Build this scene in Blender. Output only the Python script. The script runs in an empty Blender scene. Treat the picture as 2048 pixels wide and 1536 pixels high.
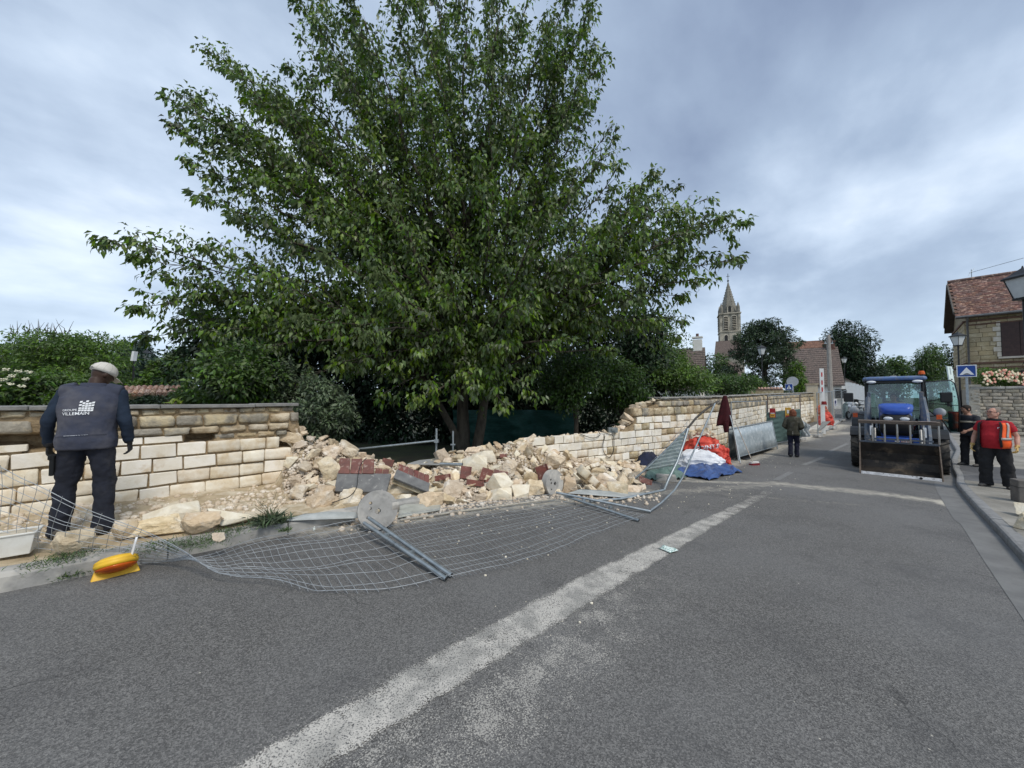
import bpy, bmesh, math, random
import numpy as np
from mathutils import Vector, Matrix, noise
from mathutils.bvhtree import BVHTree
random.seed(7); RNG = np.random.default_rng(7)
R = math.radians
SC = bpy.context.scene
COL = SC.collection

# ------------------------------------------------------------------ camera, sky, sun, exposure
F_PX = 740.0
PITCH = math.atan((795 - 768) / F_PX)
CAM_Z = 1.6
cam_d = bpy.data.cameras.new('camera'); cam = bpy.data.objects.new('camera', cam_d); COL.objects.link(cam)
cam.location = (0, 0, CAM_Z); cam.rotation_euler = (math.pi / 2 + PITCH, 0, 0)
cam_d.sensor_width = 36; cam_d.lens = 36 * F_PX / 2048; cam_d.clip_start = 0.05; cam_d.clip_end = 3000
SC.camera = cam
SUN_EL, SUN_ROT = R(52), R(146)
W = bpy.data.worlds.new('World'); SC.world = W; W.use_nodes = True
nt = W.node_tree; nt.nodes.clear()
def wn(t, **k):
    n = nt.nodes.new(t)
    for a, b in k.items(): setattr(n, a, b)
    return n
def wl(a, b): nt.links.new(a, b)
out = wn('ShaderNodeOutputWorld'); bg = wn('ShaderNodeBackground'); wl(bg.outputs[0], out.inputs[0])
bg.inputs[1].default_value = 0.1
sky = wn('ShaderNodeTexSky', sky_type='NISHITA'); sky.sun_disc = False
sky.sun_elevation = SUN_EL; sky.sun_rotation = SUN_ROT
tc = wn('ShaderNodeTexCoord'); sep = wn('ShaderNodeSeparateXYZ'); wl(tc.outputs['Generated'], sep.inputs[0])
def wm(op, a, b, clamp=False):
    n = wn('ShaderNodeMath', operation=op); n.use_clamp = clamp
    for i, v in enumerate((a, b)):
        if isinstance(v, (int, float)): n.inputs[i].default_value = v
        elif v is not None: wl(v, n.inputs[i])
    return n.outputs[0]
zc = wm('MAXIMUM', sep.outputs[2], 0.0)
den = wm('ADD', zc, 0.30)
px_ = wm('DIVIDE', sep.outputs[0], den); py_ = wm('DIVIDE', sep.outputs[1], den)
# streaks run roughly along the road's direction: rotate by 45 degrees and squash
ua = wm('MULTIPLY', wm('ADD', px_, py_), 0.75); ub = wm('MULTIPLY', wm('SUBTRACT', px_, py_), 0.95)
cmb = wn('ShaderNodeCombineXYZ'); wl(ua, cmb.inputs[0]); wl(ub, cmb.inputs[1]); cmb.inputs[2].default_value = 5.2
n1 = wn('ShaderNodeTexNoise'); n1.inputs['Scale'].default_value = 0.85; n1.inputs['Detail'].default_value = 8.0
n1.inputs['Roughness'].default_value = 0.52; n1.inputs['Distortion'].default_value = 0.15; wl(cmb.outputs[0], n1.inputs['Vector'])
n2 = wn('ShaderNodeTexNoise'); n2.inputs['Scale'].default_value = 2.6; n2.inputs['Detail'].default_value = 7.0
n2.inputs['Roughness'].default_value = 0.5; wl(cmb.outputs[0], n2.inputs['Vector'])
cl = wm('ADD', wm('MULTIPLY', n1.outputs[0], 0.72), wm('MULTIPLY', n2.outputs[0], 0.28))
ramp = wn('ShaderNodeValToRGB'); wl(cl, ramp.inputs[0])
e = ramp.color_ramp.elements
e[0].position = 0.33; e[0].color = (0.235, 0.30, 0.43, 1)
e[1].position = 0.65; e[1].color = (0.82, 0.91, 1.01, 1)
m_ = e.new(0.455); m_.color = (0.36, 0.45, 0.59, 1)
m_ = e.new(0.55); m_.color = (0.55, 0.655, 0.80, 1)
# towards the horizon the layer thins to an even pale blue
hz = wm('SUBTRACT', 1.0, wm('MULTIPLY', zc, 3.2), True)
hz = wm('POWER', hz, 1.3)
mixh = wn('ShaderNodeMix', data_type='RGBA'); wl(wm('MULTIPLY', hz, 0.75), mixh.inputs['Factor'])
wl(ramp.outputs[0], mixh.inputs['A']); mixh.inputs['B'].default_value = (0.60, 0.73, 0.87, 1)
sc10 = wn('ShaderNodeVectorMath', operation='SCALE'); wl(mixh.outputs['Result'], sc10.inputs[0]); sc10.inputs['Scale'].default_value = 10.0 * 0.80
mixs = wn('ShaderNodeMix', data_type='RGBA'); mixs.inputs['Factor'].default_value = 0.9
wl(sky.outputs[0], mixs.inputs['A']); wl(sc10.outputs[0], mixs.inputs['B'])
wl(mixs.outputs['Result'], bg.inputs[0])
sl = bpy.data.lights.new('sun', 'SUN'); sun = bpy.data.objects.new('sun', sl); COL.objects.link(sun)
sl.energy = 1.5; sl.angle = R(16); sl.color = (1.0, 0.93, 0.82)
sun.rotation_euler = (R(90) - SUN_EL, 0, R(180) - SUN_ROT); sun.location = (0, 0, 30)
vs = SC.view_settings; vs.view_transform = 'Standard'; vs.look = 'None'; vs.gamma = 1.0; vs.exposure = 0.62
vs.use_curve_mapping = False
SC.cycles.max_bounces = 6; SC.cycles.transparent_max_bounces = 12; SC.cycles.use_denoising = True
SC.cycles.sample_clamp_indirect = 4.0

# ------------------------------------------------------------------ picture <-> place
cP, sP = math.cos(PITCH), math.sin(PITCH)
def ray(px, py):
    u = (px - 1024) / F_PX; v = (768 - py) / F_PX
    return Vector((u, cP - sP * v, sP + cP * v))
def sst(a, b, x):
    t = min(1.0, max(0.0, (x - a) / (b - a))); return t * t * (3 - 2 * t)
def gz(x, y):
    """height of the road surface: it falls gently to a dip and climbs again"""
    a = -(0.030 * x + 0.018 * y)
    a = min(a, 0.35)
    s = (x + y) * 0.7071
    b = min(-0.50 + 0.026 * max(0.0, s - 16.5), 0.38)
    k = 0.06
    h = max(k - abs(a - b), 0.0) / k
    return max(a, b) + h * h * k * 0.25
def G(px, py, h=0.0):
    d = ray(px, py); k = 0.6; lo = k
    o = Vector((0, 0, CAM_Z))
    while k < 150:
        p = o + d * k
        if p.z < gz(p.x, p.y) + h: break
        lo = k; k *= 1.03
    hi = k
    for _ in range(24):
        m = (lo + hi) / 2; p = o + d * m
        if p.z < gz(p.x, p.y) + h: hi = m
        else: lo = m
    return o + d * hi
def D(px, py, y):
    d = ray(px, py); return Vector((0, 0, CAM_Z)) + d * (y / d.y)
def ST(s, t, z=None):
    """road coordinates: s along the road (45 degrees to the right), t to its left"""
    x = (s - t) * 0.70711; y = (s + t) * 0.70711
    return Vector((x, y, gz(x, y) if z is None else z))
def toST(p): return ((p.x + p.y) * 0.70711, (p.y - p.x) * 0.70711)

# ------------------------------------------------------------------ materials
_M = {}
def mat(name, col, col2=None, rough=0.8, scale=6.0, bump=0.0, bscale=40.0, metal=0.0, objvar=0.0, contrast=(0.35, 0.65),
        spec=0.35, detail=5.0, col3=None, scale3=2.0, thr3=(0.5, 0.62), trans=0.0, tint=None, stretch=None):
    if name in _M: return _M[name]
    m = bpy.data.materials.new(name); m.use_nodes = True; t = m.node_tree; N = t.nodes; L = t.links
    b = N['Principled BSDF']; b.inputs['Roughness'].default_value = rough; b.inputs['Metallic'].default_value = metal
    b.inputs['Specular IOR Level'].default_value = spec
    g = N.new('ShaderNodeNewGeometry'); vec = g.outputs['Position']
    if stretch:
        mp = N.new('ShaderNodeMapping'); mp.inputs['Scale'].default_value = stretch; L.new(vec, mp.inputs[0]); vec = mp.outputs[0]
    def noi(sc, d=detail):
        n = N.new('ShaderNodeTexNoise'); n.inputs['Scale'].default_value = sc; n.inputs['Detail'].default_value = d
        n.inputs['Roughness'].default_value = 0.6; L.new(vec, n.inputs['Vector']); return n.outputs[0]
    def rng(v, a, bb):
        r = N.new('ShaderNodeMapRange'); r.inputs[1].default_value = a; r.inputs[2].default_value = bb; L.new(v, r.inputs[0]); return r.outputs[0]
    if col2 is None: col2 = tuple(c * 0.72 for c in col)
    def mixc(f, A, B):
        n = N.new('ShaderNodeMix'); n.data_type = 'RGBA'
        if isinstance(f, float): n.inputs['Factor'].default_value = f
        else: L.new(f, n.inputs['Factor'])
        for k, v in (('A', A), ('B', B)):
            if isinstance(v, tuple): n.inputs[k].default_value = (*v[:3], 1)
            else: L.new(v, n.inputs[k])
        return n.outputs['Result']
    c = mixc(rng(noi(scale), *contrast), col, col2)
    if col3: c = mixc(rng(noi(scale3, 4.0), *thr3), c, col3)
    if objvar or tint:
        h = N.new('ShaderNodeHueSaturation'); L.new(c, h.inputs['Color'])
        if tint:
            at = N.new('ShaderNodeAttribute'); at.attribute_name = 'tint'; r0 = at.outputs['Fac']; amt = tint
        else:
            oi = N.new('ShaderNodeObjectInfo'); r0 = oi.outputs['Random']; amt = objvar
        r = N.new('ShaderNodeMapRange'); r.inputs[3].default_value = 1 - amt; r.inputs[4].default_value = 1 + amt; L.new(r0, r.inputs[0])
        L.new(r.outputs[0], h.inputs['Value'])
        r2 = N.new('ShaderNodeMapRange'); r2.inputs[3].default_value = 0.5 - amt * 0.03; r2.inputs[4].default_value = 0.5 + amt * 0.05
        w = N.new('ShaderNodeMath'); w.operation = 'FRACT'; w2 = N.new('ShaderNodeMath'); w2.operation = 'MULTIPLY'; w2.inputs[1].default_value = 7.31
        L.new(r0, w2.inputs[0]); L.new(w2.outputs[0], w.inputs[0]); L.new(w.outputs[0], r2.inputs[0]); L.new(r2.outputs[0], h.inputs['Hue'])
        r3 = N.new('ShaderNodeMapRange'); r3.inputs[3].default_value = 1 - amt; r3.inputs[4].default_value = 1 + amt * 0.6
        w3 = N.new('ShaderNodeMath'); w3.operation = 'MULTIPLY'; w3.inputs[1].default_value = 13.7; w4 = N.new('ShaderNodeMath'); w4.operation = 'FRACT'
        L.new(r0, w3.inputs[0]); L.new(w3.outputs[0], w4.inputs[0]); L.new(w4.outputs[0], r3.inputs[0]); L.new(r3.outputs[0], h.inputs['Saturation'])
        c = h.outputs[0]
    L.new(c, b.inputs['Base Color'])
    if bump:
        bp = N.new('ShaderNodeBump'); bp.inputs['Strength'].default_value = min(1.0, bump); bp.inputs['Distance'].default_value = 0.6 / bscale
        L.new(noi(bscale, 6.0), bp.inputs['Height']); L.new(bp.outputs[0], b.inputs['Normal'])
    if trans:
        tr = N.new('ShaderNodeBsdfTranslucent'); L.new(c, tr.inputs[0]); ms = N.new('ShaderNodeMixShader'); ms.inputs[0].default_value = trans
        L.new(b.outputs[0], ms.inputs[1]); L.new(tr.outputs[0], ms.inputs[2]); L.new(ms.outputs[0], N['Material Output'].inputs[0])
    _M[name] = m; return m
def glass_mat(name, col=(0.35, 0.5, 0.48), alpha=0.55, rough=0.05):
    m = bpy.data.materials.new(name); m.use_nodes = True; t = m.node_tree; N = t.nodes; L = t.links
    N.remove(N['Principled BSDF'])
    tr = N.new('ShaderNodeBsdfTransparent'); tr.inputs[0].default_value = (*col, 1)
    gl = N.new('ShaderNodeBsdfGlossy'); gl.inputs['Roughness'].default_value = rough; gl.inputs[0].default_value = (0.9, 0.95, 1, 1)
    fr = N.new('ShaderNodeFresnel'); fr.inputs[0].default_value = 1.45
    ad = N.new('ShaderNodeMath'); ad.operation = 'ADD'; ad.inputs[1].default_value = 1 - alpha if alpha < 1 else 0; ad.use_clamp = True
    L.new(fr.outputs[0], ad.inputs[0])
    ms = N.new('ShaderNodeMixShader'); L.new(ad.outputs[0], ms.inputs[0]); L.new(tr.outputs[0], ms.inputs[1]); L.new(gl.outputs[0], ms.inputs[2])
    L.new(ms.outputs[0], N['Material Output'].inputs[0]); return m

# ------------------------------------------------------------------ objects
def tag(o, label=None, cat=None, group=None, kind=None):
    if label: o['label'] = label
    if cat: o['category'] = cat
    if group: o['group'] = group
    if kind: o['kind'] = kind
    return o
def thing(name, label, cat, loc=(0, 0, 0), rz=0.0, group=None):
    o = bpy.data.objects.new(name, None); COL.objects.link(o); o.location = loc; o.rotation_euler = (0, 0, rz)
    o.empty_display_size = 0.2
    return tag(o, label, cat, group)
def rootinv(root):
    return (Matrix.Translation(root.location) @ root.rotation_euler.to_matrix().to_4x4()).inverted()
def link(name, me, m, parent=None, world=False, kind=None):
    o = bpy.data.objects.new(name, me); COL.objects.link(o)
    if m is not None and not me.materials: me.materials.append(m)
    if parent is not None:
        o.parent = parent
        if world and parent.type == 'EMPTY': o.matrix_parent_inverse = rootinv(parent)
    if kind: o['kind'] = kind
    return o
def np_mesh(name, V, F, smooth=False, tint=None):
    V = np.asarray(V, np.float32).reshape(-1, 3); F = np.asarray(F, np.int32); k = F.shape[1]
    me = bpy.data.meshes.new(name); me.vertices.add(len(V)); me.vertices.foreach_set('co', V.ravel())
    me.loops.add(F.size); me.loops.foreach_set('vertex_index', F.ravel())
    me.polygons.add(len(F)); me.polygons.foreach_set('loop_start', np.arange(0, F.size, k, dtype=np.int32))
    me.polygons.foreach_set('loop_total', np.full(len(F), k, np.int32))
    if smooth: me.polygons.foreach_set('use_smooth', np.ones(len(F), bool))
    me.update(calc_edges=True)
    if tint is not None:
        a = me.attributes.new('tint', 'FLOAT', 'FACE'); a.data.foreach_set('value', np.asarray(tint, np.float32))
    return me
class MB:
    """collects simple solids; build() links them as one mesh object"""
    def __init__(s): s.v = []; s.f = []; s.sm = []
    def add(s, vs, fs, smooth=False, M=None):
        n = len(s.v)
        s.v += [tuple(M @ Vector(v)) if M is not None else tuple(v) for v in vs]
        s.f += [tuple(i + n for i in f) for f in fs]; s.sm += [smooth] * len(fs); return s
    def box(s, c, d, rz=0.0, rx=0.0, ry=0.0, M=None, taper=1.0):
        x, y, z = d[0] / 2, d[1] / 2, d[2] / 2
        vs = [(-x, -y, -z), (x, -y, -z), (x, y, -z), (-x, y, -z)] + [(a * taper, b * taper, z) for a, b in ((-x, -y), (x, -y), (x, y), (-x, y))]
        m = Matrix.Translation(c) @ Matrix.Rotation(rz, 4, 'Z') @ Matrix.Rotation(ry, 4, 'Y') @ Matrix.Rotation(rx, 4, 'X')
        if M is not None: m = M @ m
        return s.add(vs, [(0, 3, 2, 1), (4, 5, 6, 7), (0, 1, 5, 4), (1, 2, 6, 5), (2, 3, 7, 6), (3, 0, 4, 7)], False, m)
    def tube(s, pts, r, n=8, M=None, smooth=True, caps=True, flat=1.0, up=None):
        pts = [Vector(p) for p in pts]; k = len(pts); rs = r if isinstance(r, (list, tuple)) else [r] * k
        vs = []; a = None
        for i, p in enumerate(pts):
            d = (pts[min(i + 1, k - 1)] - pts[max(i - 1, 0)])
            if d.length < 1e-9: d = Vector((0, 0, 1))
            d.normalize()
            if a is None:
                a = (Vector(up) if up else (Vector((0, 0, 1)) if abs(d.z) < 0.9 else Vector((1, 0, 0))))
            a = (a - d * a.dot(d))
            if a.length < 1e-6: a = d.orthogonal()
            a.normalize(); b = d.cross(a)
            for j in range(n):
                t = 2 * math.pi * j / n
                vs.append(p + a * (math.cos(t) * rs[i]) + b * (math.sin(t) * rs[i] * flat))
        fs = [(i * n + j, i * n + (j + 1) % n, (i + 1) * n + (j + 1) % n, (i + 1) * n + j) for i in range(k - 1) for j in range(n)]
        s.add(vs, fs, smooth, M)
        if caps: s.add([vs[j] for j in range(n)], [tuple(reversed(range(n)))], False, M); s.add([vs[(k - 1) * n + j] for j in range(n)], [tuple(range(n))], False, M)
        return s
    def loft(s, rings, M=None, smooth=True, closed=True, caps=True):
        n = len(rings[0]); k = len(rings); vs = [v for r in rings for v in r]
        fs = [(i * n + j, i * n + (j + 1) % n, (i + 1) * n + (j + 1) % n, (i + 1) * n + j) for i in range(k - 1) for j in range(n if closed else n - 1)]
        if caps: fs += [tuple(reversed(range(n))), tuple((k - 1) * n + j for j in range(n))]
        return s.add(vs, fs, smooth, M)
    def prism(s, poly, y0, y1, M=None):
        """poly in xz, extruded along y"""
        n = len(poly); vs = [(x, y0, z) for x, z in poly] + [(x, y1, z) for x, z in poly]
        return s.add(vs, [tuple(range(n)), tuple(reversed(range(n, 2 * n)))] + [(i, i + n, (i + 1) % n + n, (i + 1) % n) for i in range(n)], False, M)
    def grid(s, fn, nu, nv, M=None, smooth=True):
        vs = [fn(i / nu, j / nv) for i in range(nu + 1) for j in range(nv + 1)]
        return s.add(vs, [(i * (nv + 1) + j, (i + 1) * (nv + 1) + j, (i + 1) * (nv + 1) + j + 1, i * (nv + 1) + j + 1) for i in range(nu) for j in range(nv)], smooth, M)
    def sphere(s, c, r, nu=14, nv=9, M=None):
        r = r if isinstance(r, (tuple, list)) else (r, r, r); rings = []
        for i in range(nv + 1):
            ph = math.pi * (i / nv) ; ph = min(max(ph, 0.02), math.pi - 0.02)
            rings.append([(c[0] + r[0] * math.sin(ph) * math.cos(2 * math.pi * j / nu), c[1] + r[1] * math.sin(ph) * math.sin(2 * math.pi * j / nu), c[2] - r[2] * math.cos(ph)) for j in range(nu)])
        return s.loft(rings, M)
    def disc(s, c, r, n=16, axis='Z', h=0.02, M=None):
        v = {'Z': Vector((0, 0, 1)), 'Y': Vector((0, 1, 0)), 'X': Vector((1, 0, 0))}[axis] * h / 2
        return s.tube([Vector(c) - v, Vector(c) + v], r, n, M, smooth=False)
    def mesh(s, name='mesh'):
        me = bpy.data.meshes.new(name); me.from_pydata(s.v, [], s.f); me.polygons.foreach_set('use_smooth', s.sm); me.update(); return me
    def build(s, name, m, parent=None, world=False, kind=None, fix=True):
        me = s.mesh(name)
        if fix:
            bm = bmesh.new(); bm.from_mesh(me); bmesh.ops.recalc_face_normals(bm, faces=bm.faces); bm.to_mesh(me); bm.free()
        return link(name, me, m, parent, world, kind)
def nz(p, sc=1.0, sd=0.0): return noise.noise(Vector(p) * sc + Vector((sd, sd * 1.7, -sd)))
def bevel_obj(o, w, seg=2):
    b = o.modifiers.new('bevel', 'BEVEL'); b.width = w; b.segments = seg; b.limit_method = 'ANGLE'; b.angle_limit = R(40); return o
def text_mesh(body, size, font_bold=False, extrude=0.0):
    cu = bpy.data.curves.new('lettering', 'FONT'); cu.body = body; cu.size = size; cu.extrude = extrude; cu.resolution_u = 3
    if font_bold: cu.offset = size * 0.012
    o = bpy.data.objects.new('tmp', cu); COL.objects.link(o)
    dg = bpy.context.evaluated_depsgraph_get(); me = bpy.data.meshes.new_from_object(o.evaluated_get(dg)); bpy.data.objects.remove(o); return me

# ------------------------------------------------------------------ shared materials
M_limestone = mat('limestone block', (0.72, 0.65, 0.51), (0.52, 0.43, 0.29), 0.9, 4.0, 0.5, 45, objvar=0.13, contrast=(0.42, 0.72), col3=(0.42, 0.29, 0.16), scale3=1.7, thr3=(0.54, 0.70))
M_block_white = mat('sawn white stone', (0.86, 0.82, 0.74), (0.76, 0.70, 0.58), 0.9, 5.0, 0.35, 60, objvar=0.07, col3=(0.58, 0.46, 0.30), scale3=3.3, thr3=(0.58, 0.74))
M_block_stain = mat('stained sawn stone', (0.80, 0.735, 0.61), (0.60, 0.485, 0.33), 0.9, 5.0, 0.35, 50, objvar=0.10, col3=(0.74, 0.68, 0.57), scale3=6, thr3=(0.5, 0.66))
M_greystone = mat('weathered grey stone', (0.36, 0.33, 0.27), (0.20, 0.18, 0.145), 0.95, 7.0, 0.8, 28, objvar=0.18, col3=(0.50, 0.42, 0.28), scale3=4, thr3=(0.5, 0.64))
M_ochre = mat('rough ochre stone', (0.52, 0.43, 0.28), (0.33, 0.25, 0.15), 0.95, 8.0, 0.9, 25, objvar=0.15, col3=(0.62, 0.54, 0.40), scale3=5, thr3=(0.5, 0.66))
M_core = mat('wall core mortar', (0.38, 0.29, 0.18), (0.20, 0.145, 0.085), 0.97, 9.0, 1.0, 22)
M_dirt = mat('dusty sandy soil', (0.50, 0.41, 0.28), (0.33, 0.26, 0.165), 0.97, 5.0, 0.8, 50, col3=(0.60, 0.53, 0.41), scale3=3)
M_rubble = mat('broken stone', (0.71, 0.585, 0.425), (0.50, 0.38, 0.245), 0.92, 9.0, 1.0, 22, objvar=0.20, col3=(0.80, 0.72, 0.60), scale3=4.5, thr3=(0.5, 0.64))
M_rubble_pale = mat('fresh broken stone', (0.82, 0.76, 0.63), (0.68, 0.59, 0.43), 0.92, 6.0, 0.6, 35, objvar=0.08)
M_concrete = mat('grey concrete', (0.37, 0.36, 0.34), (0.27, 0.265, 0.25), 0.9, 9.0, 0.4, 90, objvar=0.05, col3=(0.47, 0.45, 0.41), scale3=3)
M_coping = mat('dark weathered coping', (0.17, 0.17, 0.165), (0.26, 0.255, 0.24), 0.9, 8.0, 0.4, 60)
M_galv = mat('galvanised steel', (0.40, 0.44, 0.46), (0.28, 0.32, 0.34), 0.42, 12.0, 0.05, 60, metal=0.65, col3=(0.22, 0.24, 0.25), scale3=8, thr3=(0.58, 0.7))
M_wire = mat('galvanised wire', (0.46, 0.49, 0.51), (0.28, 0.30, 0.32), 0.45, 20.0, metal=0.3)
M_black = mat('black paint', (0.014, 0.015, 0.016), (0.02, 0.02, 0.02), 0.4, 10.0)
M_bark = mat('grey brown bark', (0.10, 0.085, 0.065), (0.05, 0.042, 0.032), 0.95, 9.0, 1.0, 22, stretch=(1, 1, 0.3))
# ================================================================== GROUND, ROAD, KERBS
def proj(p):
    d = Vector(p) - Vector((0, 0, CAM_Z)); dep = d.y * cP + d.z * sP; up = -d.y * sP + d.z * cP
    return 1024 + F_PX * d.x / dep, 768 - F_PX * up / dep
# terrain: one sheet to the horizon
xs = np.unique(np.concatenate([np.linspace(-900, -60, 8), np.linspace(-60, 80, 71), np.linspace(80, 1200, 9)]))
ys = np.unique(np.concatenate([np.linspace(-300, -10, 6), np.linspace(-10, 90, 51), np.linspace(90, 1500, 10)]))
V = [(x, y, gz(x, y) - 0.09) for x in xs for y in ys]; ny = len(ys)
F = [(i * ny + j, (i + 1) * ny + j, (i + 1) * ny + j + 1, i * ny + j + 1) for i in range(len(xs) - 1) for j in range(ny - 1)]
M_garden = mat('garden earth and grass', (0.07, 0.085, 0.035), (0.05, 0.045, 0.03), 0.95, 1.2, 0.6, 20)
link('ground', np_mesh('ground', V, F, True), M_garden, kind='structure')

KR = [(-9, -1.02), (0, -1.03), (6.9, -1.06), (8.2, -1.08), (9.9, -1.09), (12.1, -1.12), (13.6, -1.17), (15.0, -1.30), (16.4, -1.36), (18.2, -1.49), (20.9, -1.83), (26.3, -2.08), (34, -2.4), (48, -2.8), (70, -3.2)]
def interp(tab, x):
    if x <= tab[0][0]: return tab[0][1]
    for (a, b), (c, d) in zip(tab, tab[1:]):
        if x <= c: return b + (d - b) * (x - a) / (c - a)
    return tab[-1][1]
def segd(p, a, b):
    ax, ay = a; bx, by = b; px, py = p; dx, dy = bx - ax, by - ay
    t = max(0, min(1, ((px - ax) * dx + (py - ay) * dy) / (dx * dx + dy * dy))); return math.hypot(px - ax - t * dx, py - ay - t * dy), t
# dust tracked across the road, and powder beside the wall and the heap
dust_lines = [((G(1330, 985)), (G(1560, 968)), 0.28, 0.30, 1), (G(1380, 962), G(1560, 968), 0.16, 0.5, 1), (G(1560, 968), G(1740, 985), 0.34, 0.48, 1), (G(1740, 985), G(1880, 1003), 0.30, 0.50, 1), (G(1880, 1003), G(1965, 1032), 0.17, 0.85, 1),
              (G(1400, 985), G(1720, 1010), 0.12, 0.22, 1), (G(640, 1062), G(1010, 1012), 0.30, 0.45, 0), (G(1010, 1012), G(1290, 985), 0.35, 0.5, 0),
              (G(1440, 935), G(1590, 880), 0.30, 0.5, 0), (G(1590, 880), G(1680, 850), 0.6, 0.7, 0), (G(1660, 868), G(1700, 866), 0.5, 0.6, 0), (G(1320, 960), G(1450, 945), 0.3, 0.6, 1)]
def dust_at(x, y):
    d = 0.0
    for a, b, w, k, c in dust_lines:
        q, _ = segd((x, y), (a.x, a.y), (b.x, b.y))
        v = k * math.exp(-(q / w) ** 2)
        if v > d: d = v
    return d
def road_sheet(name, s_vals, t_fn, nt_, h, m, attr=None):
    V = []; 
    for s in s_vals:
        t0, t1 = t_fn(s)
        for j in range(nt_ + 1):
            p = ST(s, t0 + (t1 - t0) * j / nt_); V.append((p.x, p.y, p.z + h))
    F = [(i * (nt_ + 1) + j, (i + 1) * (nt_ + 1) + j, (i + 1) * (nt_ + 1) + j + 1, i * (nt_ + 1) + j + 1) for i in range(len(s_vals) - 1) for j in range(nt_)]
    F = [tuple(reversed(f)) for f in F] if True else F
    me = np_mesh(name, V, F, True)
    if attr:
        for an, fn in attr.items():
            a = me.attributes.new(an, 'FLOAT', 'POINT'); a.data.foreach_set('value', np.array([fn(*v[:2]) for v in V], np.float32))
    n = me.polygons[0].normal
    if n.z < 0: me.flip_normals()
    return me
def road_mat():
    m = bpy.data.materials.new('worn asphalt'); m.use_nodes = True; t = m.node_tree; N = t.nodes; L = t.links; b = N['Principled BSDF']
    b.inputs['Roughness'].default_value = 0.82; b.inputs['Specular IOR Level'].default_value = 0.3
    g = N.new('ShaderNodeNewGeometry'); P = g.outputs['Position']
    def nse(sc, det=4.0, ro=0.6):
        n = N.new('ShaderNodeTexNoise'); n.inputs['Scale'].default_value = sc; n.inputs['Detail'].default_value = det; n.inputs['Roughness'].default_value = ro; L.new(P, n.inputs['Vector']); return n.outputs[0]
    def rg(v, a, bb, c=0.0, d=1.0):
        r = N.new('ShaderNodeMapRange'); r.inputs[1].default_value = a; r.inputs[2].default_value = bb; r.inputs[3].default_value = c; r.inputs[4].default_value = d; L.new(v, r.inputs[0]); return r.outputs[0]
    def mt(op, a, bb):
        n = N.new('ShaderNodeMath'); n.operation = op; n.use_clamp = False
        for i, v in enumerate((a, bb)):
            if isinstance(v, (int, float)): n.inputs[i].default_value = v
            else: L.new(v, n.inputs[i])
        return n.outputs[0]
    def mx(f, A, B, mode='MIX'):
        n = N.new('ShaderNodeMix'); n.data_type = 'RGBA'; n.blend_type = mode
        if isinstance(f, (int, float)): n.inputs['Factor'].default_value = f
        else: L.new(f, n.inputs['Factor'])
        for k, v in (('A', A), ('B', B)):
            if isinstance(v, tuple): n.inputs[k].default_value = (*v, 1)
            else: L.new(v, n.inputs[k])
        return n.outputs['Result']
    vo = N.new('ShaderNodeTexVoronoi'); vo.inputs['Scale'].default_value = 135; L.new(P, vo.inputs['Vector'])
    sp = N.new('ShaderNodeSeparateColor'); L.new(vo.outputs['Color'], sp.inputs[0])
    grain = rg(sp.outputs[0], 0.0, 1.0)
    gp = mt('POWER', grain, 1.3)
    c = mx(gp, (0.078, 0.076, 0.073), (0.235, 0.228, 0.216))
    c = mx(rg(nse(210, 3.0), 0.54, 0.62), c, mx(0.75, c, (0.012, 0.012, 0.013)))
    # wheel tracks, patches and stains: broad tone changes
    c = mx(rg(nse(0.55, 5.0), 0.38, 0.66), c, mx(0.30, c, (0.20, 0.20, 0.20)))
    c = mx(rg(nse(1.7, 6.0), 0.52, 0.70), c, mx(0.30, c, (0.05, 0.05, 0.053)))
    # hairline cracks
    dn = N.new('ShaderNodeTexNoise'); dn.inputs['Scale'].default_value = 2.5; dn.inputs['Detail'].default_value = 6; L.new(P, dn.inputs['Vector'])
    ad = N.new('ShaderNodeVectorMath'); ad.operation = 'MULTIPLY_ADD'; L.new(dn.outputs['Color'], ad.inputs[0]); ad.inputs[1].default_value = (0.5, 0.5, 0.5); L.new(P, ad.inputs[2])
    cr = N.new('ShaderNodeTexVoronoi'); cr.feature = 'DISTANCE_TO_EDGE'; cr.inputs['Scale'].default_value = 0.42; L.new(ad.outputs[0], cr.inputs['Vector'])
    crack = mt('MULTIPLY', rg(cr.outputs['Distance'], 0.0, 0.0045, 1.0, 0.0), rg(nse(0.8, 3.0), 0.50, 0.62))
    c = mx(mt('MULTIPLY', crack, 0.65), c, (0.025, 0.025, 0.026))
    # specks of old paint where the first line was worn away
    pa = N.new('ShaderNodeAttribute'); pa.attribute_name = 'paint'
    thr = mt('SUBTRACT', nse(120, 2.0, 0.6), mt('SUBTRACT', 0.695, mt('MULTIPLY', mt('MULTIPLY', pa.outputs['Fac'], 0.30), mt('ADD', 0.15, mt('MULTIPLY', rg(nse(3.5, 6.0, 0.7), 0.35, 0.65), 0.95)))))
    c = mx(rg(thr, 0.0, 0.05, 0.0, 0.8), c, (0.44, 0.42, 0.38))
    # pale stone chips and crumbs
    ch = N.new('ShaderNodeTexVoronoi'); ch.inputs['Scale'].default_value = 26; L.new(P, ch.inputs['Vector'])
    s2 = N.new('ShaderNodeSeparateColor'); L.new(ch.outputs['Color'], s2.inputs[0])
    da = N.new('ShaderNodeAttribute'); da.attribute_name = 'dust'
    chip = mt('MULTIPLY', rg(ch.outputs['Distance'], 0.10, 0.16, 1.0, 0.0), rg(mt('ADD', s2.outputs[1], mt('MULTIPLY', da.outputs['Fac'], 0.45)), 0.985, 1.0))
    c = mx(chip, c, (0.66, 0.62, 0.52))
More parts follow.
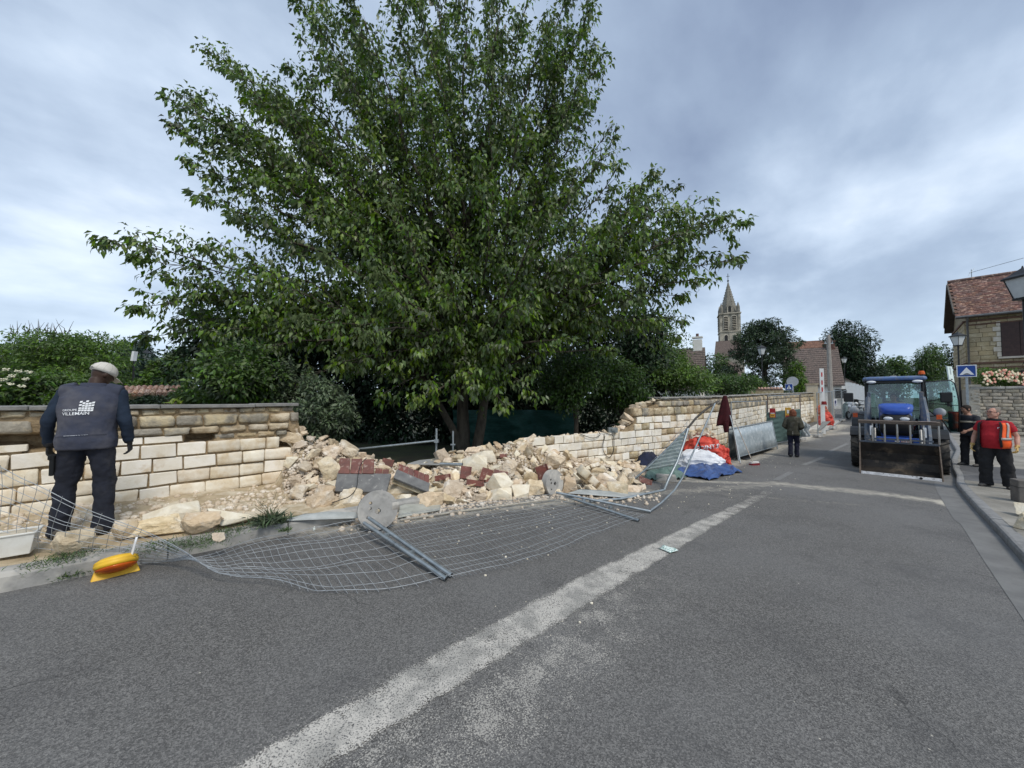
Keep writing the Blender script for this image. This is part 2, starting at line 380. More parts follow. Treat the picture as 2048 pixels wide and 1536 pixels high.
    # dust
    df = mt('ADD', da.outputs['Fac'], mt('MULTIPLY', mt('SUBTRACT', nse(7.0, 7.0, 0.7), 0.5), 1.3))
    df2 = mt('MULTIPLY', rg(df, 0.15, 0.85), rg(da.outputs['Fac'], 0.03, 0.25))
    c = mx(mt('MULTIPLY', df2, 0.9), c, (0.60, 0.555, 0.46))
    L.new(c, b.inputs['Base Color'])
    bp = N.new('ShaderNodeBump'); bp.inputs['Strength'].default_value = 0.55; bp.inputs['Distance'].default_value = 0.004
    L.new(mt('ADD', vo.outputs['Distance'], nse(300, 2.0)), bp.inputs['Height']); L.new(bp.outputs[0], b.inputs['Normal'])
    return m
M_road = road_mat()
def paint_at(x, y):
    s, t = (x + y) * 0.7071, (y - x) * 0.7071
    v = 0.0
    if -3 < s < 6: v = 0.80 * sst(1.0, 1.35, t) * (1 - sst(1.72, 1.80, t)) * sst(-3, -1, s) * (1 - sst(2.2, 4.8, s))
    if s < 10: v = max(v, 0.42 * math.exp(-((t - 2.02) / 0.09) ** 2))
    return v
s_near = list(np.arange(-8, -1, 0.5)) + list(np.arange(-1, 24, 0.13)) + list(np.arange(24, 76, 1.0))
link('road', road_sheet('road', s_near, lambda s: (interp(KR, s) - 0.02, 4.95 if s < 3.2 else (4.95 + (s - 3.2) * 2 if s < 3.8 else 6.2)), 62, 0.0, None, {'dust': dust_at, 'paint': paint_at}), M_road, kind='structure')

# centre line, worn
M_paint = mat('worn road paint', (0.52, 0.495, 0.45), (0.32, 0.31, 0.285), 0.8, 5.0, 0.2, 200, contrast=(0.42, 0.60), col3=(0.12, 0.12, 0.12), scale3=120, thr3=(0.53, 0.60))
LE = [(-3, 2.0), (0.3, 2.0), (1.5, 2.03), (2.95, 2.03), (4.5, 1.95), (6.2, 1.86), (7.8, 1.76), (9.2, 1.70)]
RE = [(-3, 1.76), (0.7, 1.76), (3.3, 1.735), (5.4, 1.70), (7.0, 1.66), (8.5, 1.62), (9.2, 1.60)]
sv = list(np.arange(-3, 9.0, 0.04))
me = road_sheet('road_marking', sv, lambda s: (interp(RE, s) - .03 + 0.012 * nz((s * 3, 0, 0)), interp(LE, s) + .03 + 0.02 * nz((s * 4, 5, 0), 1.0)), 10, 0.004, None)
a_ = me.attributes.new('wear', 'FLOAT', 'POINT'); vals = []
for i_, s in enumerate(sv):
    for j in range(11): e_ = min(j, 10 - j) / 10; vals.append(sst(0.0, 0.16, e_) * (1 - 0.75 * sst(4.5, 9.0, s)))
a_.data.foreach_set('value', np.array(vals, np.float32))
t = M_paint.node_tree; N = t.nodes; L = t.links; at = N.new('ShaderNodeAttribute'); at.attribute_name = 'wear'; gp_ = N.new('ShaderNodeNewGeometry')
def pn(sc, d, ro):
    n = N.new('ShaderNodeTexNoise'); n.inputs['Scale'].default_value = sc; n.inputs['Detail'].default_value = d; n.inputs['Roughness'].default_value = ro; L.new(gp_.outputs['Position'], n.inputs['Vector']); return n.outputs[0]
def pm(op, a, b):
    n = N.new('ShaderNodeMath'); n.operation = op
    for i, v in enumerate((a, b)):
        if isinstance(v, float): n.inputs[i].default_value = v
        else: L.new(v, n.inputs[i])
    return n.outputs[0]
val = pm('ADD', pm('ADD', pm('MULTIPLY', pn(110, 2, .6), 1.0), pm('MULTIPLY', pn(4.5, 5, .7), 0.7)), pm('MULTIPLY', at.outputs['Fac'], 0.30))
mr = N.new('ShaderNodeMapRange'); mr.inputs[1].default_value = 0.92; mr.inputs[2].default_value = 1.02; L.new(val, mr.inputs[0])
tb_ = N.new('ShaderNodeBsdfTransparent'); ms_ = N.new('ShaderNodeMixShader'); L.new(mr.outputs[0], ms_.inputs[0]); L.new(tb_.outputs[0], ms_.inputs[1]); L.new(N['Principled BSDF'].outputs[0], ms_.inputs[2]); L.new(ms_.outputs[0], N['Material Output'].inputs[0])
link('road_marking', me, M_paint, kind='structure')
for s0, s1, ta, tb in ((14.4, 17.0, 1.76, 1.52), (18.5, 21.4, 1.46, 1.10), (24, 26.5, 0.95, 0.8), (10.6, 12.4, 1.82, 1.78)):
    me = road_sheet('road_marking', [s0 + (s1 - s0) * i / 10 for i in range(11)], lambda s: (ta + (tb - ta) * (s - s0) / (s1 - s0) - 0.06, ta + (tb - ta) * (s - s0) / (s1 - s0) + 0.07), 1, 0.004, None)
    link('road_marking', me, mat('faded dash paint', (0.24, 0.235, 0.225), (0.17, 0.17, 0.16), 0.8, 9.0, col3=(0.2, 0.2, 0.2), scale3=60, thr3=(0.5, 0.6)) if s0 > 13 else mat('nearly gone dash paint', (0.22, 0.218, 0.21), (0.14, 0.14, 0.14), 0.8, 20.0), kind='structure')

# left kerb: one stone after another
def kerb(name, pts, h, w, m, side, seg=1.0):
    root = bpy.data.objects.new(name, None); COL.objects.link(root); root['kind'] = 'structure'
    # pts in (s,t); side=+1: body lies on the +t side
    L_ = []; acc = 0.0; P = [ST(*p) for p in pts]
    for a, b in zip(P, P[1:]):
        n = max(1, round((b - a).length / seg))
        for i in range(n):
            L_.append((a.lerp(b, i / n), a.lerp(b, (i + 1) / n)))
    for a, b in L_:
        d = b - a; ln = d.length - 0.012; d.normalize(); nrm = Vector((-d.y, d.x, 0)).normalized() * side
        jit = random.uniform(-0.006, 0.006)
        prof = [(0.0, -0.10), (0.004, h - 0.035), (0.02, h - 0.008), (0.045, h), (w, h + jit), (w, -0.10)]
        rings = []
        for k in range(6):
            c = a + d * (0.006 + ln * k / 5)
            rings.append([c + nrm * (x + 0.004 * nz((c.x * 6, c.y * 6, z * 9))) + Vector((0, 0, z + 0.004 * nz((c.x * 5, c.y * 5, 3 + z)))) for x, z in prof])
        mb = MB().loft(rings, smooth=False); mb.build('kerb_stone', m, root)
    return root
kerb('kerb', [(-8, 4.92), (3.3, 4.93)], 0.15, 0.19, M_concrete, 1, 1.0)
krp = [p for p in KR if -9 <= p[0] <= 36]
kerb('kerb', [(s, t) for s, t in krp], 0.11, 0.14, mat('dark kerb concrete', (0.27, 0.27, 0.265), (0.19, 0.19, 0.19), 0.9, 9.0, 0.3, 80, objvar=0.06), -1, 1.0)
# gutter band along the right kerb
sv = list(np.arange(-8, 36, 0.25))
M_gut = mat('gutter concrete', (0.19, 0.19, 0.185), (0.14, 0.14, 0.138), 0.88, 3.0, 0.35, 120, col3=(0.14, 0.14, 0.14), scale3=8, thr3=(0.55, 0.75))
link('gutter', road_sheet('gutter', sv, lambda s: (interp(KR, s) + 0.0, interp(KR, s) + (0.30 if s < 9 else 0.34)), 1, 0.004, None), M_gut, kind='structure')
M_pave1 = mat('beige gravel pavement', (0.23, 0.215, 0.185), (0.155, 0.148, 0.13), 0.92, 60.0, 0.5, 160, col3=(0.36, 0.34, 0.30), scale3=1.3, thr3=(0.4, 0.7))
M_pave2 = mat('dark asphalt pavement', (0.11, 0.11, 0.113), (0.075, 0.075, 0.078), 0.92, 50.0, 0.4, 160, col3=(0.19, 0.19, 0.19), scale3=1.1, thr3=(0.45, 0.7))
def pave(s0, s1, m, h=0.112):
    sv = list(np.arange(s0, s1, 0.5)) + [s1]
    link('pavement', road_sheet('pavement', sv, lambda s: (-14.0, interp(KR, s) - 0.135), 10, h, None), m, kind='structure')
pave(-8, 13.9, M_pave1); pave(13.9, 17.2, M_pave2); pave(17.2, 40, M_pave1)
# the verge on the left, between kerb and wall
def verge_z(x, y):
    s, t = (x + y) * 0.7071, (y - x) * 0.7071
    up = 0.02 * sst(5.1, 5.6, t) + 0.05 * sst(5.6, 7.2, t)
    return gz(x, y) + 0.135 + up + 0.022 * nz((x * 2.2, y * 2.2, 0)) * sst(5.1, 5.4, t) + 0.012 * nz((x * 7, y * 7, 2)) * sst(5.1, 5.4, t)
sv = list(np.arange(-8, 4.2, 0.1)); V = []; n_t = 30
for s in sv:
    for j in range(n_t + 1):
        p = ST(s, 5.10 + 2.3 * j / n_t); V.append((p.x, p.y, verge_z(p.x, p.y)))
F = [(i * (n_t + 1) + j, (i + 1) * (n_t + 1) + j, (i + 1) * (n_t + 1) + j + 1, i * (n_t + 1) + j + 1) for i in range(len(sv) - 1) for j in range(n_t)]
me = np_mesh('verge', V, F, True)
if me.polygons[0].normal.z < 0: me.flip_normals()
link('verge', me, M_dirt, kind='structure')

# ================================================================== BROKEN WALL
WP = [Vector(p) for p in ((-7.8, 1.93, 0), (-3.38, 6.51, 0), (4.3, 11.2, 0), (7.0, 12.8, 0), (12.8, 18.7, 0), (22.5, 27, 0), (31, 34.5, 0))]
WL = [0.0]
for a, b in zip(WP, WP[1:]): WL.append(WL[-1] + (b - a).length)
def wall_at(l):
    for i in range(len(WP) - 1):
        if l <= WL[i + 1] or i == len(WP) - 2:
            a, b = WP[i], WP[i + 1]; d = (b - a).normalized(); return a + d * (l - WL[i]), d, Vector((d.y, -d.x, 0)), i
def l_of(px):
    lo, hi = 0.5, WL[-1]
    for _ in range(40):
        m = (lo + hi) / 2; q = wall_at(m)[0]
        if 1024 + F_PX * q.x / q.y < px: lo = m
        else: hi = m
    return lo
def block_variants(n, L, Dp, H, jit, bev, rough, seg=1):
    out = []
    for k in range(n):
        bm = bmesh.new(); bmesh.ops.create_cube(bm, size=1.0)
        for v in bm.verts:
            v.co = Vector((v.co.x * L, v.co.y * Dp, v.co.z * H)) + Vector([random.uniform(-jit, jit) for _ in range(3)])
        if rough:
            bmesh.ops.bevel(bm, geom=bm.edges[:], offset=bev, segments=1, affect='EDGES', profile=0.5)
            bmesh.ops.subdivide_edges(bm, edges=[e for e in bm.edges if e.calc_length() > 0.08], cuts=2, use_grid_fill=True)
            for v in bm.verts: v.co += Vector([nz(v.co, 9, k * 3.1 + i) for i in range(3)]) * rough
        else:
            bmesh.ops.bevel(bm, geom=bm.edges[:], offset=bev, segments=1, affect='EDGES', profile=0.5)
        bmesh.ops.recalc_face_normals(bm, faces=bm.faces)
        me = bpy.data.meshes.new('block'); bm.to_mesh(me); bm.free()
        if rough: me.polygons.foreach_set('use_smooth', [True] * len(me.polygons))
        out.append(me)
    return out
BW = {m.name: [] for m in ()}
def fam(m, *a):
    r = block_variants(*a)
    for q in r: q.materials.append(m)
    return r
FW = fam(M_block_white, 10, 0.33, 0.2, 0.185, 0.008, 0.007, 0)
FS = fam(M_block_stain, 12, 0.33, 0.2, 0.183, 0.011, 0.012, 0.004)
FG = fam(M_greystone, 6, 0.33, 0.2, 0.19, 0.010, 0.022, 0.020)
FO = fam(M_ochre, 6, 0.33, 0.2, 0.19, 0.014, 0.026, 0.026)
PREND = 0.005
def lay(root, l0, l1, z0, z1, fams, wts, seed, mean=0.335, out=0.0, gap=0.012, rot=0.8, holes=(), name='block', names=None, limit=None, pile=None, zf=None):
    r = random.Random(seed); l = l0 + r.uniform(0, 0.02); H = z1 - z0 - gap
    while l < l1 - 0.09:
        w = mean * r.uniform(0.82, 1.2)
        if l + w > l1: w = l1 - l
        skip = any(a < l + w / 2 < b for a, b in holes)
        # do not straddle a bend
        for q in WL[1:-1]:
            if l < q - 0.03 and l + w > q: w = max(0.12, q - l)
        if not skip:
            c, d, nn, _ = wall_at(l + w / 2)
            f = r.choices(range(len(fams)), wts)[0]; me = r.choice(fams[f])
            pos = c + nn * (out - 0.1 + r.gauss(0, 0.010))
            base = gz(pos.x, pos.y)
            if z1 > base - 0.06:
                o = bpy.data.objects.new(names[f] if names else name, me)
                o.location = (pos.x, pos.y, (z0 + z1) / 2 + (zf(l) if zf else 0)); o.rotation_euler = (R(r.gauss(0, rot)), R(r.gauss(0, rot * 0.8)), math.atan2(d.y, d.x) + R(r.gauss(0, rot)))
                o.scale = ((w - gap) / 0.33 * (-1 if r.random() < 0.5 else 1), 1.0, H / 0.19 * r.uniform(0.975, 1.0))
                o.scale.x = abs(o.scale.x)
                pile.append((o, root, l))
        l += w
def commit(pile, lim=290):
    """the nearest pieces of a kind stay single; what is past the limit is joined"""
    by = {}
    for o, root, l in pile: by.setdefault((root.name, o.name.split('.')[0]), []).append((o, root, l))
    for (rn, nm), L_ in by.items():
        L_.sort(key=lambda a: a[0].location.y)
        for o, root, l in L_[:lim]:
            COL.objects.link(o); o.parent = root; o.matrix_parent_inverse = rootinv(root)
        rest = L_[lim:]
        if rest:
            groups = {}
            for o, root, l in rest: groups.setdefault(o.data.materials[0].name, []).append(o)
            for mn, os_ in groups.items():
                bm = bmesh.new()
                for o in os_:
                    M4 = Matrix.LocRotScale(o.location, o.rotation_euler, o.scale); n0 = len(bm.verts)
                    bm.from_mesh(o.data); bm.verts.ensure_lookup_table()
                    for v in bm.verts[n0:]: v.co = M4 @ v.co
                me = bpy.data.meshes.new('far'); bm.to_mesh(me); bm.free()
                root = rest[0][1]
                link('far_masonry', me, bpy.data.materials[mn], root, True, 'stuff')
                for o in os_: bpy.data.objects.remove(o)
def core(root, l0, l1, topf, thick=0.44, step=0.055, rec=0.035, seed=0, pits=()):
    mb = MB(); n = max(2, int((l1 - l0) / step)); nz_ = 26; rows = []
    for i in range(n + 1):
        l = l0 + (l1 - l0) * i / n; c, d, nn, _ = wall_at(l); tz = topf(l); bz = gz(c.x, c.y) - 0.15; ring = []
        tz = max(tz, bz + 0.05)
        for k in range(nz_):
            z = bz + (tz - bz) * k / (nz_ - 1); pit = .24 if any(a < l < b and e0 < z < e1 for a, b, e0, e1 in pits) else 0; q = c - nn * (pit + rec + 0.03 * abs(nz((l * 5, z * 6, seed))) + .012 * abs(nz((l * 17, z * 17, seed))))
            ring.append(q + Vector((0, 0, z)))
        for k in range(3):
            q = c - nn * (rec + (thick - rec) * (k + 1) / 4); ring.append(q + Vector((0, 0, tz + 0.05 * nz((l * 6, k * 3.0, seed + 5)))))
        for k in range(4):
            z = tz - (tz - bz) * k / 3; ring.append(c - nn * thick + Vector((0, 0, z)))
        rows.append(ring)
    mb.loft(rows, smooth=False); return mb.build('wall_core', M_core, root, True)
def coping(root, l0, l1, z, m, mean=0.9, h=0.045, over=0.03, thick=0.5, seed=1, zf=None):
    r = random.Random(seed); l = l0
    while l < l1 - 0.1:
        w = min(mean * r.uniform(0.85, 1.15), l1 - l)
        for q in WL[1:-1]:
            if l < q - 0.05 and l + w > q: w = q - l
        c, d, nn, _ = wall_at(l + w / 2); p = c - nn * (thick / 2 - over); dz = r.uniform(-0.004, 0.004)
        mb = MB().box((0, 0, 0), (w - 0.008, thick, h)); o = mb.build('coping_stone', m, root, True)
        for v in o.data.vertices: v.co += Vector([nz(v.co + Vector((l, 0, 0)), 4, i) * 0.008 for i in range(3)])
        o.matrix_basis = Matrix.Translation((p.x, p.y, z + dz + h / 2 + (zf(l) if zf else 0))) @ Matrix.Rotation(math.atan2(d.y, d.x), 4, 'Z') @ Matrix.Rotation(R(r.gauss(0, .4)), 4, 'X')
        bevel_obj(o, 0.008, 1)
        l += w
pile = []
LP = {p: l_of(p) for p in (560, 562, 577, 580, 595, 600, 615, 640, 650, 680)}
wl_ = thing('stone_wall', 'left stretch of the cream block wall behind the man in the vest, grey coping on top', 'wall', (-5.0, 4.83, 0.1))
N5 = ('block', 'block', 'grey_stone', 'ochre_stone')
for k, z1 in enumerate((0.97, 0.78, 0.59, 0.40, 0.21)):
    end = (LP[562], LP[615], LP[640], LP[650], LP[650])[k]
    lay(wl_, 0.3, end, z1 - 0.19, z1, (FW, FS), (0.55, 0.45) if k < 3 else (0.25, 0.75), 11 + k, 0.345, 0.0, 0.016, 0.9, pile=pile)
# the thin course of split white blocks with a hole left open to its right
lay(wl_, 0.3, l_of(60), 0.975, 1.065, (FW, FS), (0.7, 0.3), 31, 0.36, 0.0, 0.012, 0.9, pile=pile)
lay(wl_, l_of(225), l_of(369), 0.975, 1.075, (FW,), (1,), 32, 0.33, 0.0, 0.012, 0.7, pile=pile)
lay(wl_, l_of(430), LP[577], 0.975, 1.065, (FO, FG), (0.6, 0.4), 33, 0.24, -0.02, 0.014, 1.6, names=('ochre_stone', 'grey_stone'), pile=pile)
lay(wl_, 0.3, l_of(90), 1.18, 1.345, (FO, FG), (0.45, 0.55), 36, 0.42, 0.015, 0.018, 1.6, names=('ochre_stone', 'grey_stone'), pile=pile)
lay(wl_, l_of(100), LP[580], 1.075, 1.185, (FO, FG), (0.5, 0.5), 34, 0.31, -0.005, 0.014, 1.5, names=('ochre_stone', 'grey_stone'), pile=pile)
lay(wl_, l_of(100), LP[600], 1.195, 1.355, (FG, FO), (0.9, 0.1), 35, 0.36, 0.012, 0.014, 0.9, names=('grey_stone', 'ochre_stone'), pile=pile)
lay(wl_, 0.3, LP[595], 1.36, 1.448, (FO, FG), (0.7, 0.3), 37, 0.17, -0.03, 0.014, 3.0, names=('ochre_stone', 'grey_stone'), pile=pile)
tl = [(0, 1.44), (LP[580], 1.44), (LP[595] + .02, 1.30), (LP[600] + 0.06, 0.92), (LP[615], 0.75), (LP[640], 0.52), (LP[680], 0.2), (99, 0.1)]
core(wl_, 0.2, LP[680], lambda l: interp(tl, l) + 0.03 * nz((l * 7, 0, 0)), seed=3, pits=((l_of(371), l_of(432), .96, 1.09), (.3, l_of(100), 1.06, 1.19), (l_of(564), l_of(585), .80, 1.0), (l_of(62), l_of(100), .99, 1.1)))
coping(wl_, 0.3, LP[595] + 0.02, 1.45, M_coping, 1.0, 0.05, 0.03, 0.52)
# right stretch
wr = thing('stone_wall', 'long right stretch of the cream block wall running down to the far gate, its near end torn open', 'wall', (4.3, 11.2, -0.2))
rise = lambda l: 0.018 * max(0, l - 15.4) * 0.9
LR = {p: l_of(p) for p in (870, 900, 1000, 1040, 1063, 1100, 1138, 1220, 1240, 1268, 1273, 1318, 1330)}
rows = [(1.04, LR[1273]), (0.84, LR[1268]), (0.64, LR[1063] + 0.0), (0.44, LR[1063] + 0.12), (0.24, LR[1040]), (0.04, LR[1040]), (-0.16, LR[1138]), (-0.36, LR[1240])]
l_end = l_of(1633)
for k, (z1, l0) in enumerate(rows):
    lay(wr, l0, l_end, z1 - 0.2, z1, (FW, FS, FO), (0.66, 0.28, 0.06) if k < 4 else (0.35, 0.6, 0.05), 51 + k, 0.335, 0.0, 0.014, 0.7, names=('block', 'block', 'ochre_stone'), pile=pile, zf=rise)
lay(wr, LR[1268] - 0.02, l_end, 1.05, 1.30, (FO, FG), (0.6, 0.4), 71, 0.34, 0.0, 0.016, 1.3, names=('ochre_stone', 'grey_stone'), pile=pile, zf=rise)
lay(wr, LR[1318], l_end, 1.31, 1.49, (FG, FO), (0.8, 0.2), 72, 0.27, 0.01, 0.016, 1.0, names=('grey_stone', 'ochre_stone'), pile=pile, zf=rise)
lay(wr, LR[1318], l_end, 1.495, 1.555, (FO, FG), (0.5, 0.5), 73, 0.22, -0.03, 0.014, 2.0, names=('ochre_stone', 'grey_stone'), pile=pile, zf=rise)
tr = [(LR[870], -0.2), (LR[900], 0.15), (LR[1000], 0.30), (LR[1063], 0.50), (LR[1240], 0.62), (LR[1268], 0.85), (LR[1273], 1.25), (LR[1318], 1.36), (LR[1330], 1.53), (99, 1.53)]
core(wr, LR[870], l_of(1640), lambda l: interp(tr, l) + rise(l) + 0.04 * nz((l * 6, 1, 0)) * (1 if l < LR[1330] else 0.2), seed=8)
coping(wr, LR[1318] + 0.05, l_of(1635), 1.565, mat('pale grey coping', (0.40, 0.39, 0.36), (0.28, 0.27, 0.25), 0.9, 6.0, 0.4, 50), 0.9, 0.04, 0.03, 0.5, 5, zf=rise)
commit(pile)

# ================================================================== RUBBLE
crest = [(540, 1.0), (575, 0.0), (600, 0.0)]
CY_ = [(540, 1000), (575, 930), (600, 893), (640, 893), (690, 888), (730, 912), (800, 925), (860, 930), (885, 905), (940, 905), (975, 893), (1040, 884), (1075, 890), (1110, 905), (1160, 915), (1220, 925), (1300, 938)]
FY_ = [(540, 1012), (575, 1020), (600, 1030), (660, 1036), (720, 1042), (850, 1020), (1000, 1000), (1130, 988), (1180, 992), (1230, 990), (1300, 985)]
def heap_pt(px, b):
    c = wall_at(l_of(px))[0]; c = c - wall_at(l_of(px))[2] * 0.05
    cz = CAM_Z - (interp(CY_, px) - 795) / F_PX * c.y - 0.04
    f = G(px, interp(FY_, px), 0.0)
    if px < 700: f.z += 0.13 * (1 - sst(640, 700, px))
    gy = gz(c.x, c.y) ; x = c.x + (f.x - c.x) * b; y = c.y + (f.y - c.y) * b
    if b < 0: return Vector((x, y, cz + b * 0.9))
    base = gz(x, y) if px > 700 else gz(x, y) + 0.13 * (1 - sst(640, 700, px))
    hh = max(0.0, cz - gy) * (max(0.0, 1 - b) ** 1.25) * (1 + 0.12 * nz((px * 0.012, b * 3, 1)))
    return Vector((x, y, base + hh + 0.05 * (1 - b)))
def heap_hit(px, py):
    lo, hi = -0.1, 1.0
    for _ in range(24):
        m = (lo + hi) / 2
        if proj(heap_pt(px, m))[1] < py: lo = m
        else: hi = m
    return heap_pt(px, hi)
mb = MB()
def hp(u, v):
    px = 545 + 755 * u; b = -0.25 + 1.27 * v; p = heap_pt(px, b)
    p.z += -0.07 + 0.035 * nz((p.x * 6, p.y * 6, 0)); return p
mb.grid(hp, 130, 44, smooth=False)
mb.build('rubble_bed', mat('crushed stone and mortar', (0.52, 0.43, 0.29), (0.34, 0.26, 0.17), 0.97, 9.0, 1.0, 30, col3=(0.64, 0.57, 0.44), scale3=6), kind='stuff', fix=False)
def rock_mesh(seed, n=15, bev=0.035, rag=0.05):
    r = random.Random(seed); bm = bmesh.new()
    for i in range(n):
        v = Vector((r.uniform(-1, 1), r.uniform(-1, 1), r.uniform(-1, 1)))
        m = max(abs(v.x), abs(v.y), abs(v.z)); v = v / m if r.random() < 0.75 else v.normalized()
        bm.verts.new(v * 0.5)
    bmesh.ops.convex_hull(bm, input=bm.verts[:]); 
    bmesh.ops.delete(bm, geom=[v for v in bm.verts if not v.link_faces], context='VERTS')
    bmesh.ops.dissolve_limit(bm, angle_limit=R(12), verts=bm.verts[:], edges=bm.edges[:])
    bmesh.ops.bevel(bm, geom=bm.edges[:], offset=bev, segments=2, affect='EDGES', profile=0.6)
    bmesh.ops.triangulate(bm, faces=bm.faces[:])
    bmesh.ops.subdivide_edges(bm, edges=[e for e in bm.edges if e.calc_length() > .22], cuts=2); bmesh.ops.triangulate(bm, faces=bm.faces[:])
    for v in bm.verts: v.co += v.co.normalized() * (nz(v.co, 3.2, seed) * rag * 2 + nz(v.co, 9, seed + 9) * rag * .8)
    bmesh.ops.recalc_face_normals(bm, faces=bm.faces)
    me = bpy.data.meshes.new('rock'); bm.to_mesh(me); bm.free(); return me
ROCK = [rock_mesh(100 + i) for i in range(14)]
for m_ in ROCK: m_.materials.append(M_rubble)
ROCKP = [rock_mesh(200 + i, 10, 0.03, 0.015) for i in range(5)]
for m_ in ROCKP: m_.materials.append(M_rubble_pale)
placed = []
def put_rock(p, size, rot, me, label, group=None, cat='stone', name='rubble_stone'):
    o = bpy.data.objects.new(name, me); COL.objects.link(o); o.location = p; o.scale = size; o.rotation_euler = rot
    tag(o, label, cat, group); placed.append((Vector(p), max(size) * 0.5)); return o
# stones one can point to: centre pixel, width and height in pixels of the photograph
def rock_px(px, py, w, h, tilt, pale, label, depth=0.7, on=None, seed=0):
    p = (heap_hit(px, py + h * 0.35) if on is None else on(px, py + h * 0.45))
    k = p.y / F_PX; W_, H_ = w * k / (1 + 0.25 * ((px - 1024) / 740) ** 2), h * k
    c = D(px, py, p.y + 0.0)
    r = random.Random(int(px * 7 + py))
    me = (ROCKP if pale else ROCK)[r.randrange(5 if pale else 14)]
    return put_rock(c, (W_ * 1.12, W_ * depth, H_ * 1.15), (0, R(tilt), math.atan2(p.x, p.y) * -1 + r.uniform(-.3, .3)), me, label)
rock_px(950, 926, 44, 34, 8, 1, 'white squarish stone block on top of the heap below the tree trunk')
rock_px(967, 912, 40, 22, 0, 1, 'flat white block lying behind the squarish one near the heap top')
rock_px(658, 938, 44, 44, 14, 0, 'upright cream boulder beside the red-topped coping piece')
rock_px(800, 978, 46, 30, 5, 1, 'rounded pale stone right above the first concrete disc')
rock_px(805, 999, 30, 22, 0, 1, 'small pale stone under the rounded one by the concrete disc')
rock_px(1000, 965, 46, 34, 20, 1, 'pale wedge-shaped stone in front of dark red tiles')
rock_px(1000, 987, 42, 24, 0, 1, 'low pale stone underneath the wedge-shaped one')
rock_px(1042, 984, 36, 28, 4, 1, 'pale cube-like stone at the foot of the heap')
rock_px(1068, 977, 36, 28, 0, 0, 'brown pitted stone left of the second concrete disc')
rock_px(1015, 938, 34, 40, 70, 0, 'tall rounded stone standing on its end in mid heap')
rock_px(1108, 925, 32, 30, 30, 0, 'rounded stone perched above the second concrete disc')
rock_px(1138, 972, 26, 30, 0, 0, 'round stone tucked right behind the second concrete disc')
rock_px(1262, 985, 40, 26, 0, 0, 'outermost round stone at the right toe of the heap')
rock_px(1235, 978, 38, 28, 5, 0, 'blocky stone second from the right toe of the heap')
rock_px(1212, 965, 34, 30, 15, 0, 'yellowish stone leaning against the fallen masonry lump')
rock_px(640, 1000, 52, 38, -12, 0, 'large buff stone by the kerb end under the coping piece')
rock_px(700, 998, 38, 36, 20, 0, 'buff stone between the kerb end and the first disc')
rock_px(860, 1000, 46, 40, 0, 0, 'knobbly orange-brown stone at the heap foot right of the first disc')
rock_px(905, 978, 34, 30, 30, 0, 'grooved stone block lying on edge in the middle of the heap')
rock_px(598, 985, 30, 28, 0, 0, 'fist-shaped stone where the heap meets the left wall')
rock_px(665, 905, 34, 26, 10, 0, 'flat slab of stone balanced on the left end of the heap')
rock_px(700, 905, 26, 22, -20, 0, 'pointed stone at the crest left of the gap')
rock_px(583, 872, 44, 26, 10, 0, 'rough stone hanging at the torn end of the left wall')
# the verge stones
vg = lambda px, py: G(px, py, 0.17)
rock_px(345, 1028, 92, 40, 0, 1, 'big white cut block lying on the verge right of the man', 0.6, vg)
rock_px(470, 1024, 80, 44, -10, 1, 'pale jagged block on the verge nearest the grass tuft', 0.6, vg)
rock_px(395, 1046, 78, 36, 0, 0, 'buff split stone between the two pale blocks on the verge', 0.6, vg)
rock_px(310, 1052, 100, 28, 0, 0, 'long low buff stone in front of the white cut block', 0.5, vg)
rock_px(140, 1085, 80, 40, 0, 0, 'buff stone in front of the man\'s boots', 0.6, vg)
rock_px(245, 1060, 50, 34, 0, 0, 'small buff stone just right of the man\'s boots', 0.7, vg)
rock_px(436, 1076, 22, 18, 0, 0, 'little orange stone at the kerb edge by the weeds', 0.8, vg)
def zone_label(px, b, size):
    z = ('at the left end of the heap' if px < 690 else 'by the large coping piece' if px < 790 else 'by the tilted coping piece' if px < 880 else
         'in front of the tree trunks' if px < 985 else 'between wedge stone and far disc' if px < 1085 else 'behind the far disc' if px < 1170 else 'at the right end of the heap')
    w = 'low, near the road' if b > .62 else 'halfway up' if b > .3 else 'near the crest'
    return ('big' if size > .22 else 'middling' if size > .18 else 'smallish' if size > .13 else 'small') + ' cream stone ' + z + ', ' + w
# the general heap, larger stones first so that they interlock
r = random.Random(5); nst = 0
for size, tries in ((0.25, 60), (0.20, 360), (0.155, 1300), (0.12, 3000)):
    for _ in range(tries):
        if nst >= 262: break
        px = r.uniform(585, 1285); b = r.uniform(-0.05, 0.97) ** 1.0
        if px < 620 and b > 0.8: continue
        if size > 0.2 and b > 0.85 and px > 760: continue
        s_ = size * r.uniform(0.85, 1.2); p = heap_pt(px, b)
        if any((p - q).length < (rr + s_ * 0.5) * 0.80 for q, rr in placed): continue
        p.z += s_ * 0.10
        q, _d, nn_, _i = wall_at(l_of(px))
        o = put_rock(p, (s_ * r.uniform(0.95, 1.5), s_ * r.uniform(0.65, 1.1), s_ * r.uniform(0.42, 0.85)), (r.gauss(0, .5), r.gauss(0, .5), r.uniform(0, 6.3)),
                     r.choice(ROCKP) if r.random() < 0.10 else r.choice(ROCK), zone_label(px, b, size), 'broken stones of the rubble heap')
        nst += 1
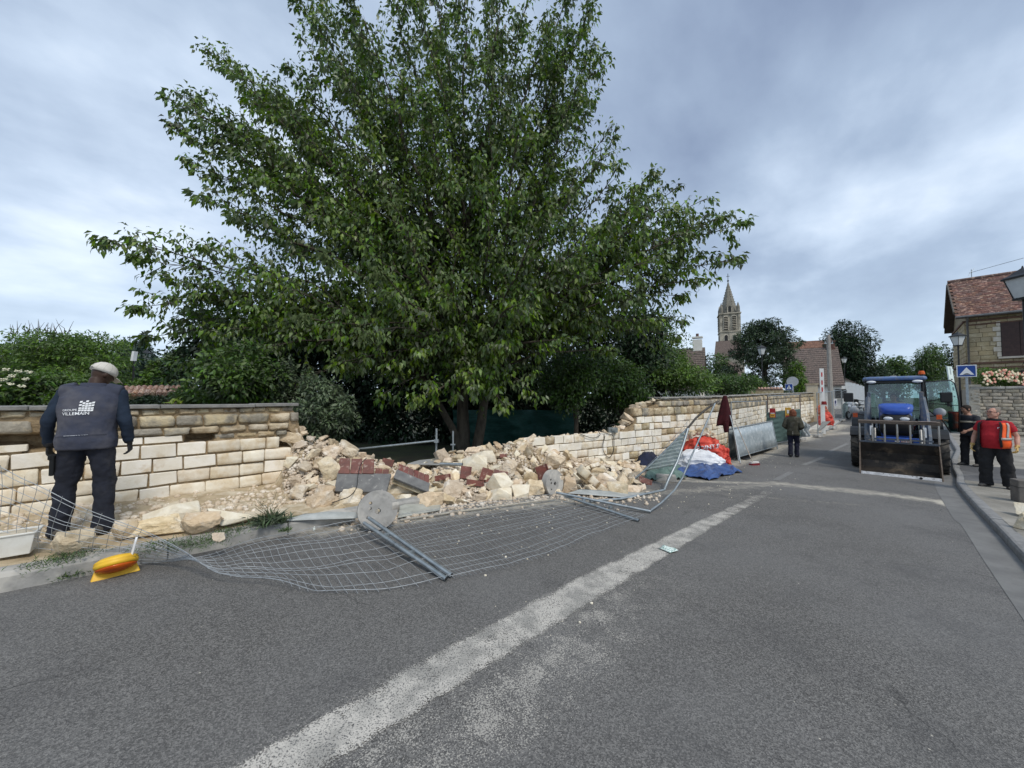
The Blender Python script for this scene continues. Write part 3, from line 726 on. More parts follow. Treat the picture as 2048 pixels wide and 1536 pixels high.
# rough stones left on the broken top of the right wall
for i in range(34):
    px = 905 + (1262 - 905) * i / 33 + r.uniform(-4, 4); c, d, nn, _ = wall_at(l_of(px)); base = interp(tr, l_of(px)); s_ = r.uniform(0.13, 0.24) * (1.25 if px < 1070 else 0.85)
    put_rock(c - nn * r.uniform(0.08, 0.3) + Vector((0, 0, base + s_ * 0.2)), (s_ * 1.3, s_, s_ * 0.7), (r.gauss(0, .4), r.gauss(0, .4), r.uniform(0, 6)), r.choice(ROCK), 'loose stone lying along the torn top of the right wall', 'loose stones on the broken wall top')
for px, z, s_ in ((1248, .72, .22), (1256, .86, .25), (1262, 1.0, .28), (1240, .68, .18), (1290, 1.36, .26), (1305, 1.42, .22), (1278, 1.30, .22), (1312, 1.50, .16), (600, .82, .24), (607, .95, .18), (622, .70, .22), (598, 1.02, .2)):
    c, d, nn, _ = wall_at(l_of(px))
    put_rock(c - nn * 0.15 + Vector((0, 0, z)), (s_ * 1.4, s_, s_ * .75), (r.gauss(0, .3), r.gauss(0, .3), r.uniform(0, 6)), r.choice(ROCK), ('loose stone clinging to the torn end of the left wall' if px < 700 else 'loose stone clinging to the torn end of the right wall'), 'loose stones at the torn wall ends')
# crumbs: far too many to count
def crumbs(name, pts, m, smin, smax, seed=3):
    g = np.random.default_rng(seed); P = np.array(pts, float); n = len(P)
    base = []
    for k in range(6):
        bm = bmesh.new(); bmesh.ops.create_icosphere(bm, subdivisions=1, radius=0.5)
        rr = random.Random(k)
        for v in bm.verts: v.co = Vector((v.co.x * rr.uniform(.7, 1.3), v.co.y * rr.uniform(.7, 1.2), v.co.z * rr.uniform(.5, 1)))
        bmesh.ops.convex_hull(bm, input=bm.verts[:])
        bmesh.ops.triangulate(bm, faces=bm.faces[:]); base.append((np.array([v.co[:] for v in bm.verts]), np.array([[v.index for v in f.verts] for f in bm.faces]))); bm.free()
    Vs = []; Fs = []; off = 0
    for i in range(n):
        v, f = base[i % 6]; s = smin * (smax / smin) ** (g.random() ** 1.6); a = g.random() * 6.28; ca, sa = math.cos(a), math.sin(a)
        q = v * s; q = np.stack([q[:, 0] * ca - q[:, 1] * sa, q[:, 0] * sa + q[:, 1] * ca, q[:, 2]], 1); Vs.append(q + P[i] + [0, 0, s * 0.15]); Fs.append(f + off); off += len(v)
    return link(name, np_mesh(name, np.concatenate(Vs), np.concatenate(Fs)), m, kind='stuff')
pts = []
for _ in range(9000):
    px = r.uniform(570, 1290); p = heap_pt(px, r.uniform(0, 1.0)); pts.append((p.x, p.y, p.z - 0.03))
for _ in range(900):
    px = r.uniform(640, 1320); b = 1.0 + abs(r.gauss(0, 0.10)); p = heap_pt(px, min(b, 1.5)); pts.append((p.x, p.y, gz(p.x, p.y) + 0.0))
crumbs('stone_crumbs', pts, M_rubble, 0.02, 0.095)
pts = []
for _ in range(4200):
    s = r.uniform(-6, 3); t = 5.6 + abs(r.gauss(0, 0.75)); 
    if t > 7.3: continue
    p = ST(s, t); pts.append((p.x, p.y, verge_z(p.x, p.y) - 0.004))
crumbs('verge_gravel', pts, M_rubble, 0.012, 0.10, 4)
pts = []
for _ in range(420):
    s = r.uniform(2, 16); t = r.uniform(1.5, 4.0) if r.random() < .5 else 4.0 - abs(r.gauss(0, .6)); p = ST(s, t); pts.append((p.x, p.y, p.z))
crumbs('road_chips', pts, M_rubble_pale, 0.008, 0.03, 6)
# ================================================================== TREES AND SHRUBS
def unit(v): return v / np.maximum(np.linalg.norm(v, axis=1, keepdims=True), 1e-9)
def leaf_arrays(P, D0, L, Wd, g, curl=0.25):
    """folded, drooping leaves: P base points, D0 directions, L lengths"""
    n = len(P); D0 = unit(D0); up = np.tile([0, 0, 1.0], (n, 1)) + g.normal(0, 0.55, (n, 3))
    S = unit(np.cross(D0, up)); Nn = unit(np.cross(S, D0))
    L = L[:, None]; w = (Wd * L)
    mid = P + D0 * L * 0.45 + Nn * L * 0.04; tip = P + D0 * L - Nn * L * curl
    l = P + D0 * L * 0.42 - S * w * 0.5 + Nn * L * 0.10; r_ = P + D0 * L * 0.42 + S * w * 0.5 + Nn * L * 0.10
    V = np.stack([P, l, r_, mid, tip], 1).reshape(-1, 3)
    i = np.arange(n)[:, None] * 5
    F = np.concatenate([i + [0, 3, 1], i + [0, 2, 3], i + [1, 3, 4], i + [3, 2, 4]], 1).reshape(-1, 3)
    return V, F
def leaf_mesh(name, P, D0, L, Wd, g, curl=0.25, tint=None):
    V, F = leaf_arrays(P, D0, L, Wd, g, curl)
    t = (g.random(len(P)) if tint is None else tint)
    return np_mesh(name, V, F, False, np.repeat(t, 4))
M_walnut = mat('walnut leaf', (0.150, 0.225, 0.040), (0.085, 0.150, 0.028), 0.45, 1.1, tint=0.50, trans=0.28, spec=0.45)
M_leaf_mid = mat('mid green leaf', (0.095, 0.165, 0.034), (0.058, 0.11, 0.024), 0.5, 0.9, tint=0.40, trans=0.25)
M_leaf_bright = mat('bright yellow green leaf', (0.13, 0.22, 0.035), (0.075, 0.14, 0.028), 0.5, 0.7, tint=0.32, trans=0.3)
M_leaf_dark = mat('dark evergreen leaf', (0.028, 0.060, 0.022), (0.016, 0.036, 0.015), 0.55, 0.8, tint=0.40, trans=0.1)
M_leaf_grey = mat('silvery grey green leaf', (0.13, 0.175, 0.095), (0.065, 0.10, 0.050), 0.5, 1.5, tint=0.35, trans=0.2)
M_leaf_red = mat('dark copper leaf', (0.060, 0.030, 0.028), (0.030, 0.020, 0.018), 0.6, 1.0, tint=0.4)
M_leaf_blue = mat('blue green needle', (0.045, 0.085, 0.060), (0.025, 0.055, 0.040), 0.6, 0.9, tint=0.35, trans=0.1)
M_leaf_cedar = mat('cedar needle', (0.065, 0.105, 0.045), (0.030, 0.055, 0.028), 0.6, 0.5, tint=0.40, trans=0.1)
M_leaf_pale = mat('pale far leaf', (0.12, 0.17, 0.07), (0.08, 0.115, 0.05), 0.6, 0.4, tint=0.3, trans=0.2)

def bez(a, c1, c2, b, n):
    out = []
    for i in range(n + 1):
        t = i / n; out.append(a * (1 - t) ** 3 + c1 * 3 * t * (1 - t) ** 2 + c2 * 3 * t * t * (1 - t) + b * t ** 3)
    return out
def big_tree():
    g = np.random.default_rng(21); rr = random.Random(21)
    base = D(938, 905, 11.2); base.z = -0.25
    root = thing('walnut_tree', 'huge spreading green tree rising behind the gap in the broken wall', 'tree', base)
    stems = [(D(925, 800, 11.3), 0.17), (D(975, 800, 11.0), 0.13), (D(868, 820, 11.0), 0.10)]
    trunk = MB(); b0 = base - Vector((0, 0, 0.3))
    fork = []
    for (t, r0), bx in zip(stems, (-0.12, 0.12, 0.0)):
        a = b0 + Vector((bx, 0, 0)); f = t + Vector((0, 0, 0.5))
        pts = bez(a, a.lerp(f, .35) + Vector((bx * .5, 0, .2)), a.lerp(f, .7), f, 8)
        trunk.tube([p + Vector((nz(p, 2, 1), nz(p, 2, 4), 0)) * 0.05 for p in pts], [r0 * (1.35 - 0.5 * i / 8) for i in range(9)], 10); fork.append((f, r0))
    tips = [(372, 262, 10), (400, 330, 9.8), (500, 180, 10.2), (540, 215, 11), (590, 150, 10.5), (612, 90, 11), (470, 260, 9.6), (560, 300, 9.2), (1175, 30, 10.5), (1190, 130, 10.4), (1215, 300, 10.2), (1290, 400, 9.8), (1340, 385, 10.4), (1360, 470, 9.8), (1380, 520, 10.8), (1330, 670, 11.2), (1290, 640, 10.4), (850, 790, 9.3), (1000, 800, 9.3), (480, 700, 9.4), (380, 640, 9.6), (350, 560, 9.2), (238, 484, 9.0), (300, 520, 9.5), (300, 612, 9.0), (318, 672, 9.6), (350, 205, 10.5), (362, 190, 11), (430, 110, 11.5), (415, 260, 9.5), (470, 150, 10.5), (425, 405, 9.0), (520, 215, 9.8), (500, 330, 8.9),
            (560, 205, 11.6), (600, 5, 11), (640, 60, 10), (655, 10, 12), (700, 10, 10.5), (735, 60, 9.5), (790, 0, 11), (840, 20, 10), (875, -40, 11.5), (930, 0, 10), (985, 20, 11.5), (1000, 10, 10),
            (1050, 20, 10.8), (1095, 60, 9.8), (1140, -30, 11.2), (1130, 90, 10.5), (1178, 110, 11), (1150, 190, 9.6), (1165, 240, 11.5), (1212, 268, 10.5), (1225, 350, 9.7), (1290, 362, 10.2), (1300, 430, 9.2),
            (1400, 402, 10.5), (1430, 440, 10.0), (1468, 450, 10.6), (1455, 520, 10.6), (1400, 560, 10.2), (1300, 520, 9.0), (1345, 590, 11), (1250, 600, 9.5), (1350, 640, 11.8), (1150, 560, 8.8), (1190, 470, 8.6),
            (440, 500, 8.8), (520, 560, 8.4), (430, 590, 9.2), (450, 660, 9.2), (390, 720, 10.2), (560, 690, 8.8), (640, 640, 8.2), (600, 760, 9.2), (700, 720, 8.8), (760, 660, 8.2),
            (620, 420, 8.6), (720, 300, 8.6), (800, 430, 8.2), (860, 220, 9), (900, 560, 8.2), (960, 350, 8.6), (1040, 250, 9), (1080, 440, 8.4), (680, 530, 8.2), (780, 560, 8.0), (600, 250, 9.6), (690, 160, 9.6), (790, 130, 9.4), (980, 140, 9.6),
            (850, 700, 8.9), (1000, 690, 8.8), (1100, 680, 9.2), (1200, 700, 10), (1050, 600, 8.4), (940, 450, 13), (700, 400, 13.5), (1150, 380, 13.5), (820, 250, 13.5), (1020, 180, 13), (560, 480, 13), (1250, 500, 13.2), (860, 90, 12.6),
            (480, 440, 11.6), (1330, 450, 12.2), (560, 380, 11.8), (660, 620, 12), (1130, 640, 12.4), (780, 780, 9.4), (1060, 780, 9.6), (950, 760, 9.2), (520, 640, 11), (1010, 520, 12), (800, 480, 11.6), (900, 640, 12)]
    limbs = MB(); branches = MB(); LP_, LD_ = [], []
    for k, (px, py, Y) in enumerate(tips):
        T = D(px, py, Y)
        if px > 1120: f, r0 = fork[1]
        elif px < 560 and py > 430: f, r0 = fork[2]
        else: f, r0 = fork[0] if rr.random() < 0.6 else fork[1]
        d = T - f; ln = d.length; low = py > 560
        c1 = f + Vector((d.x * 0.16, d.y * 0.2, max(0.35 * ln, d.z * 0.45) if not low else 0.28 * ln))
        c2 = f + d * 0.66 + Vector((0, 0, (0.10 if not low else 0.16) * ln))
        n = max(8, int(ln / 0.40)); pts = bez(f, c1, c2, T, n)
        w = [Vector((nz(p, .9, k), nz(p, .9, k + 20), nz(p, .9, k + 40))) * 0.28 * min(1, 4 * i / n * (1 - i / n) + .1) for i, p in enumerate(pts)]
        pts = [p + q for p, q in zip(pts, w)]
        rad = [r0 * (0.55 if k % 7 == 3 else 0.28) * (1 - i / n) ** 0.9 + 0.008 for i in range(n + 1)]
        limbs.tube(pts, rad, 6, caps=False)
        start = max(2, int(n * (0.30 if ln > 5 else 0.15)))
        for i in range(start, n + 1):
            u = i / n; p = pts[i]; tan = (pts[i] - pts[i - 1]).normalized()
            for q in range(3):
                if i == n: bd, bl = tan, 0.35
                else:
                    rnd = Vector((rr.gauss(0, 1), rr.gauss(0, 1), rr.gauss(0, 1))); rnd = (rnd - tan * rnd.dot(tan)).normalized()
                    bd = (tan * 0.75 + rnd * 0.9 + Vector((0, 0, 0.22))).normalized(); bl = rr.uniform(0.5, 1.25) * (1.15 - 0.60 * u)
                bp = [p]; m = max(3, int(bl / 0.16)); dd = bd.copy()
                for j in range(m):
                    dd = (dd + Vector((rr.gauss(0, .10), rr.gauss(0, .10), rr.gauss(0, .08) - 0.015))).normalized(); bp.append(bp[-1] + dd * bl / m)
                branches.tube(bp, [0.013 * (1 - 0.8 * j / m) for j in range(m + 1)], 3, caps=False)
                for j in range(1, m + 1):
                    nl = 8 if j < m else 12
                    for _ in range(nl):
                        o = Vector((rr.gauss(0, 1), rr.gauss(0, 1), rr.gauss(0, .8))).normalized()
                        LP_.append(tuple(bp[j] + o * rr.uniform(0.0, 0.20)))
                        LD_.append(tuple(o * 0.75 + dd * 0.35 + Vector((0, 0, -0.95))))
    P = np.array(LP_); Dv = np.array(LD_)
    # leave the open windows through which the sky shows
    keep = g.random(len(P)) < np.clip(0.80 + 1.3 * np.array([nz(tuple(p), 0.95, 3.3) for p in P]), 0.22, 1.0)
    P, Dv = P[keep], Dv[keep]; Dv += g.normal(0, 0.22, Dv.shape)
    L = g.uniform(0.095, 0.215, len(P))
    tint = np.clip(0.5 + 0.5 * np.array([nz(tuple(p), 0.9, 7.7) for p in P]) + g.normal(0, 0.22, len(P)), 0, 1)
    trunk.build('trunk', M_bark, root, True); limbs.build('limbs', M_bark, root, True, fix=False); branches.build('twigs', M_bark, root, True, 'stuff', fix=False)
    # the 280 nearest leaves one by one, the rest as one crown
    dist = P[:, 1] + 0 * P[:, 0]; order = np.argsort(dist); near = order[:280]; far = order[280:]
    proto = leaf_mesh('leaf', np.zeros((1, 3)), np.array([[0, 0, -1.0]]), np.array([1.0]), 0.46, g, tint=np.array([0.6])); proto.materials.append(M_walnut)
    for i in near:
        o = bpy.data.objects.new('leaf', proto); COL.objects.link(o); o.parent = root
        o.matrix_parent_inverse = rootinv(root); o.location = P[i]; o.scale = (L[i],) * 3
        o.rotation_euler = Vector((0, 0, -1)).rotation_difference(Vector(Dv[i])).to_euler()
    print('walnut leaves', len(P))
    link('crown', leaf_mesh('crown', P[far], Dv[far], L[far], 0.46, g, tint=tint[far]), M_walnut, root, True, 'stuff')
big_tree()

def clump_points(g, cents, n, shell=0.62):
    """points in a set of (centre, radii) lobes, most of them near the lobes' skin"""
    C_ = np.array([c for c, r in cents], float); Rr = np.array([r for c, r in cents], float)
    vol = np.prod(Rr, 1) ** (2 / 3); pick = g.choice(len(cents), n, p=vol / vol.sum())
    u = unit(g.normal(0, 1, (n, 3))); rad = np.where(g.random(n) < 0.72, shell + (1.06 - shell) * g.random(n) ** 0.7, g.random(n) ** 0.4)[:, None]
    return C_[pick] + u * rad * Rr[pick], u
def blob_tree(name, label, cat, px, Y, y_top, y_bot, w_px, m, n, leaf, style='round', seed=0, group=None, trunk=True, lobes=26, ground=None, depth=1.0, wid=0.5, trunk_r=None, lobe=0.34, hollow=None):
    g = np.random.default_rng(seed + 100); rr = random.Random(seed)
    top = D(px, y_top, Y).z; c = D(px, 795, Y); half = w_px / 2 / F_PX * Y / (1 + 0.35 * ((px - 1024) / F_PX) ** 2 * (depth > .6))
    g0 = gz(c.x, c.y) - 0.05 if ground is None else ground
    bot = max(D(px, y_bot, Y).z, g0); H = top - bot
    root = thing(name, label, cat, (c.x, c.y, g0), group=group)
    cents = []
    for k in range(lobes):
        if style == 'cone':
            h = rr.random() ** 1.1; rad = half * (1 - h) ** 0.85 * rr.uniform(.45, 1); a = rr.uniform(0, 6.28)
            cents.append(((c.x + math.cos(a) * rad, c.y + math.sin(a) * rad * depth, bot + H * (0.04 + 0.93 * h)), (half * (.10 + .26 * (1 - h)), half * (.10 + .26 * (1 - h)), H * 0.07)))
        elif style == 'tiers':
            h = rr.random(); prof = math.sin(math.pi * (0.12 + 0.80 * h)) ** 0.8; rad = half * prof * rr.random() ** 0.5 * 0.86; a = rr.uniform(0, 6.28)
            cents.append(((c.x + math.cos(a) * rad, c.y + math.sin(a) * rad * depth, bot + H * (0.05 + 0.9 * h)), (half * rr.uniform(.18, .30), half * rr.uniform(.18, .30), H * rr.uniform(.035, .06))))
        elif style == 'hedge':
            a = rr.uniform(-1, 1); h = rr.random()
            cents.append(((c.x + a * half * 0.9, c.y + rr.uniform(-.5, .5) * depth, bot + H * (0.08 + 0.84 * h * (1 - 0.25 * abs(a) * rr.random()))), (half * lobe * rr.uniform(.6, 1.1), 0.4 * depth + .25, H * rr.uniform(.14, .24))))
        else:
            u = Vector((rr.gauss(0, 1), rr.gauss(0, 1), rr.gauss(0, 1))).normalized(); q = rr.random() ** 0.45 * 0.70; s_ = rr.uniform(.65, 1.15) * lobe
            cents.append(((c.x + u.x * half * q, c.y + u.y * half * q * depth, bot + H * (0.5 + u.z * q * 0.52)), (half * s_, half * s_ * depth, H * 0.5 * s_)))
    P, u = clump_points(g, cents, n)
    ext = np.array([nz(tuple(p), 1.6 / max(0.6, half * .35), seed) for p in P])
    P = P + u * (ext[:, None] * half * 0.10)
    if style == 'willow': pass
    Dv = u * 0.8 + g.normal(0, 0.5, P.shape) + np.array([0, 0, -0.9 if style == 'willow' else (-0.05 if style in ('cone', 'tiers') else -0.25)])
    P[:, 2] = np.maximum(P[:, 2], g0 + 0.02)
    L = g.uniform(0.7, 1.3, n) * leaf
    tint = np.clip(0.45 + 0.75 * ext + g.normal(0, 0.2, n), 0, 1)
    link('crown', leaf_mesh('crown', P, Dv, L, wid, g, tint=tint), m, root, True, 'stuff')
    if trunk:
        tr_ = trunk_r or max(0.05, H * 0.022); mb = MB(); ptop = Vector((c.x, c.y, bot + H * (0.85 if style in ('cone', 'tiers') else 0.6)))
        mb.tube([Vector((c.x, c.y, g0 - 0.1)), Vector((c.x + .05, c.y, (g0 + ptop.z) / 2)), ptop], [tr_ * 1.3, tr_, tr_ * .3], 8)
        for k in range(min(lobes, 16)):
            q = Vector(cents[k][0]); a = Vector((c.x, c.y, g0 + (q.z - g0) * rr.uniform(.45, .8)))
            mb.tube([a, a.lerp(q, .5) + Vector((0, 0, .05 * H)), q], [tr_ * .35, tr_ * .2, tr_ * .06], 5, caps=False)
        mb.build('trunk', M_bark, root, True, fix=False)
    return root
# --- dark planting directly behind the wall and under the big tree
blob_tree('shrub', 'dark dense shrub behind the left wall end, under the big tree', 'shrub', 480, 8.2, 690, 850, 250, M_leaf_mid, 9000, 0.11, seed=1, ground=-0.1, lobes=30)
blob_tree('shrub', 'silvery grey-leaved bush leaning over the torn end of the left wall', 'shrub', 645, 7.9, 735, 905, 190, M_leaf_grey, 7500, 0.105, seed=2, ground=-0.2, lobes=40, wid=0.36, lobe=.22)
blob_tree('shrub', 'grey-green bush right behind the end of the dark coping', 'shrub', 590, 8.6, 700, 860, 120, M_leaf_grey, 3500, 0.085, seed=3, ground=-0.2, lobes=16, wid=0.4)
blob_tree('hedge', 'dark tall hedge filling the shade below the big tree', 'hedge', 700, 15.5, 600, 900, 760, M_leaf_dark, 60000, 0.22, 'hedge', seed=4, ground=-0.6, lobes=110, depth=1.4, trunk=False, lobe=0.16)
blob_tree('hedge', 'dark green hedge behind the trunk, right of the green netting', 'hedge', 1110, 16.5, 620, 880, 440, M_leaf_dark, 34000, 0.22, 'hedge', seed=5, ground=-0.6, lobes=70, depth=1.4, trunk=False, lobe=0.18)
blob_tree('shrub', 'dark glossy shrub hanging over the low part of the right wall', 'shrub', 1150, 12.6, 665, 855, 190, M_leaf_mid, 8000, 0.12, seed=6, ground=-0.4, lobes=26)
blob_tree('shrub', 'leafy green shrub standing behind the torn end of the right wall', 'shrub', 1240, 13.6, 690, 835, 180, M_leaf_mid, 9000, 0.12, seed=7, ground=-0.4, lobes=26)
blob_tree('shrub', 'light green shrub above the coping left of the hanging jacket', 'shrub', 1345, 16.0, 718, 800, 200, M_leaf_bright, 7000, 0.12, seed=8, ground=-0.2, lobes=26)
blob_tree('shrub', 'pale green bush above the wall below the white gable', 'shrub', 1455, 21, 735, 800, 170, M_leaf_mid, 5500, 0.14, seed=9, ground=-0.2, lobes=22)
blob_tree('shrub', 'low pale bush above the wall right behind the hanging jacket', 'shrub', 1500, 25, 752, 790, 80, M_leaf_bright, 2200, 0.14, seed=10, ground=0, lobes=12)
blob_tree('tree', 'green tree between the big crown and the house with the chimney', 'tree', 1300, 22, 600, 830, 170, M_leaf_mid, 9000, 0.17, seed=11, lobes=26)
blob_tree('tree', 'feathery green tree just left of the white chimney', 'tree', 1352, 32, 655, 800, 90, M_leaf_bright, 3500, 0.2, seed=12, lobes=20)
blob_tree('tree', 'small dark tree right of the white chimney', 'tree', 1408, 48, 686, 800, 60, M_leaf_dark, 1500, 0.26, seed=13, lobes=12)
blob_tree('tree', 'round mid green tree in front of the church roof', 'tree', 1432, 40, 702, 800, 100, M_leaf_mid, 3200, 0.24, seed=14, lobes=18)
blob_tree('cedar_tree', 'layered cedar in front of the church, branches in flat tiers', 'tree', 1530, 34, 640, 800, 165, M_leaf_cedar, 22000, 0.26, 'tiers', seed=15, lobes=70, wid=0.3)
blob_tree('tree', 'small bright green round tree right below the cedar', 'tree', 1600, 30, 722, 800, 70, M_leaf_bright, 2600, 0.2, seed=16, lobes=16)
blob_tree('conifer_tree', 'big dark rounded conifer right of the utility pole', 'tree', 1702, 52, 622, 815, 150, M_leaf_dark, 17000, 0.42, 'round', seed=17, lobes=46, lobe=0.3, wid=0.3)
blob_tree('tree', 'far light green tree behind the tractor cab', 'tree', 1795, 75, 690, 815, 100, M_leaf_mid, 4000, 0.5, seed=18, lobes=20)
blob_tree('tree', 'lower far tree between the conifer and the willow', 'tree', 1768, 66, 712, 815, 80, M_leaf_cedar, 2600, 0.45, seed=19, lobes=16)
blob_tree('willow_tree', 'hanging willow-like tree left of the stone house', 'tree', 1862, 42, 676, 812, 92, M_leaf_mid, 8000, 0.34, 'willow', seed=20, lobes=26, wid=0.22)
blob_tree('tree', 'open-crowned tree touching the stone house gable', 'tree', 1905, 50, 676, 812, 60, M_leaf_cedar, 2200, 0.32, seed=22, lobes=14)
# --- the garden trees on the left
blob_tree('tree', 'wide bright green spreading tree behind the man in the vest', 'tree', 130, 20, 662, 800, 300, M_leaf_bright, 15000, 0.2, 'tiers', seed=30, lobes=80, wid=0.35, depth=0.5)
blob_tree('tree', 'blue-green conifer-like tree right of the man\'s cap', 'tree', 235, 24, 682, 800, 130, M_leaf_blue, 7000, 0.24, 'tiers', seed=31, lobes=46, wid=0.3, depth=.6)
blob_tree('tree', 'dark pointed conifer behind the left lamp posts', 'tree', 285, 30, 668, 800, 80, M_leaf_blue, 5000, 0.3, 'cone', seed=32, lobes=50, wid=0.3)
blob_tree('tree', 'copper-leaved tree top between the green trees on the left', 'tree', 254, 34, 662, 800, 70, M_leaf_red, 2400, 0.3, seed=33, lobes=16)
blob_tree('tree', 'second copper-leaved tree far left, with bare twigs', 'tree', 72, 44, 652, 800, 70, M_leaf_red, 1200, 0.34, seed=34, lobes=14)
blob_tree('tree', 'pale airy tree at the left edge of the garden', 'tree', 12, 38, 668, 790, 110, M_leaf_pale, 3500, 0.32, seed=35, lobes=20, depth=.6)
blob_tree('tree', 'pale thin-crowned tree far behind the spreading one', 'tree', 110, 46, 648, 800, 130, M_leaf_pale, 3000, 0.36, seed=36, lobes=18, depth=.6)
blob_tree('tree', 'mid green tree between the lamp posts and the big tree', 'tree', 345, 26, 676, 800, 110, M_leaf_mid, 6000, 0.24, seed=37, lobes=24)
blob_tree('tree', 'young bright green tree below the white lamp', 'tree', 300, 19, 725, 800, 70, M_leaf_bright, 2400, 0.17, 'cone', seed=38, lobes=26)
blob_tree('hedge', 'dark green hedge closing the garden behind the left trees', 'hedge', 170, 52, 690, 800, 560, M_leaf_blue, 9000, 0.5, 'hedge', seed=39, lobes=70, depth=2.0, trunk=False, lobe=0.16)
blob_tree('shrub', 'low clipped shrubs just above the coping right of the man', 'shrub', 400, 11, 770, 815, 160, M_leaf_mid, 3500, 0.1, seed=40, ground=0.3, lobes=20)
blob_tree('shrub', 'low dark shrubs above the coping below the brick-coloured wall', 'shrub', 300, 9.0, 792, 812, 110, M_leaf_dark, 1500, 0.08, seed=41, ground=0.9, lobes=14)
elder = blob_tree('elder_shrub', 'elder bush with flat cream flower heads at the left edge', 'shrub', 22, 7.5, 742, 815, 130, M_leaf_mid, 3600, 0.12, seed=42, ground=0.4, lobes=22, depth=.6)
blob_tree('shrub', 'feathery yellow-green shrub behind the wall left of the man', 'shrub', 130, 10.5, 745, 812, 220, M_leaf_bright, 5500, 0.12, 'tiers', seed=43, ground=0.6, lobes=44, wid=.35, depth=.5)
M_flower = mat('cream flower', (0.80, 0.78, 0.62), (0.70, 0.68, 0.50), 0.7, 20)
rr = random.Random(9)
for px, py in ((12, 739), (38, 742), (22, 752), (-10, 745), (52, 758), (20, 768), (44, 772), (8, 760), (58, 744), (-6, 772)):
    c = D(px, py, 7.0); mb = MB()
    for _ in range(16):
        a = rr.uniform(0, 6.28); q = rr.random() ** .5 * 0.05; mb.sphere((c.x + math.cos(a) * q, c.y + math.sin(a) * q, c.z + rr.uniform(-.022, .022)), (.014, .014, .012), 6, 3)
    mb.build('flower_head', M_flower, elder, True)
for lab, px, py, Y, n, L in (('yellow-green broad-leaved plant peeping over the wall behind the man\'s shoulder', 240, 792, 8.6, 14, .30), ('bright broad-leaved sprout just above the coping right of the tiled wall', 352, 806, 8.2, 10, .20)):
    g = np.random.default_rng(n); p = D(px, py, Y); rt = thing('leafy_plant', lab, 'plant', p); P = g.normal(0, .05, (n, 3)); a = g.uniform(0, 6.28, n); el = g.uniform(.3, 1.4, n)
    link('leaves', leaf_mesh('leaves', P, np.stack([np.cos(a) * np.cos(el), np.sin(a) * np.cos(el), np.sin(el)], 1), g.uniform(.6, 1.1, n) * L, .34, g), mat('lime leaf', (.30, .40, .05), (.22, .32, .04), .5, 3, tint=.2, trans=.35), rt, kind='stuff'); MB().tube([(0, 0, -.6), (0, 0, .05)], .012, 5).build('stem', M_bark, rt)
# bare twigs of the far trees
mb = MB()
for k in range(26):
    px = rr.choice((30, 48, 70, 84, 100, 130)) + rr.gauss(0, 9); a = D(px, 668, 46); b = D(px + rr.gauss(0, 8), rr.uniform(636, 655), 46); mb.tube([a, a.lerp(b, .5) + Vector((rr.gauss(0, .2), 0, 0)), b], [.06, .035, .012], 4)
tw = thing('bare_tree', 'leafless twiggy treetop showing over the left garden trees', 'tree', D(70, 700, 46)); mb.build('branches', M_bark, tw, True, 'stuff'); MB().tube([D(70, 790, 46), D(74, 664, 46)], [.35, .1], 7).build('trunk', M_bark, tw, True)
# ================================================================== BUILDINGS
from mathutils.geometry import tessellate_polygon
M_stoneA = mat('church stone', (0.50, 0.45, 0.36), (0.34, 0.31, 0.25), 0.9, 0.8, 0.5, 5, col3=(0.24, 0.22, 0.18), scale3=0.5)
M_spire = mat('spire stone', (0.25, 0.235, 0.20), (0.16, 0.15, 0.125), 0.9, 1.0, 0.5, 4)
M_dark = mat('dark opening', (0.02, 0.02, 0.022), (0.03, 0.03, 0.03), 0.8)
M_roofbr = mat('brown roof tile', (0.15, 0.118, 0.104), (0.10, 0.085, 0.077), 0.9, 3.0, objvar=0.18, col3=(0.22, 0.17, 0.14), scale3=8)
M_roofred = mat('red roof tile', (0.155, 0.078, 0.062), (0.10, 0.058, 0.05), 0.9, 2.2, objvar=0.22, col3=(0.36, 0.22, 0.16), scale3=7, thr3=(0.52, 0.66))
M_render_w = mat('white render', (0.80, 0.78, 0.73), (0.70, 0.68, 0.62), 0.9, 1.5)
def frame(root_loc, th): return Matrix.Translation(root_loc) @ Matrix.Rotation(th, 4, 'Z')
def arch(w, z0, z1, n=8):
    r = w / 2; pts = [(-r, z0), (r, z0)]
    for i in range(n + 1):
        a = math.pi * i / n; pts.append((r * math.cos(a), z1 - r + r * math.sin(a)))
    return pts
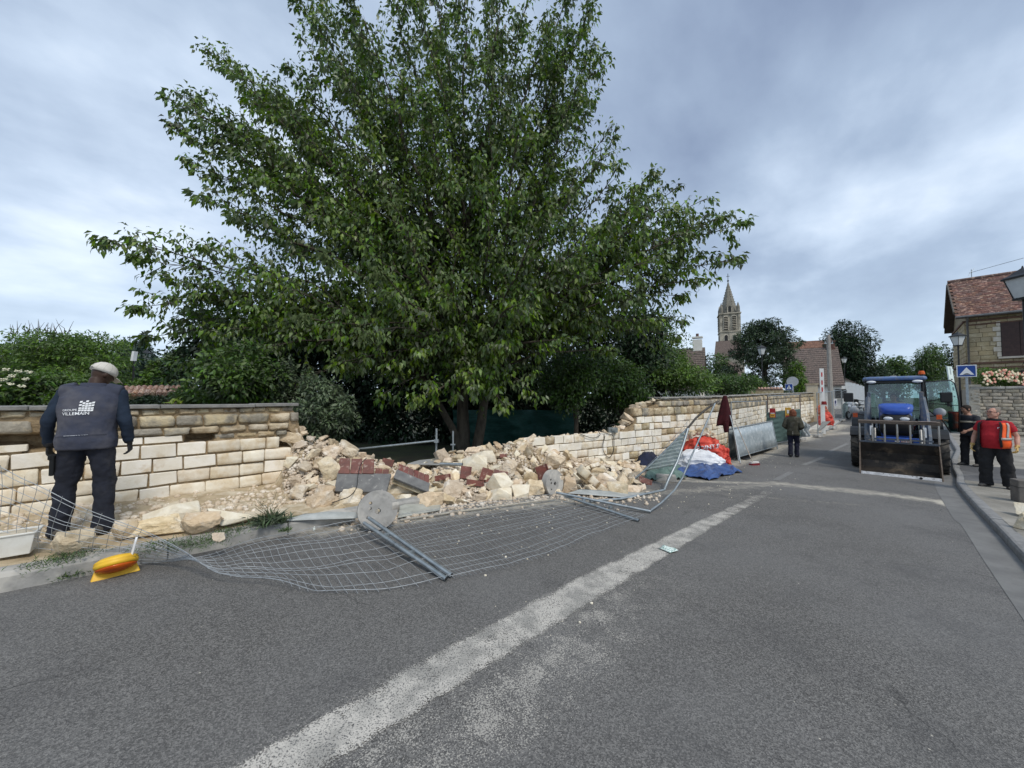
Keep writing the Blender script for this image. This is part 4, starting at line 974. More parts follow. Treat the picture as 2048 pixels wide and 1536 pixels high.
def church():
    c = D(1461, 795, 120); c.z = 0.3; th = R(-24)
    root = thing('church_tower', 'stone church tower with a pointed spire rising over the cedar', 'church', c, th)
    W_ = 5.7; z0, z1, z2, z3 = 0, 22.4, 28.2, 39.3
    MB().box((0, 0, z1 / 2), (W_, W_, z1)).box((0, 0, (z1 + z2) / 2 + .15), (W_ - .3, W_ - .3, z2 - z1 - .3)).build('wall', M_stoneA, root)
    mb = MB()
    for z, o in ((z1, .35), (z2, .55), (18.6, .25)): mb.box((0, 0, z), (W_ + o, W_ + o, .38))
    for sx in (-1, 1):
        for sy in (-1, 1): mb.box((sx * (W_ / 2 - .25), sy * (W_ / 2 - .25), (z1 + z2) / 2), (.62, .62, z2 - z1 - .4))
    mb.build('cornice', M_stoneA, root)
    for side in range(4):
        A = Matrix.Rotation(side * math.pi / 2, 4, 'Z')
        for x in (-1.15, 1.15):
            for (a, b, w) in ((z1 + .5, z2 - .7, 1.15), (19.2, 21.4, .9)):
                o = MB().prism([(x + p[0] * 1.25, p[1] + (0.12 if p[1] > a else 0)) for p in arch(w, a, b)], -W_ / 2 - .08, -W_ / 2 + .3, A).build('window_surround', mat('pale dressed stone', (.60, .55, .45), (.48, .43, .35), .9), root)
                wv = MB().prism([(x + p[0], p[1]) for p in arch(w, a + .05, b - .1)], -W_ / 2 - .12, -W_ / 2 + .2, A).build('belfry_window', M_dark, root)
                if w > 1:
                    lm = MB()
                    for k in range(8): lm.box((x, -W_ / 2 - .14, a + .4 + k * .55), (w * .92, .28, .16), rx=R(-32), M=A)
                    lm.build('louvre', M_stoneA, wv)
    mb = MB(); R_ = W_ / 2 * 0.97
    ring = lambda z, r: [(r * math.cos(math.pi / 8 + i * math.pi / 4), r * math.sin(math.pi / 8 + i * math.pi / 4), z) for i in range(8)]
    mb.loft([ring(z2 + .2, R_), ring(z2 + 5.4, R_ * .52), ring(z3 - .2, .12), ring(z3, .05)], smooth=False)
    mb.build('spire', M_spire, root)
    mb = MB()
    for i in range(8):
        for k in range(11):
            q = (k + .5) / 12; z = z2 + .4 + q * (z3 - z2 - 1); r = R_ * (1 - q) + .12; a = math.pi / 8 + i * math.pi / 4
            mb.box((r * math.cos(a), r * math.sin(a), z), (.26, .26, .2), rz=a, taper=.4)
    mb.build('crockets', M_spire, root, kind='stuff')
    for sx in (-1, 1):
        for sy in (-1, 1):
            MB().tube([(sx * 2.35, sy * 2.35, z2), (sx * 2.35, sy * 2.35, z2 + 2.0), (sx * 2.35, sy * 2.35, z2 + 3.6)], [.55, .5, .06], 8, smooth=False).build('pinnacle', M_spire, root)
    for side in range(4):
        A = Matrix.Rotation(side * math.pi / 2, 4, 'Z')
        d = MB().prism(arch(1.5, z2 + .2, z2 + 2.9), -W_ / 2 + .05, -W_ / 2 + 1.4, A).build('dormer', M_stoneA, root)
        MB().prism(arch(.8, z2 + .5, z2 + 2.4), -W_ / 2 - .02, -W_ / 2 + .3, A).build('opening', M_dark, d)
    MB().tube([(0, 0, z3 - .3), (0, 0, z3 + 2.6)], .09, 6).box((0, 0, z3 + 1.7), (1.0, .12, .12)).sphere((0, 0, z3 + .2), .3, 8, 5).build('cross', M_black, root)
church()
def tiled_plane(root, a, b, c, d, rows, cols, m, name='roof_tile', th=0.04, single=True, jit=.006):
    """a,b: eaves left/right, d,c: ridge left/right. Overlapping tiles, each a piece"""
    a, b, c, d = map(Vector, (a, b, c, d)); n = (b - a).cross(d - a).normalized()
    if n.z < 0: n = -n
    if single:
        w = (b - a).length / cols; h = ((d - a).length) / rows
        me = MB().box((0, 0, 0), (w * .97, h * 1.18, th)).mesh('tile'); me.materials.append(m)
        X = (b - a).normalized(); Y = n.cross(X).normalized()
        if Y.dot(d - a) < 0: Y = -Y
        rot = Matrix((X, Y, n)).transposed()
        for i in range(rows):
            for j in range(cols):
                u = (j + .5 + (.5 if i % 2 else 0)) / cols; v = (i + .5) / rows
                if u > 1: u = 1 - .25 / cols
                p = a.lerp(b, u).lerp(d.lerp(c, u), v) + n * (th * .6 + random.uniform(-jit, jit))
                o = bpy.data.objects.new(name, me); COL.objects.link(o); o.parent = root
                o.location = p; o.rotation_euler = (rot.to_4x4() @ Matrix.Rotation(R(-3.2), 4, 'X')).to_euler()
    else:
        mb = MB()
        for i in range(rows):
            for j in range(cols):
                q = [a.lerp(b, u).lerp(d.lerp(c, u), v) for u, v in ((j / cols, i / rows), ((j + .96) / cols, i / rows), ((j + .96) / cols, (i + 1.12) / rows), (j / cols, (i + 1.12) / rows))]
                k = random.uniform(-jit, jit)
                q = [q[0] + n * (th + k), q[1] + n * (th + k), q[2] + n * k, q[3] + n * k]; mb.add(q, [(0, 1, 2, 3)])
                mb.add([q[0], q[1], q[1] - n * th, q[0] - n * th], [(0, 1, 2, 3)])
        mb.build(name, m, root, kind='stuff', fix=False)
def far_house(name, label, pxc, Y, rz, w, dp, eave, ridge, mw, mr, ridge_along_x=True, chim=None, rows=18, cols=20, ground=-0.2, wins=(), gable_m=None):
    c = D(pxc, 795, Y); c.z = ground; root = thing(name, label, 'house', c, rz)
    e, r_ = eave - ground, ridge - ground
    if ridge_along_x: poly = [(-dp / 2, 0), (dp / 2, 0), (dp / 2, e), (0, r_), (-dp / 2, e)]; M4 = Matrix.Rotation(math.pi / 2, 4, 'Z'); ext = w / 2
    else: poly = [(-w / 2, 0), (w / 2, 0), (w / 2, e), (0, r_), (-w / 2, e)]; M4 = Matrix.Identity(4); ext = dp / 2
    MB().prism(poly, -ext, ext, M4).build('wall', mw, root)
    ov = .25
    if ridge_along_x:
        k = (r_ - e) / (dp / 2)
        for s in (-1, 1):
            P = [(-w / 2 - ov, s * (dp / 2 + ov), e - k * ov + .06), (w / 2 + ov, s * (dp / 2 + ov), e - k * ov + .06), (w / 2 + ov, 0, r_ + .06), (-w / 2 - ov, 0, r_ + .06)]
            rf = MB().add(P + [(x, y, z - .12) for x, y, z in P], [(0, 1, 2, 3), (7, 6, 5, 4), (0, 4, 5, 1), (1, 5, 6, 2), (2, 6, 7, 3), (3, 7, 4, 0)]).build('roof', mr, root)
            tiled_plane(rf, *P, rows, cols, mr, 'roof_tiles', single=False)
    else:
        k = (r_ - e) / (w / 2)
        for s in (-1, 1):
            P = [(s * (w / 2 + ov), -dp / 2 - ov, e - k * ov + .06), (s * (w / 2 + ov), dp / 2 + ov, e - k * ov + .06), (0, dp / 2 + ov, r_ + .06), (0, -dp / 2 - ov, r_ + .06)]
            rf = MB().add(P + [(x, y, z - .12) for x, y, z in P], [(0, 1, 2, 3), (7, 6, 5, 4), (0, 4, 5, 1), (1, 5, 6, 2), (2, 6, 7, 3), (3, 7, 4, 0)]).build('roof', mr, root)
            tiled_plane(rf, *P, rows, cols, mr, 'roof_tiles', single=False)
    if chim:
        x, y, h, mm = chim; MB().box((x, y, r_ + h / 2 - .8), (.75, .6, h + 1.2)).box((x, y, r_ + h), (.85, .7, .12)).build('chimney', mm, root)
        MB().tube([(x, y, r_ + h), (x, y, r_ + h + .35)], .12, 8).build('chimney_pot', M_roofred, root)
    for x, z, ww, hh in wins:
        f = MB().box((x, -dp / 2 - .02, z), (ww, .1, hh)).build('window', M_dark, root); MB().box((x, -dp / 2 - .06, z - hh / 2 - .05), (ww + .2, .2, .08)).build('sill', M_render_w, f)
    return root
far_house('house', 'house with brown roof and white chimney behind the right-hand shrubs', 1358, 34, R(-30), 3.9, 6.0, 2.6, 6.0, M_render_w, M_roofbr, True, (1.6, 0, 1.0, M_render_w), 22, 26)
far_house('house', 'house turning its white gable to the street, below the church', 1462, 44, R(-40), 6.0, 8, 1.2, 5.8, M_render_w, M_roofbr, False, None, 16, 20)
far_house('house', 'long house with a brown tiled roof beside the utility pole', 1622, 44, R(-34), 4.6, 7, 3.2, 7.4, M_render_w, M_roofbr, True, (1.9, 0, .7, M_roofred), 18, 24, wins=((2.2, 2.2, .9, 1.0),))
far_house('church_nave', 'brown slate roof of the church body at the foot of the tower', 1462, 104, R(-34), 6.5, 9, 13, 17.6, M_stoneA, M_roofbr, True, None, 12, 20)
far_house('house', 'far house of which only the red roof shows beside the conifer', 1618, 92, R(-28), 8, 7, 12.6, 15.6, M_render_w, M_roofred, True, None, 12, 20)
far_house('garage', 'low grey building with a shallow roof beyond the pillar', 1682, 50, R(-30), 5.6, 5, 2.2, 4.0, M_render_w, M_roofbr, False, None, 10, 14)
# tile-capped garden wall on the left, behind the coping
def left_garden_wall():
    a, b = D(245, 778, 13.5), D(372, 776, 14.5); root = thing('garden_wall', 'low garden wall capped with mottled red-brown tiles behind the left lamp post', 'wall', (a + b) / 2)
    d = (b - a).normalized(); n = Vector((d.y, -d.x, 0)).normalized()
    mb = MB(); P = [a, b, b + n * -.3, a + n * -.3]; mb.add([p + Vector((0, 0, -.05)) for p in P] + [Vector((p.x, p.y, -.3)) for p in P], [(0, 1, 2, 3), (7, 6, 5, 4), (0, 4, 5, 1), (1, 5, 6, 2), (2, 6, 7, 3), (3, 7, 4, 0)]); mb.build('wall_body', M_ochre, root, True)
    L_ = (b - a).length; me = MB().tube([(0, -.19, -.055), (0, .19, .055)], .085, 6).mesh('tile'); me.materials.append(mat('old mottled tile', (.30, .16, .12), (.17, .11, .09), .9, 12, .3, 40, objvar=.25, col3=(.45, .38, .32), scale3=20))
    for row in range(2):
        for i in range(int(L_ / .16)):
            o = bpy.data.objects.new('cap_tile', me); COL.objects.link(o); o.parent = root; o.matrix_parent_inverse = rootinv(root)
            o.location = a + d * (.08 + i * .16) + n * (.05 + row * .28) + Vector((0, 0, -.01 - row * .13)); o.rotation_euler = (R(random.gauss(6, 2)), R(random.gauss(0, 3)), math.atan2(d.y, d.x))
left_garden_wall()

def stone_house():
    O = Vector((25.9, 21.0, 0)); th = math.atan2(-.719, .695); root = thing('stone_house', 'two-storey ochre stone house with a red tiled roof and brown shutters at the right edge', 'house', (O.x, O.y, -0.1), th)
    # local: +x along the street front (towards the camera's right), +y away from it
    M_wall = mat('coursed ochre stone', (0.40, 0.325, 0.20), (0.31, 0.25, 0.155), 0.92, 1.5, 0.4, 12, objvar=.10, col3=(0.46, 0.39, 0.26), scale3=3)
    z0 = 0.1; W_, Dp, E, Rg = 7.0, 6.2, 6.5, 8.9
    MB().prism([(0.03, 0), (Dp, 0), (Dp, E + z0), (Dp / 2, Rg + z0 - .08), (0.03, E + z0)], -W_, -0.03, Matrix.Rotation(math.pi / 2, 4, 'Z')).build('wall', mat('mortar joint', (.30, .25, .17), (.22, .18, .12), .95, 5), root)
    # the courses: each stone its own piece on the part that shows
    vs_ = block_variants(4, 0.5, 0.08, 0.24, 0.004, 0.008, 0)
    for v in vs_: v.materials.append(M_wall)
    rr = random.Random(4); cnt = 0
    for r_ in range(25):
        z = 0.35 + r_ * 0.255; x = 0.0
        while x < 3.0:
            w = rr.uniform(.34, .62); 
            if x + w > 3.0: w = 3.0 - x
            cx = x + w / 2
            inw = (x + w > 1.20 and x < 2.45) and ((3.75 < z < 5.95) or (1.0 < z < 3.25))
            if inw and x < 1.20: w = 1.20 - x; cx = x + w / 2; inw = w < .1
            if not inw and w > .08:
                o = bpy.data.objects.new('stone', rr.choice(vs_)); COL.objects.link(o); o.parent = root; o.location = (cx, 0.0, z); o.scale = ((w - .012) / .5, 1, .242 / .24); cnt += 1
            x += w
        y = 0.05
        while y < 5.9 and r_ < 24:
            w = rr.uniform(.5, 1.0)
            if cnt < 290:
                o = bpy.data.objects.new('stone', rr.choice(vs_)); COL.objects.link(o); o.parent = root; o.location = (-0.0, y + w / 2, z); o.rotation_euler = (0, 0, math.pi / 2); o.scale = ((w - .012) / .5, 1, 1); cnt += 1
            y += w
    MB().box((3.4, -.05, 3.62), (6.8, .1, .10)).box((3.4, -.04, 3.36), (6.8, .08, .06)).box((3.4, -.05, 6.02), (6.8, .1, .09)).box((3.4, -.04, 5.80), (6.8, .08, .06)).box((-.05, 3, 3.62), (.1, 6, .1)).box((-.05, 3, 6.02), (.1, 6, .09)).build('string_course', mat('dark brick band', (.16, .09, .065), (.10, .06, .045), .9, 6), root)
    M_sh = mat('brown shutter', (.060, .034, .030), (.04, .024, .022), .6, 8)
    for z_ in (4.85, 2.1):
        hh = 1.85 if z_ > 4 else 2.1
        w = MB().box((1.82, .0, z_), (1.22, .12, hh)).build('window', M_dark, root)
        for s in (-1, 1):
            sh = MB().box((1.82 + s * .305, -.07, z_), (.59, .045, hh)).build('shutter', M_sh, w)
        MB().box((1.82, -.1, z_ - hh / 2 - .06), (1.5, .26, .10)).build('sill', mat('sill stone', (.50, .47, .41), (.42, .39, .34), .9), w)
        mbq = MB()
        for k in range(7): mbq.box((1.13 - (.06 if k % 2 else 0), -.045, z_ - hh / 2 + .14 + k * .28), (.14 + (.12 if k % 2 else 0), .06, .24))
        mbq.build('quoin', mat('pale quoin', (.58, .54, .46), (.48, .44, .37), .9), w)
    k = (Rg - E) / (Dp / 2); ov = .38
    for s, nm in ((0, 'f'), (1, 'b')):
        y0 = -ov if s == 0 else Dp + ov
        P = [(-ov, y0, E + z0 - k * ov), (W_, y0, E + z0 - k * ov), (W_, Dp / 2, Rg + z0), (-ov, Dp / 2, Rg + z0)]
        rf = MB().add(P + [(x, y, z - .14) for x, y, z in P], [(0, 1, 2, 3), (7, 6, 5, 4), (0, 4, 5, 1), (1, 5, 6, 2), (2, 6, 7, 3), (3, 7, 4, 0)]).build('roof', mat('roof board', (.09, .07, .055), (.06, .045, .04), .9), root)
        if s == 0:
            Q = [P[0], (2.9, P[1][1], P[1][2]), (2.9, P[2][1], P[2][2]), P[3]]; tiled_plane(rf, *Q, 20, 14, M_roofred)
            Q = [(2.95, P[1][1], P[1][2]), P[1], P[2], (2.95, P[2][1], P[2][2])]; tiled_plane(rf, *Q, 20, 16, M_roofred, 'roof_tiles', single=False)
        else: tiled_plane(rf, *P, 20, 24, M_roofred, 'roof_tiles', single=False)
    MB().tube([(-ov, Dp / 2, Rg + z0 + .06), (W_, Dp / 2, Rg + z0 + .06)], .11, 8).build('ridge_cap', M_roofred, root)
    MB().box((-ov - .02, Dp / 4 - .1, (E + Rg) / 2 + .02), (.05, 3.75, .2), rx=math.atan(k)).box((-ov - .02, Dp * 3 / 4 + .1, (E + Rg) / 2 + .02), (.05, 3.75, .2), rx=-math.atan(k)).build('barge_board', mat('weathered board', (.14, .12, .10), (.09, .08, .07), .85), root)
    MB().tube([(-ov, -ov - .06, E + z0 - k * ov - .05), (W_, -ov - .06, E + z0 - k * ov - .05)], .07, 8).build('gutter', mat('zinc', (.16, .165, .17), (.11, .11, .115), .5, 6, metal=.4), root)
    MB().tube([(.06, -ov - .04, E - k * ov), (.06, -.14, E - .55), (.06, -.14, .1)], .045, 8).build('downpipe', mat('zinc', (.2, .2, .2)), root)
    MB().tube([(.6, Dp / 2, Rg), (.6, Dp / 2, Rg + .75)], .02, 5).tube([(.5, Dp / 2, Rg + .55), (2.5, Dp / 2 - .2, Rg + .9)], .015, 5).tube([(.45, Dp / 2 - .25, Rg + .35), (.75, Dp / 2 + .2, Rg + .85)], .012, 5).build('antenna', M_galv, root)
stone_house()
# right garden wall with coping
def right_wall():
    A_ = Vector((21.35, 17.25, 0)); a = Vector((.695, -.719, 0)); bdir = Vector((.719, .695, 0)); root = thing('garden_wall', 'grey-beige stone garden wall with a concrete coping behind the two standing workmen', 'wall', (A_.x, A_.y, -.1), math.atan2(a.y, a.x))
    MB().box((3.0, .2, 1.05), (6.0, .32, 2.1)).box((-.02 + .2, 2.2, 1.05), (.32, 3.8, 2.1)).build('wall_core', mat('grey mortar', (.34, .31, .26), (.26, .24, .20), .95, 6, .4, 30), root)
    m = mat('weathered wall stone', (.50, .44, .345), (.37, .32, .25), .95, 6, .8, 25, objvar=.17, col3=(.22, .20, .17), scale3=4, thr3=(.5, .68))
    V_ = block_variants(5, .33, .1, .15, .01, .016, .016)
    for v in V_: v.materials.append(m)
    rr = random.Random(8)
    for r_ in range(13):
        x = 0.0; z = .12 + r_ * .155
        while x < 3.4:
            w = rr.uniform(.2, .45); o = bpy.data.objects.new('wall_stone', rr.choice(V_)); COL.objects.link(o); o.parent = root; o.location = (x + w / 2, .04, z); o.scale = ((w - .02) / .33, 1, rr.uniform(.85, .97)); o.rotation_euler = (R(rr.gauss(0, 2)), R(rr.gauss(0, 1.5)), R(rr.gauss(0, 1.5))); x += w
    for i in range(6): bevel_obj(MB().box((.5 + i * 1.0, .2, 2.14), (.985, .46, .1)).build('coping_stone', M_concrete, root), .012, 1)
    MB().box((.1, .2, 1.1), (.36, .42, 2.2)).box((.1, .2, 2.25), (.46, .5, .1)).build('pillar', mat('pillar stone', (.50, .47, .40), (.38, .35, .30), .9, 5, .4, 20), root)
right_wall()
rb = blob_tree('rose_bush', 'rose bush with pink and cream blooms spilling over the right garden wall', 'rose bush', 2000, 17.6, 736, 776, 120, M_leaf_bright, 3600, 0.1, seed=60, ground=1.5, lobes=22, depth=.5, trunk=False)
rr = random.Random(31)
for k in range(90):
    px = rr.uniform(1950, 2046); py = 748 + rr.random() ** 1.3 * 24 - 8 * (1 - abs(px - 1995) / 50); c = D(px, py, 17.2 + rr.uniform(-.3, .1)); c += Vector((0, -.25, 0)); mb = MB()
    for q in range(5):
        a = q * 1.257; mb.sphere((c.x + math.cos(a) * .028, c.y - .02, c.z + math.sin(a) * .028), (.032, .02, .032), 6, 4)
    mb.sphere(c, .035, 6, 4).build('rose', mat('cream rose', (.82, .72, .52), (.72, .60, .42), .6) if rr.random() < .62 else mat('pink rose', (.78, .40, .30), (.65, .28, .22), .6), rb, True)

# ================================================================== STREET FURNITURE
M_lampglass = mat('frosted lamp glass', (.62, .65, .66), (.52, .55, .57), .25, 5)
def lantern(label, px, y_top, Y, h=4.7, group=None, sc=1.0, base=None):
    t = D(px, y_top, Y); g0 = gz(t.x, t.y) + .1 if base is None else base; h = t.z - g0
    root = thing('street_lamp', label, 'street lamp', (t.x, t.y, g0), group=group)
    MB().tube([(0, 0, 0), (0, 0, .5), (0, 0, .55), (0, 0, h - .75)], [.085 * sc, .08 * sc, .05 * sc, .032 * sc], 10).tube([(0, 0, h * .55), (0, 0, h * .55 + .05)], .06, 10).build('pole', M_black, root)
    z = h - .75
    sq = lambda z, r: [(r, r, z), (-r, r, z), (-r, -r, z), (r, -r, z)]
    hd = MB().loft([sq(z + .05, .10), sq(z + .50, .19)], smooth=False); hd.build('lamp_glass', M_lampglass, root)
    mb = MB().box((0, 0, z + .02), (.24, .24, .05))
    for sx in (-1, 1):
        for sy in (-1, 1): mb.tube([(sx * .105, sy * .105, z + .04), (sx * .195, sy * .195, z + .50)], .012, 4)
    mb.loft([sq(z + .50, .23), sq(z + .54, .23), sq(z + .60, .15), sq(z + .70, .06), sq(z + .75, .015)], smooth=False); mb.tube([(0, 0, z + .70), (0, 0, z + .80)], [.03, .01], 6)
    mb.build('lamp_head', M_black, root); return root
lantern('black street lamp with a frosted lantern cut by the right edge of the picture', 2045, 536, 8.6)
lantern('black street lamp standing at the stone house corner behind the blue sign', 1915, 664, 19.6)
lantern('black street lamp in front of the cedar', 1523, 690, 27)
lantern('black lantern street lamp in front of the big dark conifer', 1688, 713, 42)
lantern('farther black lantern street lamp right of the conifer lamp', 1718, 722, 52)
lantern('small lantern lamp showing among the dark trees at left', 293, 700, 25)
t = D(268, 712, 20); root = thing('street_lamp', 'slim dark lamp post with a white curved lamp head in the left garden', 'street lamp', (t.x, t.y, -.1))
MB().tube([(0, 0, 0), (0, 0, t.z - .1)], [.06, .04], 8).build('pole', M_black, root)
MB().loft([[(x + .02 + .06 * math.sin(z * 3), y, t.z + .25 + z) for x, y in ((-.05, -.1), (.08, -.1), (.08, .1), (-.05, .1))] for z in (-.42, -.28, -.14, 0, .1)], smooth=False).build('lamp_head', mat('white lamp shell', (.8, .82, .85), (.7, .72, .75), .3), root)
# utility pole
t = D(1658, 670, 24); root = thing('utility_pole', 'pale concrete utility pole with small crossbars right of the brown roof', 'pole', (t.x, t.y, 0))
MB().tube([(0, 0, 0), (-.05, 0, t.z)], [.16, .10], 8, smooth=False).build('pole', mat('pole concrete', (.36, .34, .31), (.28, .26, .24), .9, 4), root)
for z in (.12, .55): MB().box((-.04, 0, t.z - z), (.55, .06, .06)).tube([(-.26, 0, t.z - z), (-.26, 0, t.z - z + .14)], .03, 6).tube([(.2, 0, t.z - z), (.2, 0, t.z - z + .14)], .03, 6).build('crossbar', M_galv, root)
# speed-hump sign
def plate(root, name, cx, cz, w, h, y, m, th=.012): return MB().box((cx, y, cz), (w, th, h)).build(name, m, root)
M_signblue = mat('sign blue', (.016, .07, .30), (.014, .06, .27), .4, 2); M_signwhite = mat('sign white', (.80, .81, .82), (.76, .77, .78), .4, 2); M_signred = mat('sign red', (.55, .03, .03), (.48, .025, .025), .45, 3)
c = D(1933, 742, 17.2); root = thing('road_sign', 'blue square road sign showing a white triangle over a hump, on a grey post', 'road sign', (c.x, c.y, gz(c.x, c.y) + .1), R(-45)); zc_ = c.z - root.location.z
MB().box((0, .05, (zc_ + .3) / 2), (.08, .05, zc_ + .3)).build('post', M_galv, root)
pl = plate(root, 'sign_plate', 0, zc_, .60, .56, 0, M_signwhite); plate(pl, 'blue_field', 0, zc_, .53, .49, -.008, M_signblue)
MB().prism([(-.22, zc_ - .18), (.22, zc_ - .18), (0, zc_ + .17)], -.020, -.012).build('triangle', M_signwhite, pl)
MB().prism([(-.115, zc_ - .165)] + [(-.115 + .23 * i / 8, zc_ - .165 + .055 * math.sin(math.pi * i / 8)) for i in range(9)], -.026, -.018).build('hump_symbol', M_black, pl)
# round sign seen from behind and the little crossing sign
c = D(1585, 763, 25); root = thing('road_sign', 'round road sign seen from its grey back, next to a small blue sign', 'road sign', (c.x, c.y, 0), R(-30))
MB().disc((0, 0, c.z), .33, 24, 'Y', .02).build('sign_disc', mat('sign back', (.42, .44, .46), (.36, .38, .40), .5, 4, metal=.3), root); MB().box((.02, .04, c.z / 2 - .1), (.07, .05, c.z + .4)).build('post', M_galv, root)
c = D(1578, 774, 24.4); root = thing('road_sign', 'small blue crossing sign with a white triangle beside the round sign', 'road sign', (c.x, c.y, 0), R(-38))
pl = plate(root, 'sign_plate', 0, c.z, .42, .42, 0, M_signwhite); plate(pl, 'blue_field', 0, c.z, .37, .37, -.008, M_signblue); MB().prism([(-.13, c.z - .13), (.13, c.z - .13), (0, c.z + .13)], -.02, -.012).build('triangle', M_signwhite, pl)
MB().sphere((0, -.024, c.z + .04), (.016, .006, .016), 8, 5).box((0, -.024, c.z - .01), (.02, .008, .06)).box((.015, -.024, c.z - .07), (.014, .008, .08), ry=R(-18)).box((-.015, -.024, c.z - .07), (.014, .008, .08), ry=R(18)).build('walking_figure', M_black, pl)
MB().box((0, .03, c.z / 2), (.05, .05, c.z + .2)).build('post', M_galv, root)
# white pole with red dashes
t = D(1643, 737, 19); b = D(1643, 812, 19); root = thing('marker_pole', 'tall white board with three red dashes rising behind the red sacks', 'marker pole', (t.x, t.y, -.25), R(-30))
H = t.z + .25; MB().box((0, 0, H / 2), (.17, .05, H)).build('board', mat('white gloss paint', (.82, .82, .80), (.72, .72, .70), .4, 3), root)
for py in (749, 765, 779): z = D(1643, py, 19).z + .25; MB().box((0, -.028, z), (.05, .008, .22)).build('red_dash', M_signred, root)
z = D(1648, 806, 18.8); o = thing('lamp_box', 'small dark red box lamp at the foot of the white board', 'lamp', z); MB().box((0, 0, 0), (.2, .12, .17), taper=.8).box((0, -.065, 0), (.12, .02, .1)).build('case', mat('dark red plastic', (.25, .02, .02), (.18, .015, .015), .4), o)
# pillar, tile-capped wall and gate further down
def boxy(name, label, cat, x0, x1, y0, y1, Y, dp, m, rz=R(-35), parts=None):
    c = D((x0 + x1) / 2, y0, Y); u = ((x0 + x1) / 2 - 1024) / F_PX; w = (x1 - x0) / F_PX * Y / (math.cos(rz) - u * math.sin(rz)); g0 = min(gz(c.x, c.y), D(x0, y1, Y).z); H = c.z - g0
    root = thing(name, label, cat, (c.x, c.y, g0), rz); bevel_obj(MB().box((0, 0, H / 2), (w, dp, H)).build('body', m, root), .01, 1); return root, w, H
rt, w, H = boxy('gate_pillar', 'sandy rendered gate pillar left of the white marker board', 'pillar', 1612, 1634, 770, 800, 26, .9, mat('sand render', (.60, .52, .39), (.50, .43, .32), .9, 3)); MB().box((0, 0, H + .05), (w + .12, 1.0, .1)).build('cap', M_ochre, rt)
rt, w, H = boxy('garden_wall', 'low rough wall with a tiled cap far behind the right wall, before the round sign', 'wall', 1495, 1566, 779, 800, 24, .4, M_ochre)
me = MB().tube([(0, -.22, -.05), (0, 0, .05), (0, .22, -.05)], .09, 6).mesh('t'); me.materials.append(mat('pinkish cap tile', (.42, .27, .20), (.30, .19, .15), .9, 6, objvar=.15))
for i in range(int(w / .17)): o = bpy.data.objects.new('cap_tile', me); COL.objects.link(o); o.parent = rt; o.location = (-w / 2 + .085 + i * .17, 0, H + .03)
gt = thing('white_gate', 'white boarded gate at the far end of the wall, beyond the mesh fences', 'gate', D(1700, 800, 40), R(-38)); gz0 = gt.location.z
for i in range(9): MB().box((-1.0 + i * .27, 0, .55 + .12 * math.sin(i * .5)), (.255, .04, 2.2 + .24 * math.sin(i * .5))).build('board', mat('gate white', (.80, .83, .84), (.74, .77, .78), .5), gt)
MB().box((-1.25, 0, .6), (.3, .3, 2.7)).build('gate_post', mat('gate white', (.8, .8, .8)), gt)
MB().box((0.1, .05, 1.3), (2.4, .05, .09)).box((.1, .05, -.1), (2.4, .05, .09)).build('rail', mat('gate white', (.8, .8, .8)), gt)
# stone bollard and blocks at the right edge
p = G(2046, 1004, .11); root = thing('bollard', 'square grey stone bollard at the right edge on the pavement', 'bollard', p, R(-30)); bevel_obj(MB().box((.02, 0, .20), (.24, .24, .40)).build('shaft', mat('brown grey stone', (.17, .155, .14), (.12, .11, .10), .9, 9, .4, 60), root), .015, 2); MB().box((.02, 0, .275), (.246, .246, .008)).build('groove', M_dark, root)
rpv = lambda px, py: G(px, py, .12)
rock_px(2062, 1022, 60, 26, 0, 1, 'pale flat stone block lying upon another at the right edge', 1.0, rpv); rock_px(2066, 1046, 56, 30, 0, 0, 'pale stone block underneath the flat one at the right edge', 1.0, rpv)

# ================================================================== FALLEN FENCES
def cr(P, u):
    n = len(P) - 1; t = min(max(u * n, 0), n - 1e-6); i = int(t); t -= i
    a, b, c, d = P[max(i - 1, 0)], P[i], P[i + 1], P[min(i + 2, n)]
    return 0.5 * ((2 * b) + (c - a) * t + (a * 2 - b * 5 + c * 4 - d) * t * t + (b * 3 - a - c * 3 + d) * t ** 3)
def wire_panel(root, T, B, vs, ncross, r=.0028, wob=.02, sd=0, ragged=True, u0=0, u1=1, rc=None):
    rr = random.Random(sd); mb = MB(); n = max(24, len(T) * 10)
    off = lambda p, k=0: p + Vector((nz(p, 1.7, sd + k), nz(p, 1.7, sd + 3 + k), abs(nz(p, 1.7, sd + 6 + k)))) * wob
    for v in vs:
        pts = [off(cr(T, u0 + (u1 - u0) * i / n).lerp(cr(B, u0 + (u1 - u0) * i / n), v)) for i in range(n + 1)]; mb.tube(pts, r * (1.3 if v in (vs[0], vs[-1]) else 1), 4, caps=False)
    for k in range(ncross):
        u = u0 + (u1 - u0) * (k + .5) / ncross; a, b = cr(T, u), cr(B, u); e0, e1 = (-.035, 1.035) if ragged else (0, 1)
        mb.tube([off(a.lerp(b, e0 + (e1 - e0) * j / 10)) + Vector((0, 0, .008 * math.sin(j * 2.1 + k))) for j in range(11)], (rc or r) * .85, 4, caps=False)
    return mb.build('wire_mesh', M_wire, root, True, 'stuff', fix=False)
f1 = thing('mesh_fence_panel', 'twisted mesh panel propped up at the left and pressed flat by the near tube pair', 'fence panel', G(500, 1130))
T = [D(-110, 885, 3.0), D(0, 940, 3.1), D(150, 1008, 3.22), D(300, 1072, 3.35), D(440, 1130, 3.35), G(550, 1165, .05), G(650, 1183, .02), G(770, 1177, .02), G(900, 1150, .03)]
B = [D(-110, 1118, 3.2), D(0, 1112, 3.3), D(130, 1122, 3.4), D(270, 1128, 3.5), D(390, 1110, 3.8), G(480, 1090, .06), G(560, 1072, .05), G(650, 1052, .06), G(745, 1036, .10)]
